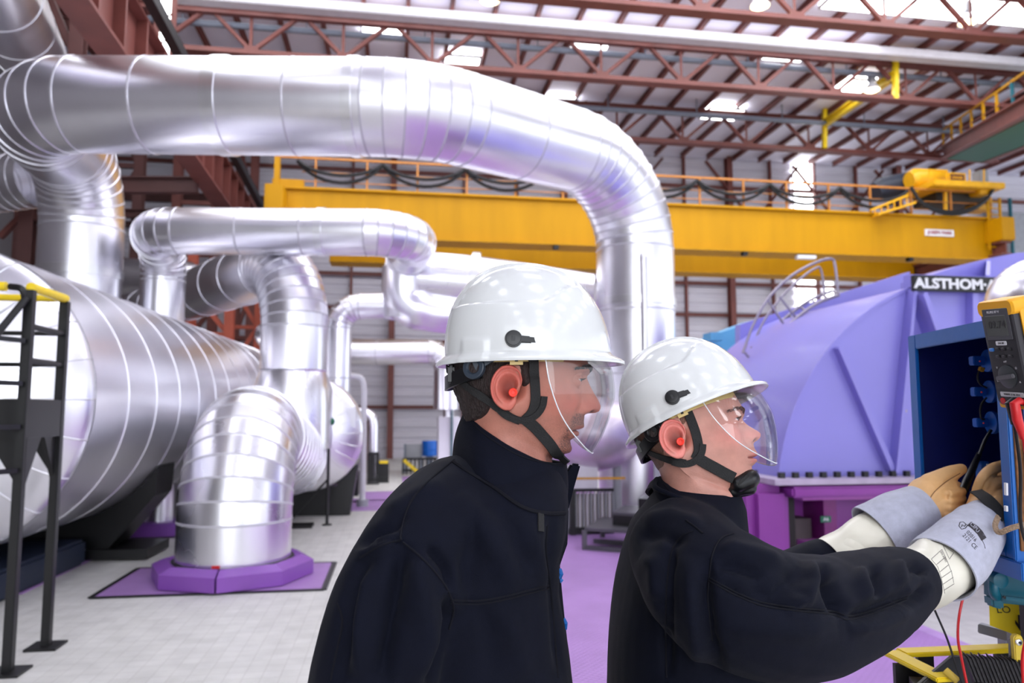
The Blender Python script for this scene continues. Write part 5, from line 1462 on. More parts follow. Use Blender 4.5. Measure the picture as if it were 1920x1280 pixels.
def make_eye(person, M, x, y, z, gaze, r=0.0122):
    c = Vector((x, y, z)); g = Vector(gaze).normalized()
    mb = MB(); a = g.orthogonal().normalized(); b2 = g.cross(a); n = 28; prof = []
    rings = []; mi = []
    for i in range(1, 26):
        ph = math.pi*i/26; rr = r*(1.0+0.045*math.exp(-(ph/0.42)**2))
        rings.append([M @ (c+g*rr*math.cos(ph)+a*rr*math.sin(ph)*math.cos(2*math.pi*j/n)+b2*rr*math.sin(ph)*math.sin(2*math.pi*j/n)) for j in range(n)])
    o = 0
    for r_ in rings: mb.v.extend([tuple(p) for p in r_])
    for i in range(24):
        m_ = 2 if i < 2 else (1 if i < 4 else 0)
        for j in range(n):
            k = (j+1) % n; mb.f.append((i*n+j, i*n+k, (i+1)*n+k, (i+1)*n+j)); mb.mi.append(m_)
    mb.f.append(tuple(range(n))); mb.mi.append(2); mb.f.append(tuple(24*n+j for j in range(n))); mb.mi.append(0)
    obj('eyeball', mb, [M_white_eye, M_iris, M_pupil], person, smooth=180)

def voxel_blob(mb, voxel, smooth=6):
    """fuse overlapping closed shapes into one smooth surface"""
    me = bpy.data.meshes.new('blob'); me.from_pydata(mb.v, [], mb.f)
    bm = bmesh.new(); bm.from_mesh(me); bmesh.ops.recalc_face_normals(bm, faces=bm.faces); bm.to_mesh(me); bm.free()
    o = bpy.data.objects.new('blob', me); COL.objects.link(o)
    md = o.modifiers.new('r', 'REMESH'); md.mode = 'VOXEL'; md.voxel_size = voxel
    sm = o.modifiers.new('s', 'SMOOTH'); sm.iterations = smooth; sm.factor = 0.5
    dg = bpy.context.evaluated_depsgraph_get()
    out = bpy.data.meshes.new_from_object(o.evaluated_get(dg))
    bpy.data.objects.remove(o); bpy.data.meshes.remove(me)
    return out
def capsule(mb, pts, rad, n=20):
    """closed tapered limb with round ends"""
    pts = catmull(pts, 6); k = len(rad); q = [i*6 for i in range(k)]
    rr = list(np.interp(range(len(pts)), q, rad))
    a = (pts[0]-pts[1]).normalized(); b = (pts[-1]-pts[-2]).normalized()
    P0 = [pts[0]+a*rr[0]*math.sin(t) for t in (1.45, 1.15, 0.8, 0.4)]; R0 = [rr[0]*math.cos(t) for t in (1.45, 1.15, 0.8, 0.4)]
    P1 = [pts[-1]+b*rr[-1]*math.sin(t) for t in (0.4, 0.8, 1.15, 1.45)]; R1 = [rr[-1]*math.cos(t) for t in (0.4, 0.8, 1.15, 1.45)]
    mb.tube(P0+pts+P1, R0+rr+R1, n)
def sect(py, l, r, d, hd, ex=2.3, n=40, skew=0.0):
    """horizontal body section given by its two outline pixels, centre depth and half depth"""
    c = P((l+r)/2, py, d); hw = (r-l)/2*d/FPX; ring = []
    for j in range(n):
        t = 2*math.pi*j/n; k = 1.0/((abs(math.cos(t)))**ex+(abs(math.sin(t)))**ex)**(1/ex)
        ring.append(c+RGT*(hw*k*math.cos(t)+skew*k*math.sin(t))+FL*hd*k*math.sin(t))
    return ring
def disp_cloth(me, folds, amp=0.0022, seed=0, fine=0.0008):
    """push vertices along their normals: soft noise plus named folds drawn along lines on the visible side"""
    n = len(me.vertices); co = np.empty(n*3); me.vertices.foreach_get('co', co); co = co.reshape(-1, 3)
    no = np.empty(n*3); me.vertices.foreach_get('normal', no); no = no.reshape(-1, 3)
    q = co-np.array(CAM); d = q @ np.array(FWD); U = 960+FPX*(q @ np.array(RGT))/d; Vv = 640-FPX*(q @ np.array(UPV))/d
    facing = sstep(-0.15, 0.25, -(np.sum(no*q, 1)/np.linalg.norm(q, axis=1)))
    D = np.array([mnoise.noise(Vector((c[0]*9+seed, c[1]*9, c[2]*7)))*amp+mnoise.noise(Vector((c[0]*28, c[1]*28+seed, c[2]*22)))*fine for c in co])
    for poly, a, w in folds:
        p = np.array(poly, dtype=float); best = np.full(n, 1e9); tt = np.zeros(n); seg = np.hypot(*np.diff(p, axis=0).T); cum = np.concatenate([[0], np.cumsum(seg)])
        for i in range(len(p)-1):
            e = p[i+1]-p[i]; L2 = e @ e; t = np.clip(((U-p[i, 0])*e[0]+(Vv-p[i, 1])*e[1])/L2, 0, 1)
            ds = np.hypot(U-p[i, 0]-t*e[0], Vv-p[i, 1]-t*e[1]); m = ds < best; best[m] = ds[m]; tt[m] = (cum[i]+t[m]*seg[i])/cum[-1]
        tap = np.clip(np.minimum(tt, 1-tt)*5, 0, 1)**0.7
        D += a*np.exp(-(best/w)**2)*tap*facing
    co = co+no*D[:, None]; me.vertices.foreach_set('co', co.ravel()); me.update()
def seam(bv, poly, r, parent, nm='seam', m=None, flat=0.6):
    pts = catmull([Vector((u, v, 0)) for u, v in poly], 10)
    hits = [shoot(bv, p.x, p.y, r*0.2) for p in pts]; hits = [h for h in hits if h]
    if len(hits) < 4: return
    q = [h[0] for h in hits]
    for _ in range(2): q = [q[0]]+[(q[i-1]+q[i]*2+q[i+1])/4 for i in range(1, len(q)-1)]+[q[-1]]
    b = MB(); b.tube(q, r, 6); obj(nm, b, m or M_seam, parent)
def limb_to(p, q): return [Vector(p), Vector(p).lerp(Vector(q), .5), Vector(q)]

def legs_and_boots(t, hips, feet, m=None):
    mb = MB()
    for (h, f) in zip(hips, feet):
        h = Vector(h); f = Vector(f); knee = h.lerp(f, 0.5)+Vector((0, 0, 0.0))+RGT*0.02
        capsule(mb, [h, h.lerp(knee, .5), knee, knee.lerp(f, .5), f+Vector((0, 0, 0.1))], [0.1, 0.095, 0.075, 0.068, 0.062])
    c = (Vector(hips[0])+Vector(hips[1]))/2; capsule(mb, [Vector(hips[0]), c, Vector(hips[1])], [0.1, 0.12, 0.1])
    me = voxel_blob(mb, 0.012, 4); me.materials.append(M_trous); shade(me, 180); me.name = 'trousers'; link('trousers', me, t)
    for f in feet:
        f = Vector(f); b = MB()
        capsule(b, [f+Vector((0, 0, 0.12))-RGT*0.01, f+Vector((0, 0, 0.055)), f+RGT*0.1+Vector((0, 0, 0.045)), f+RGT*0.17+Vector((0, 0, 0.04))], [0.052, 0.048, 0.044, 0.036])
        me = voxel_blob(b, 0.008, 4)
        for v in me.vertices: v.co.z = max(v.co.z, 0.004)
        me.materials.append(M_boot); shade(me, 180); link('boot', me, t)

def collar_mesh(t, top, bot, d0, thick=0.006, bulge=0.004, m=None):
    """standing collar from near-side outlines (px, py, depth), mirrored in depth about d0"""
    def loop(l):
        near = [P(*q) for q in l]; far = []
        for q in near[1:-1][::-1]:
            dd = (q-CAM).dot(FL); k = d0-dd; far.append(q+FL*2*k)
        pts = near+far; n = len(pts); out = []
        for i in range(n):
            p0, p1, p2, p3 = pts[i-1], pts[i], pts[(i+1) % n], pts[(i+2) % n]
            for s in range(5):
                u = s/5; out.append(0.5*((2*p1)+(p2-p0)*u+(2*p0-5*p1+4*p2-p3)*u*u+(3*p1-p0-3*p2+p3)*u**3))
        return out
    T, B = loop(top), loop(bot); n = len(T); rings = []
    ct = sum(T, Vector())/n; cb_ = sum(B, Vector())/n
    def ring(f, inn):
        r = []
        for i in range(n):
            p = B[i].lerp(T[i], f); c = cb_.lerp(ct, f); o = (p-c); o.z = 0; o.normalize()
            r.append(p+o*(bulge*math.sin(math.pi*f)-inn+0.0012*math.sin(i*0.9+f*3)))
        return r
    for f in np.linspace(0, 1, 9): rings.append(ring(f, 0))
    rings.append([p+Vector((0, 0, 0.0015)) for p in ring(1, thick*0.5)])
    for f in np.linspace(1, 0, 6): rings.append(ring(f, thick))
    b = MB(); b.rings(rings, caps=False, closed=True)
    return obj('collar', b, m or M_navy, t, smooth=60), T, B

def printed(bv, txt, u0, v0, ang, size, m, parent, bold=0.0, lift=0.0006, nm='printed_text', arc=0.0, align='LEFT'):
    """text laid on the surface seen at (u0, v0); size in photo pixels"""
    me = text_mesh(txt, size, 0.0, bold, align); me.materials.clear(); me.materials.append(m)
    ca, sa = math.cos(ang), math.sin(ang)
    for v in me.vertices:
        x, y = v.co.x, v.co.y-arc*(v.co.x**2)
        h = shoot(bv, u0+x*ca+y*sa, v0+x*sa-y*ca, lift)
        v.co = h[0] if h else P(u0, v0, 1.5)
    return link(nm, me, parent)
def ink(bv, polys, r, m, parent, nm='printed_lines', lift=0.0003):
    b = MB()
    for poly in polys:
        pts = []
        for (a, c) in zip(poly[:-1], poly[1:]):
            k = max(2, int(math.hypot(c[0]-a[0], c[1]-a[1])/3))
            pts += [(a[0]+(c[0]-a[0])*i/k, a[1]+(c[1]-a[1])*i/k) for i in range(k)]
        pts.append(poly[-1]); hs = [shoot(bv, u, v, lift) for u, v in pts]; hs = [h for h in hs if h]
        if len(hs) > 1: b.ribbon([h[0] for h in hs], [h[1] for h in hs], r*2, 0.0004)
    return obj(nm, b, m, parent, smooth=None)
def make_person(name, label, origin_px, D, yaw, pitch, hpitch, pr, straps, feet_d, hlabel, cradle, hs=(1, 1, 1), hsh=(0, 0, 0), roll=0.0):
    face = (RGT*math.cos(yaw)-FL*math.sin(yaw)).normalized()
    fr = Frame(P(origin_px[0], origin_px[1], D), face, pitch, roll); fr.cradle = cradle; fr.hscale = hs; fr.hshift = Vector(hsh)
    t = thing(name, label, 'person', (fr.o.x, fr.o.y, 0.0), 'technicians in navy work jackets')
    M = fr.mat()
    V, C, th = build_head(fr, pr)
    nr, nc = V.shape[:2]
    W_ = pitch_verts(V, fr).reshape(-1, 3)
    F = [(i*nc+j, i*nc+(j+1) % nc, (i+1)*nc+(j+1) % nc, (i+1)*nc+j) for i in range(nr-1) for j in range(nc)]
    F.append(tuple(range(nc))); F.append(tuple((nr-1)*nc+j for j in reversed(range(nc))))
    verts = [W_]; cols = [C.reshape(-1, 3)]; faces = list(F); k = len(W_)
    def addg(v, c, f):
        nonlocal k
        w = np.array([list(M @ Vector(q)) for q in v]); verts.append(w); cols.append(c); faces.extend([tuple(i+k for i in q) for q in f]); k += len(w)
    for s in (-1, 1):
        ev, ec, ef = ear_geo(s, pr['skin'], pr['red'], float(itp(np.array([0.0]), pr['w'])[0])-0.004); ev = ev+np.array([pr.get('ear', (0, 0))[0], 0, pr.get('ear', (0, 0))[1]]); addg(ev, ec, ef)
    body = mesh_obj('body', np.concatenate(verts), faces, M_skin, t, 180, np.concatenate(cols))
    for s in (-1, 1):
        make_eye(t, M, pr['x_eye'], s*0.0315, pr['z_eye'], pr['gaze'])
        # lashes along the upper lid
        b = MB()
        for i in range(17):
            dy = -0.0125+0.025*i/16; zu = pr['lid_up']*max(0, 1-(dy/0.0135)**2)**0.8+0.06*dy
            q = Vector((pr['x_eye']+math.sqrt(max(1e-8, 0.0139**2-(dy/1.22)**2-zu**2))-0.0006, s*(0.0315+dy), pr['z_eye']+zu))
            d = Vector((1, s*dy*55, -0.1)).normalized()
            b.tube([M @ q, M @ (q+d*0.0035), M @ (q+d*0.006+Vector((0, 0, 0.002)))], [0.0005, 0.0004, 0.0001], 4)
        obj('eyelashes', b, pr['brow_m'], t)
        # eyebrow: short hairs
        b = MB(); rnd = random.Random(5)
        bl = bvh_of([body])
        for i in range(pr.get('brown', 150)):
            f = rnd.random(); yy = 0.011+0.042*f; zz = pr['z_brow']+0.0045*math.sin(f*2.3)-0.006*f**2.2+(rnd.random()-.5)*0.0085*(1-0.55*f)
            o = M @ Vector((0.2, s*yy, zz)); h = bl.ray_cast(o, -(M.to_3x3() @ Vector((1, 0, 0))))
            if not h[0]: continue
            dr = M.to_3x3() @ Vector((-0.55*f, s*1.0, 0.35*(1-f)-0.15)).normalized(); n = h[1]
            b.tube([h[0]-n*0.0003, h[0]+dr*0.004+n*0.0012, h[0]+dr*0.008+n*0.0006], [0.0006, 0.0005, 0.0001], 4)
        obj('eyebrow', b, pr['brow_m'], t)
    # hair: a cap over the skull above a hairline from temple to nape
    X, Y, Z = V[..., 0], V[..., 1], V[..., 2]
    ang = np.arctan2(np.abs(Y), X)                      # 0 front .. pi back
    line = itp(np.degrees(ang).ravel(), pr['hairline']).reshape(ang.shape)
    wgt = sstep(line-0.004, line+0.006, Z)
    nz = np.array([[mnoise.noise(Vector((X[i, j]*160, Y[i, j]*160, Z[i, j]*45)))+0.6*mnoise.noise(Vector((X[i, j]*420, Y[i, j]*420, Z[i, j]*120))) for j in range(nc)] for i in range(nr)])
    rad = np.stack([X+0.01, Y, (Z-0.03)*0.6], -1); rad /= np.linalg.norm(rad, axis=-1, keepdims=True)
    hv = V+rad*(wgt*(pr['hair_t']*(0.85+0.35*nz))-0.0012*(1-wgt))[..., None]
    HW = pitch_verts(hv, fr).reshape(-1, 3)
    keep = wgt > 0.02; hf = []
    for i in range(nr-1):
        for j in range(nc):
            j2 = (j+1) % nc
            if keep[i, j] or keep[i, j2] or keep[i+1, j] or keep[i+1, j2]: hf.append((i*nc+j, i*nc+j2, (i+1)*nc+j2, (i+1)*nc+j))
    used = sorted({q for f in hf for q in f}); ix = {q: n for n, q in enumerate(used)}
    hair = mesh_obj('hair', HW[used], [tuple(ix[q] for q in f) for f in hf], pr['hair_m'], t, 180)
    # ear plugs
    for s in (-1, 1):
        c = Vector((0.001+pr.get('ear', (0, 0))[0], s*(float(itp(np.array([0.0]), pr['w'])[0])+0.004), pr.get('ear', (0, 0))[1])); n = Vector((-0.05, s, 0.0))
        b = MB(); b.lathe([(0.0052, -0.008), (0.0062, 0.004), (0.0064, 0.0075), (0.0054, 0.0085), (0.0032, 0.0078), (0.0028, 0.006), (0.0002, 0.006)], M @ c, M.to_3x3() @ n, 24)
        obj('ear_plug', b, M_plug, t)
    helm, HM = make_helmet(t, fr, hpitch, hlabel)
    bv = bvh_of([body, hair])
    for nm, poly, w, lift in straps:
        pts, ns = strap_pts(bv, poly, lift, dfall=D-0.06)
        b = MB(); b.ribbon(pts, ns, w, 0.0022); obj(nm, b, M_strap, helm)
        mp = mirror_pts(fr, pts, M); mn = [M.to_3x3() @ Vector((q.x, -q.y, q.z)) for q in [M.to_3x3().inverted() @ n_ for n_ in ns]]
        b = MB(); b.ribbon(mp, mn, w, 0.0022); obj(nm, b, M_strap, helm)
    return t, fr, body, helm, bv

W1 = [(.132, .03), (.11, .05), (.08, .068), (.05, .0755), (.02, .0745), (0, .0725), (-.03, .0665), (-.06, .058), (-.08, .0495), (-.1, .04), (-.27, .04)]
XB = [(.132, -.03), (.11, -.06), (.08, -.086), (.04, -.097), (0, -.091), (-.03, -.079), (-.06, -.068), (-.27, -.06)]
pr1 = dict(
    xf=[(.132, .0), (.115, .055), (.095, .083), (.07, .1045), (.060, .1095), (.051, .1148), (.046, .1142), (.040, .111), (.030, .1155), (.0177, .1236), (.004, .1335), (-.0038, .137), (-.009, .136), (-.0135, .130), (-.0165, .117), (-.02, .1135), (-.027, .1135), (-.033, .1145), (-.0365, .1153), (-.041, .110), (-.0429, .1075), (-.045, .108), (-.0497, .1085), (-.055, .102), (-.0602, .0958), (-.066, .097), (-.0722, .099), (-.079, .0968), (-.085, .089), (-.092, .07), (-.1, .05), (-.27, .03)],
    f0=[(.132, 0), (.115, .055), (.095, .083), (.07, .1045), (.051, .113), (.040, .108), (.02, .1055), (-.0165, .1045), (-.0365, .1015), (-.0602, .0940), (-.0722, .0965), (-.085, .088), (-.1, .05), (-.27, .03)],
    sig=[(.132, .05), (.06, .03), (.045, .0125), (.03, .0100), (.01, .0125), (-.006, .0145), (-.0135, .0135), (-.018, .017), (-.025, .022), (-.05, .024), (-.07, .024), (-.27, .03)],
    w=W1, xb=XB, z_nasion=.040, z_tip=-.0045, z_sub=-.0165, z_mouth=-.0429, z_chin=-.072, z_eye=.0315, z_brow=.050, x_eye=.0880,
    zj_side=-.066, zj_front=-.087, nx=0.004, lean=0.0, neck=0.061,
    skin=(180, 118, 101), red=(205, 104, 92), lip=(172, 92, 84), lidc=(170, 108, 94), lid=7, gaze=(1, 0.0, -0.12),
    stubble=(0.9, (58, 46, 46)), brow_m=M_brow1, brown=260, hair_m=M_hair1, hair_t=0.0065, lid_up=.0026, lid_lo=.0032, lidrim=(150, 84, 74),
    hairline=[(0, .085), (40, .08), (58, .06), (66, .052), (72, .020), (78, .012), (82, .026), (86, .041), (100, .041), (106, .02), (111, -.008), (118, -.03), (132, -.042), (150, -.048), (165, -.052), (180, -.052)])
straps1 = [
    ('front_strap', [(1000, 668), (1001, 700), (1003, 730), (1003, 752), (997, 772), (984, 786)], 0.0145, 0.004),
    ('rear_strap', [(842, 690), (860, 708), (888, 731), (915, 750), (940, 768), (958, 781), (975, 788)], 0.0115, 0.004),
    ('ear_loop', [(1019, 742), (1016, 760), (1005, 776), (988, 785), (968, 785), (950, 778), (938, 768)], 0.010, 0.0055),
    ('chin_strap', [(985, 785), (1003, 800), (1020, 820), (1038, 842), (1053, 858), (1064, 868)], 0.0165, 0.0045)]
man1, fr1, body1, helm1, bv1 = make_person('person', 'person standing with bowed head in navy jacket and white helmet, facing the crouched colleague', (961, 738), 1.15, 0.0, math.radians(-7), math.radians(0.5), pr1, straps1, 1.15, 'white hard hat with clear visor', M_gplast, (0.98, 0.98, 0.98), (-0.002, 0, 0.001))

# jacket of the standing man
mb = MB()
secs = [sect(868, 880, 1048, 1.15, 0.075), sect(885, 850, 1055, 1.15, 0.10), sect(910, 815, 1062, 1.15, 0.135), sect(945, 775, 1064, 1.15, 0.17), sect(990, 738, 1060, 1.15, 0.19),
        sect(1040, 712, 1048, 1.15, 0.195), sect(1100, 700, 1048, 1.15, 0.195), sect(1160, 698, 1058, 1.15, 0.195), sect(1230, 698, 1068, 1.15, 0.195), sect(1300, 700, 1076, 1.15, 0.195), sect(1450, 700, 1078, 1.15, 0.19), sect(1700, 690, 1085, 1.15, 0.2)]
mb.rings(secs)
capsule(mb, [P(855, 960, 1.10), P(800, 1030, 1.02), P(735, 1160, 0.965), P(698, 1300, 0.955), P(700, 1400, 0.96), P(760, 1560, 0.98), P(800, 1660, 0.99)], [0.085, 0.088, 0.086, 0.082, 0.078, 0.066, 0.055])
capsule(mb, [P(880, 970, 1.24), P(860, 1030, 1.32), P(830, 1160, 1.36), P(820, 1300, 1.36), P(840, 1400, 1.36), P(880, 1550, 1.36), P(900, 1640, 1.35)], [0.085, 0.085, 0.08, 0.076, 0.07, 0.062, 0.052])
me = voxel_blob(mb, 0.0055, 6)
folds1 = [([(753, 1012), (746, 1090), (730, 1180), (712, 1290)], -0.016, 17), ([(775, 1050), (790, 1120), (800, 1200), (770, 1290)], 0.010, 24), ([(838, 1115), (850, 1160), (838, 1200), (800, 1285)], -0.014, 12),
          ([(705, 1010), (668, 1090), (648, 1180), (640, 1280)], -0.009, 13), ([(690, 1050), (672, 1140), (672, 1270)], 0.007, 14), ([(760, 960), (738, 985), (700, 1000), (672, 1030)], -0.007, 9), ([(745, 1010), (705, 1025), (672, 1048)], 0.008, 12), ([(752, 1014), (735, 1012), (700, 1022)], -0.006, 5),
          ([(860, 925), (905, 985), (940, 1050), (965, 1110)], 0.006, 22), ([(930, 940), (965, 1000), (990, 1070)], -0.005, 18), ([(985, 975), (1010, 1040), (1020, 1100)], 0.004, 15), ([(800, 1020), (838, 1065), (850, 1105)], -0.010, 9), ([(890, 1000), (872, 1060), (880, 1110)], -0.005, 16),
          ([(1035, 960), (1030, 1040), (1040, 1140), (1048, 1270)], -0.006, 9), ([(940, 1135), (965, 1200), (985, 1275)], 0.004, 18), ([(900, 1130), (920, 1200), (930, 1280)], -0.004, 18), ([(720, 960), (770, 930), (830, 900)], 0.004, 14)]
disp_cloth(me, [(a, b*1.5, c) for a, b, c in folds1], 0.0032, 3)
me.materials.append(M_navy); shade(me, 180); jk1 = link('jacket', me, man1)
bj1 = bvh_of([jk1])
for poly in ([(851, 862), (800, 905), (768, 945), (752, 1000), (753, 1012)], [(756, 1016), (790, 1045), (826, 1085), (848, 1125), (850, 1150), (842, 1180)], [(845, 1124), (895, 1126), (940, 1119), (985, 1108), (1028, 1097)], [(845, 1130), (895, 1132), (940, 1125), (985, 1114), (1028, 1103)], [(752, 1012), (715, 1022), (675, 1045)], [(632, 1130), (642, 1165), (630, 1225), (620, 1275)], [(1025, 985), (1024, 1040), (1034, 1120), (1046, 1270)]):
    seam(bj1, poly, 0.0016, jk1)
c1m, T1, B1 = collar_mesh(man1, [(872, 767, 1.15), (894, 797, 1.10), (940, 829, 1.072), (985, 852, 1.072), (1024, 867, 1.09), (1062, 868, 1.14)], [(848, 860, 1.15), (874, 878, 1.075), (922, 906, 1.035), (979, 945, 1.035), (1022, 957, 1.06), (1062, 958, 1.13)], P(960, 800, 1.15).__sub__(CAM).dot(FL), 0.007)
bc1 = bvh_of([c1m])
seam(bc1, [(880, 785), (905, 812), (950, 842), (990, 860), (1055, 874)], 0.0012, c1m)
seam(bj1, [(850, 866), (876, 884), (922, 912), (979, 951), (1024, 962), (1058, 962)], 0.003, jk1)
# open collar tip and front placket
b = MB(); b.prism([P(1056, 962, 1.19), P(1066, 956, 1.2), P(1075, 920, 1.2), P(1089, 871, 1.2), P(1072, 869, 1.2), P(1062, 885, 1.2), P(1050, 920, 1.19)], FL*0.02); obj('collar_flap', b, M_navy, man1, bevel=0.003)
b = MB(); b.prism([P(1046, 955, 1.135), P(1066, 955, 1.16), P(1064, 1020, 1.16), P(1050, 1060, 1.16), P(1058, 1150, 1.16), P(1074, 1290, 1.16), P(1040, 1290, 1.12), P(1030, 1150, 1.12), P(1026, 1020, 1.12)], FL*0.02); obj('placket', b, M_navy, man1, bevel=0.004)
h = shoot(bj1, 1031, 975, 0.002)
b = MB(); q = P(1028, 976, 1.085); b.box(q, (0.011, 0.006, 0.018)); b.bar(q+Vector((0.002, -0.004, 0)), P(1046, 938, 1.08), 0.004, 0.003); obj('zip_puller', b, M_gplast, man1, bevel=0.001)
b = MB(); q = shoot(bj1, 1013, 979, 0.0015)
if q: b.ribbon([shoot(bj1, 1013, v, 0.0015)[0] for v in (963, 979, 996)], [q[1]]*3, 0.011, 0.002); obj('hook_patch', b, M_strap, man1)
b = MB(); b.tube([P(1049, 1068, 1.16), P(1052, 1075, 1.155), P(1048, 1084, 1.16), P(1053, 1090, 1.16)], 0.004, 8); obj('blue_toggle', b, M_blue, man1)
b = MB(); b.tube([P(1057, 1160, 1.16), P(1061, 1168, 1.155), P(1060, 1178, 1.16)], 0.003, 8); obj('blue_toggle', b, M_blue, man1)
g1 = P(900, 700, 1.15)
legs_and_boots(man1, [(P(880, 1700, 1.05).x, P(880, 1700, 1.05).y, 0.93), (P(880, 1700, 1.25).x, P(880, 1700, 1.25).y, 0.93)], [(P(880, 1700, 1.05).x, P(880, 1700, 1.05).y, 0.0), (P(860, 1700, 1.26).x, P(860, 1700, 1.26).y, 0.0)])
def hand_blob(mb, wrist, d, palm, sc=1.0, curl=0.5, thumb=None):
    """five-fingered hand; d = pointing direction, palm = palm normal, thumb = thumb side direction"""
    d = Vector(d).normalized(); pn = Vector(palm); pn = (pn-d*pn.dot(d)).normalized(); s = Vector(thumb) if thumb else d.cross(pn); s = (s-d*s.dot(d)-pn*s.dot(pn)).normalized()
    w = Vector(wrist)
    for k in range(4):
        o = (1.5-k)*0.019*sc
        capsule(mb, [w+s*o*0.6, w+d*0.05*sc+s*o*0.9, w+d*0.09*sc+s*o], [0.015*sc, 0.0135*sc, 0.0115*sc], 12)
        L = (0.07, 0.08, 0.074, 0.058)[k]*sc; b0 = w+d*0.09*sc+s*o
        a1, a2 = curl*0.6, curl*1.5
        p1 = b0+(d*math.cos(a1)+pn*math.sin(a1))*L*0.42; p2 = p1+(d*math.cos(a2)+pn*math.sin(a2))*L*0.34; p3 = p2+(d*math.cos(a2+curl*0.6)+pn*math.sin(a2+curl*0.6))*L*0.24
        capsule(mb, [b0, p1, p2, p3], [0.0105*sc, 0.0098*sc, 0.009*sc, 0.0075*sc], 12)
    t0 = w+d*0.025*sc+s*0.026*sc; t1 = t0+(d*0.6+s*0.6+pn*0.3)*0.04*sc; t2 = t1+(d*0.9+s*0.15+pn*0.35)*0.033*sc; t3 = t2+(d*0.95-s*0.05+pn*0.3)*0.022*sc
    capsule(mb, [t0, t1, t2, t3], [0.016*sc, 0.0135*sc, 0.0115*sc, 0.009*sc], 12)
for (wpx, dd, th) in ((P(806, 1675, 0.99), 1, 1), (P(905, 1655, 1.35), -1, 1)):
    b = MB(); hand_blob(b, wpx, Vector((0, 0, -1))+RGT*0.25, FL*dd, 1.0, 0.5, RGT)
    me = voxel_blob(b, 0.003, 3); me.materials.append(M_skin); add_color(me, np.tile(np.array(rgb(206, 142, 122)[:3]), (len(me.vertices), 1))); shade(me, 180); link('hand', me, man1)

# ------------------------------------------------------------------ the crouched man with gloves
pr2 = dict(
    xf=[(.132, .0), (.115, .058), (.095, .088), (.07, .108), (.055, .1145), (.044, .1185), (.036, .1203), (.030, .1190), (.0237, .1158), (.014, .1212), (.004, .1320), (-.001, .1378), (-.0055, .1402), (-.0095, .1392), (-.0145, .1345), (-.0185, .1270), (-.021, .1262), (-.028, .1266), (-.034, .1288), (-.0385, .1302), (-.0415, .126), (-.0430, .1235), (-.0445, .1245), (-.0485, .1268), (-.053, .1225), (-.0585, .1160), (-.066, .1155), (-.0728, .1152), (-.081, .112), (-.089, .102), (-.096, .08), (-.104, .055), (-.27, .03)],
    f0=[(.132, 0), (.115, .058), (.095, .088), (.07, .108), (.055, .1135), (.036, .1165), (.0237, .1130), (.01, .1120), (-.0185, .1135), (-.0385, .1150), (-.0585, .1120), (-.0728, .1120), (-.081, .109), (-.089, .1), (-.104, .055), (-.27, .03)],
    sig=[(.132, .05), (.045, .03), (.032, .0135), (.02, .0100), (.006, .0125), (-.007, .0150), (-.0145, .0140), (-.02, .018), (-.03, .022), (-.05, .024), (-.07, .026), (-.27, .03)],
    w=[(.132, .03), (.11, .05), (.08, .068), (.05, .075), (.02, .074), (0, .0725), (-.03, .068), (-.06, .061), (-.08, .054), (-.1, .044), (-.27, .04)],
    xb=[(.132, -.02), (.11, -.045), (.08, -.062), (.04, -.070), (0, -.064), (-.03, -.051), (-.06, -.04), (-.27, -.03)],
    z_nasion=.0237, z_tip=-.0055, z_sub=-.0190, z_mouth=-.0430, z_chin=-.073, z_eye=.0185, z_brow=.0345, x_eye=.0940,
    zj_side=-.070, zj_front=-.093, ear=(.005, -.0115), nx=0.030, lean=-0.05, neck=0.059,
    skin=(200, 144, 129), red=(224, 124, 116), lip=(208, 124, 120), lidc=(196, 138, 124), lid=12, gaze=(1, -0.06, 0.0),
    brow_m=M_brow2, brown=130, hair_m=M_hair2, hair_t=0.0016, lid_up=.0046, lid_lo=.0036, lidrim=(196, 116, 106),
    hairline=[(0, .085), (40, .08), (58, .066), (68, .058), (73, .026), (79, .016), (83, .028), (87, .031), (98, .031), (104, .012), (109, -.016), (116, -.036), (132, -.044), (150, -.045), (165, -.046), (180, -.046)])
straps2 = [
    ('front_strap', [(1281, 752), (1289, 772), (1297, 792), (1304, 812), (1308, 830), (1309, 846), (1303, 860)], 0.0155, 0.004),
    ('rear_strap', [(1196, 832), (1212, 842), (1232, 851), (1252, 859), (1270, 865), (1286, 868)], 0.0125, 0.004),
    ('ear_loop', [(1317, 832), (1315, 848), (1306, 861), (1292, 868), (1276, 869), (1262, 864)], 0.011, 0.0055),
    ('chin_strap', [(1304, 856), (1322, 867), (1342, 878), (1358, 887), (1374, 895)], 0.0190, 0.0045)]
man2, fr2, body2, helm2, bv2 = make_person('person', 'person reaching with leather gloves into the blue box, white helmet tilted back', (1269, 828), 1.30, math.radians(12), math.radians(8), math.radians(24), pr2, straps2, 1.3, 'white hard hat tilted back with clear visor', M_plast, (0.895, 0.92, 0.91), (0.0215, 0, -0.0135), math.radians(10))
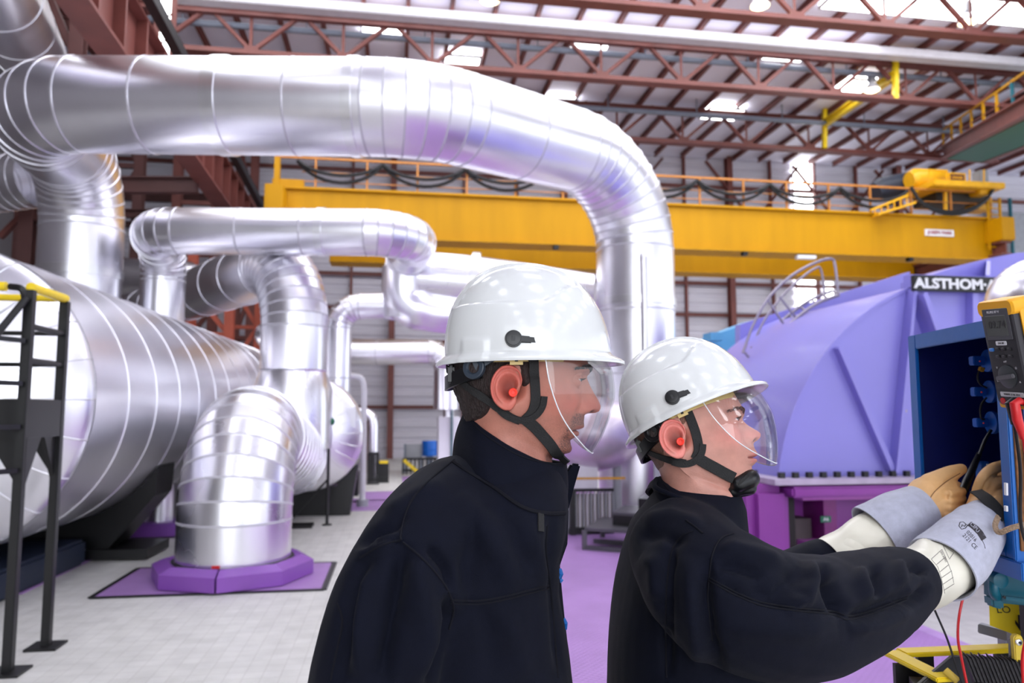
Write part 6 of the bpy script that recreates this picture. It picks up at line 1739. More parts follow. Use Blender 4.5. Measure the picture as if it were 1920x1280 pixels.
# chin cup
M2 = fr2.mat()
b = MB()
capsule(b, [M2 @ Vector((0.086, -0.034, -0.086)), M2 @ Vector((0.103, -0.02, -0.079)), M2 @ Vector((0.110, 0, -0.077)), M2 @ Vector((0.103, 0.02, -0.079)), M2 @ Vector((0.086, 0.034, -0.086))], [0.013, 0.0155, 0.016, 0.0155, 0.013])
capsule(b, [M2 @ Vector((0.076, -0.03, -0.097)), M2 @ Vector((0.103, -0.012, -0.093)), M2 @ Vector((0.103, 0.012, -0.093)), M2 @ Vector((0.076, 0.03, -0.097))], [0.009, 0.0115, 0.0115, 0.009])
me = voxel_blob(b, 0.002, 4); me.materials.append(M_plast); shade(me, 180); cup = link('chin_cup', me, helm2)
bcup = bvh_of([cup])
M_slot = mat('slot skin glimpse', (150, 96, 86), 0.5)
for u in (1397, 1408):
    hs = [shoot(bcup, u+0.35*k, 874+k*2.2, 0.0003) for k in range(5)]
    hs = [h for h in hs if h]
    if len(hs) > 2: b = MB(); b.ribbon([h[0] for h in hs], [h[1] for h in hs], 0.0028, 0.0006); obj('cup_slot', b, M_slot, helm2)
hs = [shoot(bcup, 1384+k*4.5, 908-k*4.2, 0.0012) for k in range(5)]; hs = [h for h in hs if h]
if len(hs) > 2: b = MB(); b.ribbon([h[0] for h in hs], [h[1] for h in hs], 0.005, 0.002); obj('cup_strap', b, M_strap, helm2)

# jacket of the crouched man
mb = MB()
secs = [sect(902, 1242, 1372, 1.30, 0.07), sect(925, 1228, 1384, 1.30, 0.095), sect(950, 1212, 1390, 1.30, 0.125), sect(985, 1188, 1386, 1.30, 0.165), sect(1030, 1176, 1390, 1.30, 0.185),
        sect(1090, 1160, 1410, 1.30, 0.19), sect(1150, 1150, 1432, 1.30, 0.19), sect(1220, 1144, 1460, 1.30, 0.19), sect(1300, 1140, 1482, 1.30, 0.19), sect(1460, 1140, 1480, 1.30, 0.19), sect(1640, 1138, 1488, 1.30, 0.2)]
mb.rings(secs)
capsule(mb, [P(1280, 1035, 1.20), P(1340, 1105, 1.11), P(1440, 1150, 1.12), P(1540, 1150, 1.18), P(1600, 1132, 1.24), P(1655, 1108, 1.32), P(1690, 1092, 1.37)], [0.088, 0.098, 0.097, 0.092, 0.086, 0.078, 0.066])
capsule(mb, [P(1290, 1010, 1.38), P(1330, 1050, 1.48), P(1410, 1100, 1.56), P(1480, 1100, 1.6), P(1540, 1065, 1.62), P(1566, 1050, 1.62)], [0.08, 0.085, 0.08, 0.074, 0.064, 0.056])
me = voxel_blob(mb, 0.0055, 6)
folds2 = [([(1332, 1083), (1380, 1112), (1432, 1132), (1500, 1141), (1560, 1147), (1593, 1156)], -0.004, 7), ([(1545, 1055), (1552, 1090), (1566, 1125), (1590, 1152)], -0.015, 12), ([(1520, 1048), (1523, 1090), (1508, 1125), (1470, 1140)], 0.009, 14), ([(1593, 1158), (1640, 1142), (1680, 1124), (1706, 1106)], -0.011, 12),
          ([(1640, 1060), (1650, 1090), (1655, 1120)], -0.009, 10), ([(1610, 1060), (1618, 1090), (1630, 1125)], 0.007, 12), ([(1680, 1050), (1686, 1075), (1690, 1100)], 0.006, 11), ([(1345, 1035), (1375, 1028), (1420, 1040), (1470, 1058)], 0.006, 14), ([(1340, 1058), (1380, 1062), (1430, 1080)], -0.007, 12),
          ([(1350, 1165), (1420, 1178), (1500, 1182), (1570, 1172)], 0.005, 22), ([(1400, 1100), (1450, 1122), (1480, 1090), (1500, 1065)], -0.006, 14), ([(1590, 1180), (1650, 1170), (1710, 1140)], 0.007, 14), ([(1330, 1040), (1322, 1110), (1330, 1190), (1350, 1260)], -0.012, 12), ([(1262, 1000), (1250, 1070), (1248, 1150), (1250, 1270)], -0.010, 12),
          ([(1205, 975), (1260, 965), (1320, 985)], 0.005, 12), ([(1195, 1010), (1240, 1000), (1290, 1015)], -0.005, 12), ([(1200, 1045), (1230, 1060), (1235, 1130)], 0.006, 16), ([(1690, 1130), (1720, 1120), (1742, 1095)], -0.010, 9), ([(1700, 1070), (1715, 1062), (1735, 1075)], -0.009, 8), ([(1290, 1040), (1300, 1150), (1310, 1260)], 0.006, 18)]
disp_cloth(me, [(a, b*1.7, c) for a, b, c in folds2], 0.0034, 11)
me.materials.append(M_navy); shade(me, 180); jk2 = link('jacket', me, man2)
bj2 = bvh_of([jk2])
for poly in ([(1375, 1000), (1352, 1010), (1336, 1040), (1330, 1085), (1328, 1130), (1335, 1200)], [(1300, 995), (1275, 1008), (1258, 1040), (1250, 1100), (1248, 1180), (1250, 1270)], [(1330, 1083), (1380, 1110), (1432, 1130), (1500, 1139), (1560, 1146), (1593, 1155), (1650, 1140), (1700, 1118)], [(1330, 1089), (1380, 1116), (1432, 1136), (1500, 1145), (1560, 1152), (1593, 1161), (1650, 1146), (1700, 1124)], [(1286, 975), (1300, 985), (1318, 1000)]):
    seam(bj2, poly, 0.0016, jk2)
c2m, T2, B2 = collar_mesh(man2, [(1236, 894, 1.30), (1254, 912, 1.248), (1290, 930, 1.222), (1328, 943, 1.222), (1360, 948, 1.25), (1384, 940, 1.29)], [(1222, 914, 1.30), (1238, 940, 1.23), (1285, 975, 1.195), (1330, 1000, 1.20), (1364, 1012, 1.225), (1390, 1010, 1.29)], (P(1300, 920, 1.30)-CAM).dot(FL), 0.007)
bc2 = bvh_of([c2m])
seam(bc2, [(1245, 908), (1262, 926), (1295, 942), (1330, 954), (1376, 952)], 0.0012, c2m)
b = MB(); b.tube(catmull([P(1232, 898, 1.30), P(1226, 906, 1.27), P(1232, 916, 1.24), P(1260, 928, 1.215), P(1300, 945, 1.20)], 5), 0.0045, 10); obj('collar_fold', b, M_navy, man2)
legs_and_boots(man2, [(P(1320, 1640, 1.2).x, P(1320, 1640, 1.2).y, 0.90), (P(1320, 1640, 1.4).x, P(1320, 1640, 1.4).y, 0.90)], [(P(1310, 1640, 1.18).x, P(1310, 1640, 1.18).y, 0.0), (P(1290, 1640, 1.42).x, P(1290, 1640, 1.42).y, 0.0)])

# gloves: white rubber sleeve, grey suede gauntlet, tan leather hand
M_tan = mat('tan leather', (220, 172, 116), 0.55, var=0.12, scale=14, bump=0.1, bscale=160)
M_tip = mat('grimy leather tip', (158, 142, 126), 0.6, var=0.12, scale=20)
M_suede = mat('grey suede', (178, 180, 198), 0.9, var=0.1, scale=60, bump=0.25, bscale=500, sheen=0.3)
M_rubber = mat('white rubber', (226, 222, 206), 0.35, var=0.03, scale=8)
M_ink2 = mat('grey print ink', (96, 90, 88), 0.6, var=0.1)
M_ink = mat('black print ink', (52, 48, 54), 0.7, var=0.1)
def gauntlet(rings_px, m, parent, nm, thick=0.002, wob=0.0015, n=64, folds=None):
    """sleeve from (px, py, depth, radius, tilt) stations, open at both ends"""
    cs = [P(*q[:3]) for q in rings_px]; rr = [q[3] for q in rings_px]
    c2_ = catmull(cs, 6); r2 = list(np.interp(range(len(c2_)), [i*6 for i in range(len(rr))], rr))
    fr_ = frames(c2_); b = MB(); rings = []
    for off in (0, -thick):
        rg = []
        for i, (t, a, bb) in enumerate(fr_):
            rg.append([c2_[i]+(a*math.cos(q)+bb*math.sin(q))*(r2[i]+off+wob*math.sin(3*q+i*0.7)+wob*0.6*math.sin(5*q+i*0.4)) for q in [2*math.pi*j/n for j in range(n)]])
        rings += rg if off == 0 else rg[::-1]
    b.rings(rings, caps=False, closed=True)
    o = obj(nm, b, m, parent, smooth=60)
    if folds: disp_cloth(o.data, folds, 0.001, 5, 0.0004)
    return o
# near (right) glove
gl = gauntlet([(1700, 1096, 1.375, 0.055), (1735, 1078, 1.425, 0.0585), (1765, 1062, 1.465, 0.0585), (1790, 1045, 1.50, 0.056)], M_rubber, man2, 'rubber_sleeve', folds=[([(1690, 1000), (1725, 1010), (1752, 1025), (1770, 1045)], 0.004, 9), ([(1700, 1025), (1740, 1035)], -0.004, 7), ([(1745, 1000), (1755, 1030), (1765, 1060)], -0.003, 8)])
gc = gauntlet([(1762, 1068, 1.448, 0.0665), (1790, 1040, 1.48, 0.0655), (1815, 1012, 1.515, 0.0600), (1834, 988, 1.55, 0.0510), (1845, 973, 1.57, 0.0440)], M_suede, man2, 'gauntlet', 0.003, 0.001, folds=[([(1800, 985), (1830, 990), (1850, 1010)], 0.003, 9), ([(1840, 965), (1846, 990), (1850, 1020)], -0.003, 7)])
b = MB()
capsule(b, [P(1846, 970, 1.58), P(1862, 936, 1.62), P(1878, 912, 1.65)], [0.040, 0.043, 0.036])
capsule(b, [P(1862, 955, 1.57), P(1885, 935, 1.62), P(1900, 922, 1.66)], [0.036, 0.038, 0.032]); capsule(b, [P(1860, 915, 1.625), P(1890, 905, 1.66)], [0.030, 0.028])
for k in range(4):      # fingers folded round the plug, tips pointing back down
    u, v, d = 1868+k*7, 892+k*13, 1.645+k*0.012
    capsule(b, [P(u, v, d), P(u+22, v-6, d+0.045), P(u+34, v+10, d+0.075), P(u+24, v+24, d+0.07)], [0.0112, 0.0105, 0.0098, 0.0085], 14)
capsule(b, [P(1838, 920, 1.60), P(1846, 896, 1.595), P(1862, 879, 1.60), P(1882, 871, 1.62)], [0.0165, 0.0140, 0.0125, 0.0108], 14)
capsule(b, [P(1856, 925, 1.595), P(1868, 908, 1.59), P(1884, 900, 1.60)], [0.0165, 0.0140, 0.0125], 14)
me = voxel_blob(b, 0.0025, 5); disp_cloth(me, [([(1834, 938), (1842, 920), (1850, 904), (1862, 892), (1880, 887)], -0.005, 3), ([(1848, 945), (1858, 930), (1866, 920), (1880, 914)], -0.003, 3)], 0.0012, 2); me.materials.append(M_tan); shade(me, 180); hn = link('glove_hand', me, man2)
bh = bvh_of([hn])
pts = catmull([P(1830, 920, 1.585), P(1846, 931, 1.553), P(1864, 949, 1.530), P(1884, 975, 1.510)], 6); ns = [-FL-RGT*0.2+Vector((0, 0, 0.3))]*len(pts)
b = MB(); b.ribbon(pts, ns, 0.026, 0.003); obj('wrist_strap', b, M_strap, man2)
bg = bvh_of([gc])
for k, o_ in enumerate((0.0, 2.2, 4.4, 6.6, 8.8)):
    ink(bg, [[(1814+o_*0.78, 984-o_*0.62), (1824+o_*0.78, 991-o_*0.62), (1834+o_*0.8, 1001-o_*0.6), (1841+o_*0.85, 1013-o_*0.5)]], 0.0020, M_ink, man2, 'print_bar')
printed(bg, 'CIPU', 1819.5, 981.5, math.radians(43), 10, M_suede, man2, 0.014, lift=0.0016, arc=0.004)
printed(bg, '02016', 1813, 996, math.radians(47), 9.8, M_ink, man2, 0.008)
printed(bg, '2121', 1806, 1002, math.radians(47), 9.8, M_ink, man2, 0.008); printed(bg, 'CE', 1822, 1019, math.radians(47), 10.5, M_ink, man2, 0.008)
ink(bg, [[(1841, 1012), (1845, 1020), (1847, 1028)], [(1800, 979), (1798, 986), (1803, 992), (1810, 990), (1814, 985), (1806, 978), (1800, 979)], [(1803, 988), (1804, 983), (1808, 987), (1811, 983)]], 0.0008, M_ink, man2)
br = bvh_of([gl])
ink(br, [[(1766, 1030), (1746, 1048), (1758, 1062), (1764, 1080), (1768, 1098), (1771, 1112)], [(1766, 1030), (1776, 1052), (1784, 1072), (1788, 1092)], [(1756, 1058), (1773, 1044)], [(1762, 1072), (1779, 1058)], [(1765, 1083), (1784, 1070)], [(1768, 1095), (1787, 1082)], [(1770, 1106), (1789, 1094)], [(1768, 1022), (1788, 1036), (1780, 1048), (1768, 1022)], [(1774, 1015), (1797, 1036)]], 0.0004, M_ink2, man2)
printed(br, 'EN 60903', 1764, 1034, math.radians(62), 5.5, M_ink2, man2)
# far (left) glove
gauntlet([(1560, 1052, 1.61, 0.050), (1600, 1030, 1.62, 0.053), (1640, 1006, 1.63, 0.055), (1668, 990, 1.64, 0.054)], M_rubber, man2, 'rubber_sleeve', folds=[([(1580, 1010), (1605, 1020), (1630, 1040)], -0.004, 8), ([(1600, 995), (1625, 1010), (1640, 1030)], 0.004, 8)])
gauntlet([(1640, 1004, 1.635, 0.069), (1668, 986, 1.64, 0.0675), (1700, 966, 1.65, 0.0600), (1728, 950, 1.66, 0.0500)], M_suede, man2, 'gauntlet', 0.003, 0.001)
b = MB()
capsule(b, [P(1718, 954, 1.66), P(1742, 930, 1.67), P(1766, 912, 1.68)], [0.044, 0.046, 0.034])
capsule(b, [P(1735, 962, 1.65), P(1760, 938, 1.66), P(1776, 926, 1.67)], [0.036, 0.038, 0.030])
capsule(b, [P(1742, 905, 1.665), P(1764, 897, 1.668), P(1786, 886, 1.675), P(1802, 879, 1.685)], [0.021, 0.0205, 0.017, 0.0125], 16)
for k in range(4):
    u, v, d = 1776, 908+k*14, 1.69-k*0.005
    capsule(b, [P(u, v, d), P(u+20, v+2, d+0.04), P(u+27, v+14, d-0.02), P(u+4, v+18, d-0.062)], [0.0108, 0.0102, 0.0095, 0.0085], 14)
me = voxel_blob(b, 0.0025, 5); disp_cloth(me, [([(1740, 945), (1752, 922), (1775, 902), (1800, 884)], -0.0022, 2.5), ([(1772, 935), (1780, 920)], -0.004, 5)], 0.0012, 4); me.materials.append(M_tan); shade(me, 180); hf_ = link('glove_hand', me, man2)
bhf = bvh_of([hf_])
seam(bhf, [(1738, 945), (1750, 924), (1772, 904), (1800, 887)], 0.0009, man2, 'glove_seam', mat('leather stitching', (120, 82, 50), 0.6))
# test probe held in the gloves
b = MB(); b.tube([P(1796, 945, 1.66), P(1812, 905, 1.69), P(1836, 850, 1.74)], [0.008, 0.010, 0.006], 12)
tp_ = obj('test_probe', b, M_plast); tag(tp_, 'black test probe held between the two leather gloves', 'test probe')
# ------------------------------------------------------------------ blue junction box and what hangs on it
M_bbox = mat('blue box enamel', (6, 94, 176), 0.32, var=0.06, scale=5, bump=0.03, bscale=30)
M_bin = mat('shaded box blue', (9, 25, 104), 0.45, var=0.08)  # box blue darkened to paint in the shade of the interior
M_sock = mat('socket blue plastic', (24, 92, 190), 0.4, var=0.04)
A1 = P(1713, 770, 1.90); A2 = P(1892, 770, 1.50)          # far and near ends of the opening
uu = Vector((A2.x-A1.x, A2.y-A1.y, 0)); LB = uu.length; uu.normalize()
vv = Vector((uu.y, -uu.x, 0)); vv = vv if vv.dot(RGT) > 0 else -vv
zt_b = P(1708, 629, 1.90).z; zb_b = P(1880, 1045, 1.50).z
def bx(s, d, z): return Vector((A1.x, A1.y, 0))+uu*s+vv*d+Vector((0, 0, z))
t = box = thing('junction_box', 'open blue steel junction box the crouched man works in', 'junction box', bx(LB/2, 0.1, zb_b))
DB = 0.22
def slab(nm, s0, s1, d0, d1, z0, z1, m, par=None, bev=0.002):
    b = MB(); b.prism([bx(s0, d0, z0), bx(s1, d0, z0), bx(s1, d1, z0), bx(s0, d1, z0)], (0, 0, z1-z0)); return obj(nm, b, m, par or t, bevel=bev)
slab('back_panel', 0, LB, DB-0.004, DB, zb_b, zt_b, M_bin)
slab('side_panel', 0, 0.006, 0, DB, zb_b, zt_b, M_bin)
slab('side_panel', LB-0.006, LB, 0, DB, zb_b, zt_b, M_bbox)
slab('top_panel', 0, LB, 0, DB, zt_b-0.004, zt_b, M_bbox)
slab('bottom_panel', 0, LB, 0, DB, zb_b, zb_b+0.004, M_bin)
for s0, s1 in ((0, 0.038), (LB-0.03, LB)): slab('front_flange', s0, s1, -0.006, 0.002, zb_b, zt_b, M_bbox)
slab('front_flange', 0.038, LB-0.03, -0.006, 0.002, zt_b-0.036, zt_b, M_bbox); slab('front_flange', 0.038, LB-0.03, -0.006, 0.002, zb_b, zb_b+0.03, M_bbox)
slab('outer_skin', -0.003, LB, DB, DB+0.004, zb_b, zt_b, M_bbox)
slab('outer_skin', -0.006, -0.001, 0, DB, zb_b, zt_b, M_bbox)
# sockets with keyed tabs
for k, (px, py) in enumerate(((1838, 676), (1841, 734), (1845, 792))):
    c = P(px+22, py, 1.74); n = -vv
    b = MB(); b.lathe([(0.024, 0), (0.026, 0.004), (0.026, 0.012), (0.022, 0.014)], c, n, 28); sk = obj('socket', b, M_sock, t)
    b = MB(); q = c+n*0.02; b.bar(q, q+n*0.022-RGT*0.006, 0.021, 0.021, (0, 0, 1)); obj('key_tab', b, M_sock, sk, bevel=0.002)
    q = P(px-0.5, py+1, 1.708); b = MB(); b.sphere(q, 0.0022, 10, 6); obj('red_dot', b, M_red, sk)
    b = MB(); b.bar(c+n*0.005-Vector((0, 0, 0.01)), c-vv*-0.18-Vector((0, 0, 0.01)), 0.008, 0.008); obj('socket_stem', b, M_bin, sk)
for (pts, r) in (([(1846, 690), (1836, 696), (1833, 708), (1838, 720), (1850, 727)], 0.0024), ([(1850, 745), (1841, 756), (1838, 770), (1840, 784), (1846, 786)], 0.0024)):
    b = MB(); b.tube(catmull([P(u, v, 1.72) for u, v in pts], 6), r, 8); obj('jumper_wire', b, M_cable, t)
b = MB(); b.box(P(1840, 692, 1.715), (0.010, 0.008, 0.008), Matrix.Rotation(0.5, 3, 'Y')); obj('wire_ferrule', b, mat('amber ferrule', (196, 146, 40), 0.4), t)
b = MB(); b.tube([P(1858, 806, 1.72), P(1846, 826, 1.71), P(1836, 852, 1.70)], 0.004, 8); obj('plug_lead', b, M_plast, t)
b = MB(); b.box(P(1862, 884, 1.72), (0.03, 0.004, 0.036)); pl = obj('white_label', b, M_white, t)
b = MB(); b.box(P(1862, 880, 1.714), (0.014, 0.002, 0.005)); obj('label_mark', b, M_cable, pl)
b = MB(); b.box(P(1842, 885, 1.73), (0.02, 0.02, 0.05)); obj('terminal_block', b, M_sock, t, bevel=0.001)
# hinged door edge, hinges and rust stained gap at the near side
slab('door_return', LB+0.004, LB+0.014, -0.012, 0.03, zb_b+0.0, zt_b-0.01, M_bbox)
slab('gap_seal', LB+0.014, LB+0.017, -0.004, 0.16, zb_b+0.02, zt_b-0.02, mat('rusty seam', (128, 84, 48), 0.8, var=0.3, scale=60))
slab('door', LB+0.017, LB+0.028, 0.012, 0.24, zb_b+0.02, zt_b-0.01, mat('deep blue door enamel', (14, 58, 140), 0.35, var=0.06))
slab('bottom_sill', -0.004, LB+0.03, -0.012, 0.24, zb_b-0.035, zb_b, M_bbox)
for (v0, v1) in ((905, 928), (948, 958)):
    b = MB(); b.bar(P(1886, v0, 1.475), P(1886.5, v1, 1.475), 0.006, 0.004); obj('white_tag', b, M_white, t)
b = MB(); b.bar(P(1876, 700, 1.47), P(1877, 738, 1.47), 0.006, 0.006); obj('white_tag', b, M_white, t)
# braided strap
b = MB(); pts = catmull([P(1872, 968, 1.47), P(1866, 985, 1.455), P(1874, 998, 1.44), P(1895, 990, 1.43), P(1925, 982, 1.43)], 6)
b.ribbon(pts, [-FL]*len(pts), 0.010, 0.004); br_ = obj('earth_braid', b, mat('tinned copper braid', (176, 150, 124), 0.45, 0.6, var=0.3, scale=300, bump=0.6, bscale=500)); tag(br_, 'braided copper earth strap looped over the box edge beside the grey glove', 'earth strap')
# support post of the box
slab('support_post', LB*0.8, LB, 0.15, 0.22, 0.0, zb_b-0.03, M_bbox, bev=0.004)

# multimeter
M_face = mat('dark grey meter face', (44, 42, 48), 0.45, var=0.04)
M_holster = mat('yellow rubber holster', (242, 172, 22), 0.45, var=0.04)
mc = P(1890, 664, 1.37)
# axes: long axis tilted, face turned to the men
ly = (P(1867, 562, 1.375)-P(1909, 768, 1.375)).normalized()
nz_ = (-FL*0.10-RGT*1.0+Vector((0, 0, 0.0))); nz_ = (nz_-ly*nz_.dot(ly)).normalized(); lx = ly.cross(nz_)
def mm(x, y, z): return mc+lx*x+ly*y+nz_*z
t = meter = thing('multimeter', 'yellow and dark grey digital multimeter hanging at the box corner', 'multimeter', mm(0, -0.1, 0))
def rrect(w, h, r, z, n=6, cx=0, cy=0, taper=0):
    out = []
    for (sx, sy, a0) in ((1, 1, 0), (-1, 1, 90), (-1, -1, 180), (1, -1, 270)):
        for k in range(n+1):
            a = math.radians(a0+90*k/n); hh = cy+sy*(h/2-r)+r*math.sin(a); ww = w/2-(taper if hh < 0 else 0)
            out.append(mm(cx+sx*(ww-r)+r*math.cos(a), hh, z))
    return out
Hm, Wm = 0.200, 0.088
b = MB(); b.rings([rrect(Wm-0.008, Hm-0.008, 0.012, -0.040), rrect(Wm, Hm, 0.014, -0.034), rrect(Wm, Hm, 0.014, -0.008), rrect(Wm-0.003, Hm-0.003, 0.012, -0.005), rrect(Wm-0.008, Hm-0.006, 0.010, -0.005), rrect(Wm-0.010, Hm-0.008, 0.009, -0.012)]); obj('holster', b, M_holster, t, smooth=40)
b = MB(); b.rings([rrect(Wm+0.001, 0.03, 0.012, -0.038, 6, 0, Hm/2-0.013), rrect(Wm+0.001, 0.03, 0.012, 0.006, 6, 0, Hm/2-0.013), rrect(Wm-0.006, 0.026, 0.010, 0.0095, 6, 0, Hm/2-0.013)]); obj('holster', b, M_holster, t, smooth=40)
b = MB(); b.rings([rrect(Wm-0.010, 0.014, 0.005, -0.036, 6, 0, -Hm/2+0.006), rrect(Wm-0.010, 0.014, 0.005, 0.004, 6, 0, -Hm/2+0.006), rrect(Wm-0.014, 0.012, 0.004, 0.0065, 6, 0, -Hm/2+0.006)]); obj('holster', b, M_holster, t, smooth=40)
b = MB(); b.rings([rrect(Wm-0.010, Hm-0.008, 0.010, -0.010), rrect(Wm-0.010, Hm-0.010, 0.010, 0.006), rrect(Wm-0.015, Hm-0.016, 0.008, 0.0085)]); fc = obj('meter_body', b, M_face, t, smooth=40)
def mbox(nm, x, y, w, h, z, d, m, par=None, r=0.002):
    b = MB(); b.rings([rrect(w, h, r, z, 4, x, y), rrect(w, h, r, z+d*0.7, 4, x, y), rrect(w-d*0.6, h-d*0.6, r*0.8, z+d, 4, x, y)]); return obj(nm, b, m, par or t, smooth=40)
bz = mbox('screen_bezel', 0, 0.058, 0.062, 0.058, 0.0085, 0.0015, mat('bezel grey', (74, 74, 80), 0.4))
sc = mbox('screen', -0.001, 0.055, 0.050, 0.038, 0.0095, 0.001, mat('lcd grey', (84, 86, 84), 0.25))
M_lcd = mat('lcd segments', (30, 30, 32), 0.4)
def mtext(txt, size, x, y, z, m, par, bold=0.0): text('lettering', txt, size, m, par, mm(x, y, z), lx, ly, 0.0002, bold)
mtext('09.74', 0.019, 0.001, 0.057, 0.0106, M_lcd, sc, 0.0003)
mtext('FLUKE 87 V', 0.006, -0.004, 0.081, 0.0102, M_lgrey, bz, 0.0001)
lb_ = mbox('asset_label', 0.0, 0.0225, 0.026, 0.008, 0.0085, 0.0008, M_white); mtext('DN 80', 0.0052, 0, 0.0225, 0.0095, M_lcd, lb_)
mbox('blue_button', -0.026, 0.0105, 0.011, 0.006, 0.0085, 0.003, mat('button blue', (60, 128, 210), 0.4))
M_btn = mat('button dark', (28, 27, 32), 0.5)
for x in (-0.0115, 0.003, 0.0175): mbox('push_button', x, 0.0115, 0.010, 0.0058, 0.0085, 0.003, M_btn)
for x in (-0.013, 0.002, 0.017): mbox('push_button', x, -0.002, 0.010, 0.0058, 0.0085, 0.003, M_btn)
b = MB(); b.lathe([(0.0215, 0), (0.0215, 0.002), (0.019, 0.003)], mm(0, -0.040, 0.0085), nz_, 36); dl = obj('dial', b, mat('dial grey', (52, 56, 60), 0.4), t)
b = MB(); b.bar(mm(-0.021, -0.043, 0.014), mm(0.021, -0.037, 0.014), 0.008, 0.007, nz_); obj('dial_knob', b, mat('knob grey', (92, 90, 96), 0.35), dl, bevel=0.0015)
for k, sym in enumerate(('V~', 'V', 'mV', 'Ω', 'A')):
    a = math.radians(200-k*55); mtext(sym, 0.0055, 0.028*math.cos(a), -0.040+0.028*math.sin(a), 0.0088, M_lgrey, fc)
lb2 = mbox('service_label', 0.001, -0.0735, 0.056, 0.009, 0.0085, 0.0008, M_lgrey); mtext('VERIFIE LE 06 2014', 0.0048, 0.001, -0.0735, 0.0095, M_lcd, lb2)
for k, x in enumerate((-0.024, -0.008, 0.008, 0.024)):
    b = MB(); b.lathe([(0.0058, 0), (0.0058, 0.0025), (0.0035, 0.0025)], mm(x, -0.0865, 0.0075), nz_, 16); obj('jack', b, M_red if k in (0, 3) else M_plast, t)
# test leads
t = thing('test_lead', 'red test lead plugged into the meter and hanging down beside it', 'test lead', mm(0.02, -0.1, 0.02))
b = MB(); b.tube([mm(0.022, -0.083, 0.012), mm(0.022, -0.086, 0.024), mm(0.023, -0.115, 0.026), mm(0.024, -0.150, 0.022)], [0.0075, 0.0085, 0.0085, 0.006], 12); obj('plug', b, M_red, t)
b = MB(); b.tube(catmull([mm(0.024, -0.148, 0.022), P(1930, 900, 1.36), P(1940, 1050, 1.36), P(1932, 1160, 1.36), P(1918, 1230, 1.36), P(1920, 1290, 1.36)], 8), 0.0032, 8); obj('cable', b, M_red, t)
t = thing('test_lead', 'black test lead plugged into the meter and running down past the box hinge', 'test lead', mm(0.008, -0.1, 0.02))
b = MB(); b.tube([mm(0.008, -0.083, 0.012), mm(0.008, -0.086, 0.022), mm(0.009, -0.125, 0.022)], [0.007, 0.008, 0.006], 12); obj('plug', b, M_plast, t)
b = MB(); b.tube(catmull([mm(0.009, -0.122, 0.022), P(1913, 880, 1.375), P(1914, 980, 1.39), P(1932, 1040, 1.40)], 8), 0.003, 8); obj('cable', b, M_cable, t)
b = MB(); b.tube(catmull([P(1700, 1010, 1.60), P(1728, 1085, 1.60), P(1752, 1142, 1.58), P(1775, 1195, 1.53), P(1790, 1240, 1.50), P(1808, 1292, 1.46)], 8), 0.0022, 8)
o = obj('loose_lead', b, M_cable); tag(o, 'thin black lead hanging from under the navy sleeve down to the yellow frame', 'cable')
b = MB(); b.tube(catmull([P(1830, 1020, 1.60), P(1812, 1095, 1.58), P(1799, 1150, 1.57), P(1796, 1195, 1.53), P(1803, 1235, 1.50), P(1815, 1292, 1.46)], 8), 0.0026, 8)
o = obj('loose_lead', b, M_red); tag(o, 'red lead hanging from under the grey glove cuff down to the yellow frame', 'cable')

# ------------------------------------------------------------------ yellow frame with dark plates, sign and drive below the box
M_iron = mat('black iron', (24, 23, 25), 0.5, var=0.2, scale=20)
M_plate = mat('dark lamination plates', (38, 35, 36), 0.5, var=0.3, scale=30, bump=0.1, bscale=120)
t = thing('guard_frame', 'yellow flat bar guard frame over black plates in the lower right corner', 'guard frame', (P(1780, 1270, 1.6).x, P(1780, 1270, 1.6).y, 0.0))
zg = P(1700, 1226, 1.66).z
g0 = PZ(1672, 1224, zg); g1 = PZ(1912, 1214, zg); g2 = PZ(1748, 1262, zg)
def flat(nm, a, c, w, h, m=M_yel2):
    b = MB(); b.bar(a, c, w, h); return obj(nm, b, m, t, bevel=0.0025)
flat('top_bar', g0+(g1-g0)*0.07, g1, 0.04, 0.010); flat('top_bar', g0-(g2-g0)*0.05, g2+(g2-g0)*0.3, 0.04, 0.010)
for (q, w) in ((g0.lerp(g2, 0.35), 0.05), (g0.lerp(g1, 0.25), 0.035), (g0.lerp(g1, 0.85), 0.03)):
    b = MB(); b.bar(Vector((q.x, q.y, 0)), Vector((q.x, q.y, zg-0.008)), w, 0.012, FL); obj('leg', b, M_iron, t)
t2 = thing('plate_stack', 'pack of thin dark plates standing on edge in the lower right corner', 'plate pack', (P(1830, 1270, 1.5).x, P(1830, 1270, 1.5).y, 0))
b = MB(); b.prism([P(1716, 1290, 1.50), P(1786, 1231, 1.56), P(1808, 1231, 1.57), P(1828, 1290, 1.52)], FL*0.012+Vector((0, 0, 0))); fp = obj('front_plate', b, M_iron, t2, bevel=0.002)
b = MB(); q = P(1786, 1266, 1.495); b.tube([P(1772, 1256, 1.505), P(1796, 1277, 1.485)], 0.0075, 18, flat=0.45); obj('yellow_knob', b, mat('brassy yellow knob', (206, 174, 72), 0.4), t2)
for k in range(46):
    f = k/45; x0, y0 = 1810+f*112, 1232+f*9+2.0*math.sin(k*2.1); dd = 1.575-0.03*f
    a = P(x0, y0, dd); c = P(x0+28, y0+70, dd-0.05)
    b = MB(); e = RGT*0.0011; b.prism([a-e, a+e, c+e, c-e], FL*0.03+RGT*0.006+Vector((0, 0, 0.002*math.sin(k)))); obj('plate', b, M_plate, t2, smooth=None)
b = MB(); b.bar(P(1716, 1300, 1.52), P(1930, 1320, 1.46), 0.12, 0.03); obj('plate_tray', b, M_iron, t2)
b = MB(); q = P(1830, 1320, 1.5); b.bar(Vector((q.x, q.y, 0)), q, 0.2, 0.12, FL); obj('pedestal', b, M_iron, t2)
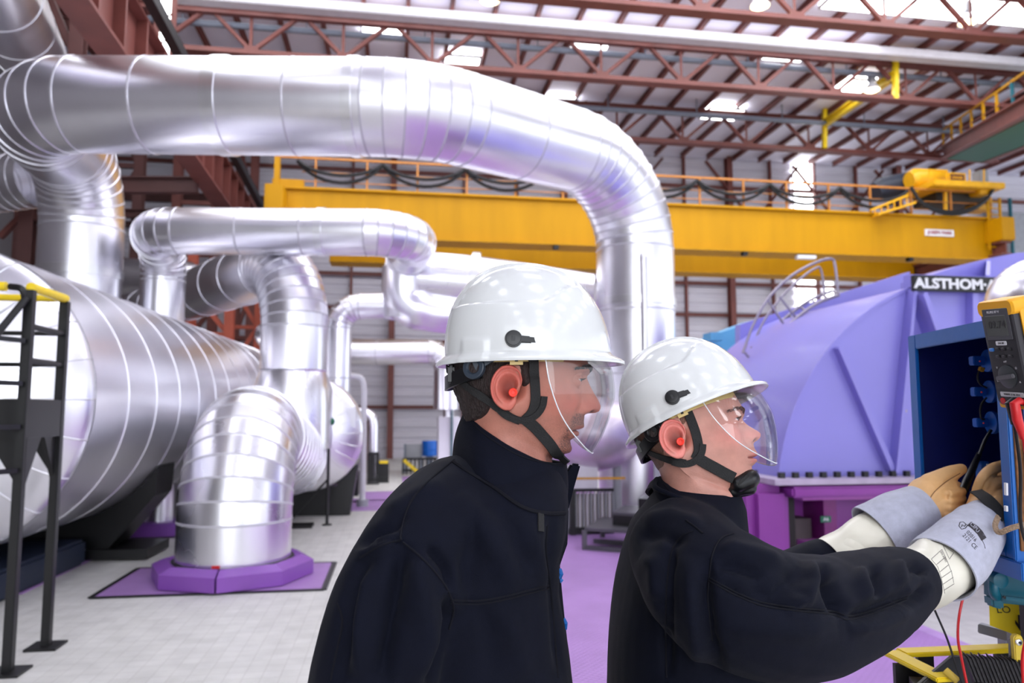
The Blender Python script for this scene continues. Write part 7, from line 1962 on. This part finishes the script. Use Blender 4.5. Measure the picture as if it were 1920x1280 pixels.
# yellow warning plate with arrow
t3 = thing('warning_plate', 'yellow plate with black arrow pointing down behind the teal drive', 'sign', P(1890, 1190, 1.72))
pa_ = [P(1852, 1052, 1.74), P(1935, 1052, 1.70), P(1935, 1202, 1.70), P(1856, 1172, 1.74)]
b = MB(); nrm = (pa_[1]-pa_[0]).cross(pa_[3]-pa_[0]).normalized(); b.prism(pa_, nrm*0.004 if nrm.dot(FL) > 0 else -nrm*0.004); pl = obj('plate', b, mat('bright yellow plate', (252, 222, 40), 0.4), t3)
def onp(px, py, lift=0.003):
    r = ray(px, py); k = (pa_[0]-CAM).dot(nrm)/r.dot(nrm); return CAM+r*k-FL*lift
b = MB()
b.prism([onp(1907.5, 1152), onp(1911.5, 1152), onp(1912, 1171), onp(1918, 1165), onp(1919, 1170), onp(1912, 1182), onp(1902.5, 1168), onp(1902, 1161.5), onp(1908.5, 1170)], FL*0.001); obj('arrow', b, M_cable, pl, smooth=None)
mx_ = (onp(1920, 1140)-onp(1880, 1140)).normalized(); my_ = Vector((0, 0, 1))
text('lettering', 'LO   CO', 0.022, M_cable, pl, onp(1905, 1142.5), mx_, my_, 0.0004)
q = onp(1893, 1180); b = MB(); b.bar(Vector((q.x+0.05, q.y+0.02, 0)), Vector((q.x+0.05, q.y+0.02, q.z+0.1)), 0.05, 0.04, FL); obj('post', b, M_grey, t3)
# teal drive housing
M_teal2 = mat('teal drive enamel', (14, 96, 116), 0.35, var=0.06)
t4 = thing('drive_housing', 'teal cast drive housing under the blue box', 'drive unit', P(1890, 1140, 1.6))
b = MB(); b.prism([P(1869, 1058, 1.60), P(1990, 1066, 1.55), P(1990, 1142, 1.55), P(1880, 1132, 1.60), P(1869, 1128, 1.60)], FL*0.05); obj('housing', b, M_teal2, t4, bevel=0.006)
b = MB(); b.tube(catmull([P(1868, 1083, 1.60), P(1864, 1090, 1.585), P(1864, 1108, 1.58), P(1868, 1118, 1.59)], 5), 0.0105, 14); b.lathe([(0.016, -0.01), (0.018, 0.0), (0.016, 0.012), (0.01, 0.014)], P(1870, 1086, 1.585), -FL, 20); obj('boss', b, M_teal2, t4)
b = MB(); b.prism([P(1859, 1118, 1.595), P(1884, 1124, 1.585), P(1884, 1144, 1.585), P(1861, 1138, 1.595)], FL*0.03); obj('flange_foot', b, M_teal2, t4, bevel=0.004)
b = MB(); b.bar(P(1884, 1120, 1.575), P(1940, 1128, 1.55), 0.012, 0.008); obj('rib', b, M_teal2, t4, bevel=0.002)
b = MB(); b.lathe([(0.003, 0), (0.003, 0.003)], P(1882, 1119, 1.574), -FL, 10); obj('bolt', b, M_cable, t4)
q = P(1975, 1120, 1.60); b = MB(); b.bar(Vector((q.x, q.y, 0)), q, 0.09, 0.09, FL); obj('column_post', b, M_iron, t4)
# grey bars and yellow link
t5 = thing('cross_bars', 'grey square cross bars carrying the yellow warning plate', 'bracket', P(1870, 1200, 1.78))
b = MB(); b.bar(P(1836, 1176, 1.82), P(1930, 1202, 1.74), 0.022, 0.022); obj('bar', b, M_grey, t5, bevel=0.002)
b = MB(); b.bar(P(1832, 1084, 1.82), P(1870, 1092, 1.79), 0.022, 0.022); obj('bar', b, M_grey, t5, bevel=0.002)
q = P(1905, 1196, 1.80); b = MB(); b.bar(Vector((q.x, q.y+0.02, 0)), Vector((q.x, q.y+0.02, P(1860, 1080, 1.82).z)), 0.04, 0.03, FL); obj('post', b, M_grey, t5)
t6 = thing('yellow_link', 'small yellow bracket with bolt at the corner of the guard frame', 'bracket', P(1908, 1225, 1.55))
b = MB(); b.prism([P(1901, 1196, 1.56), P(1905, 1190, 1.56), P(1914, 1190, 1.56), P(1919, 1197, 1.56), P(1922, 1262, 1.55), P(1905, 1250, 1.55)], FL*0.014); obj('bracket', b, mat('pale yellow paint', (222, 190, 62), 0.4), t6, bevel=0.002)
b = MB(); b.lathe([(0.0065, 0), (0.0065, 0.004), (0.005, 0.005)], P(1909, 1203, 1.558), -FL, 18); b2 = obj('washer', b, M_band, t6)
b = MB(); b.lathe([(0.003, 0.004), (0.003, 0.007)], P(1909, 1203, 1.558), -FL, 8); obj('bolt', b, M_cable, t6)
b = MB(); b.bar(P(1897, 1198, 1.58), P(1898, 1232, 1.58), 0.006, 0.012); obj('backing_strip', b, M_grey, t6)
q = P(1912, 1262, 1.56); b = MB(); b.bar(Vector((q.x, q.y, 0)), q+Vector((0, 0, 0.03)), 0.03, 0.02, FL); obj('post', b, M_iron, t6)
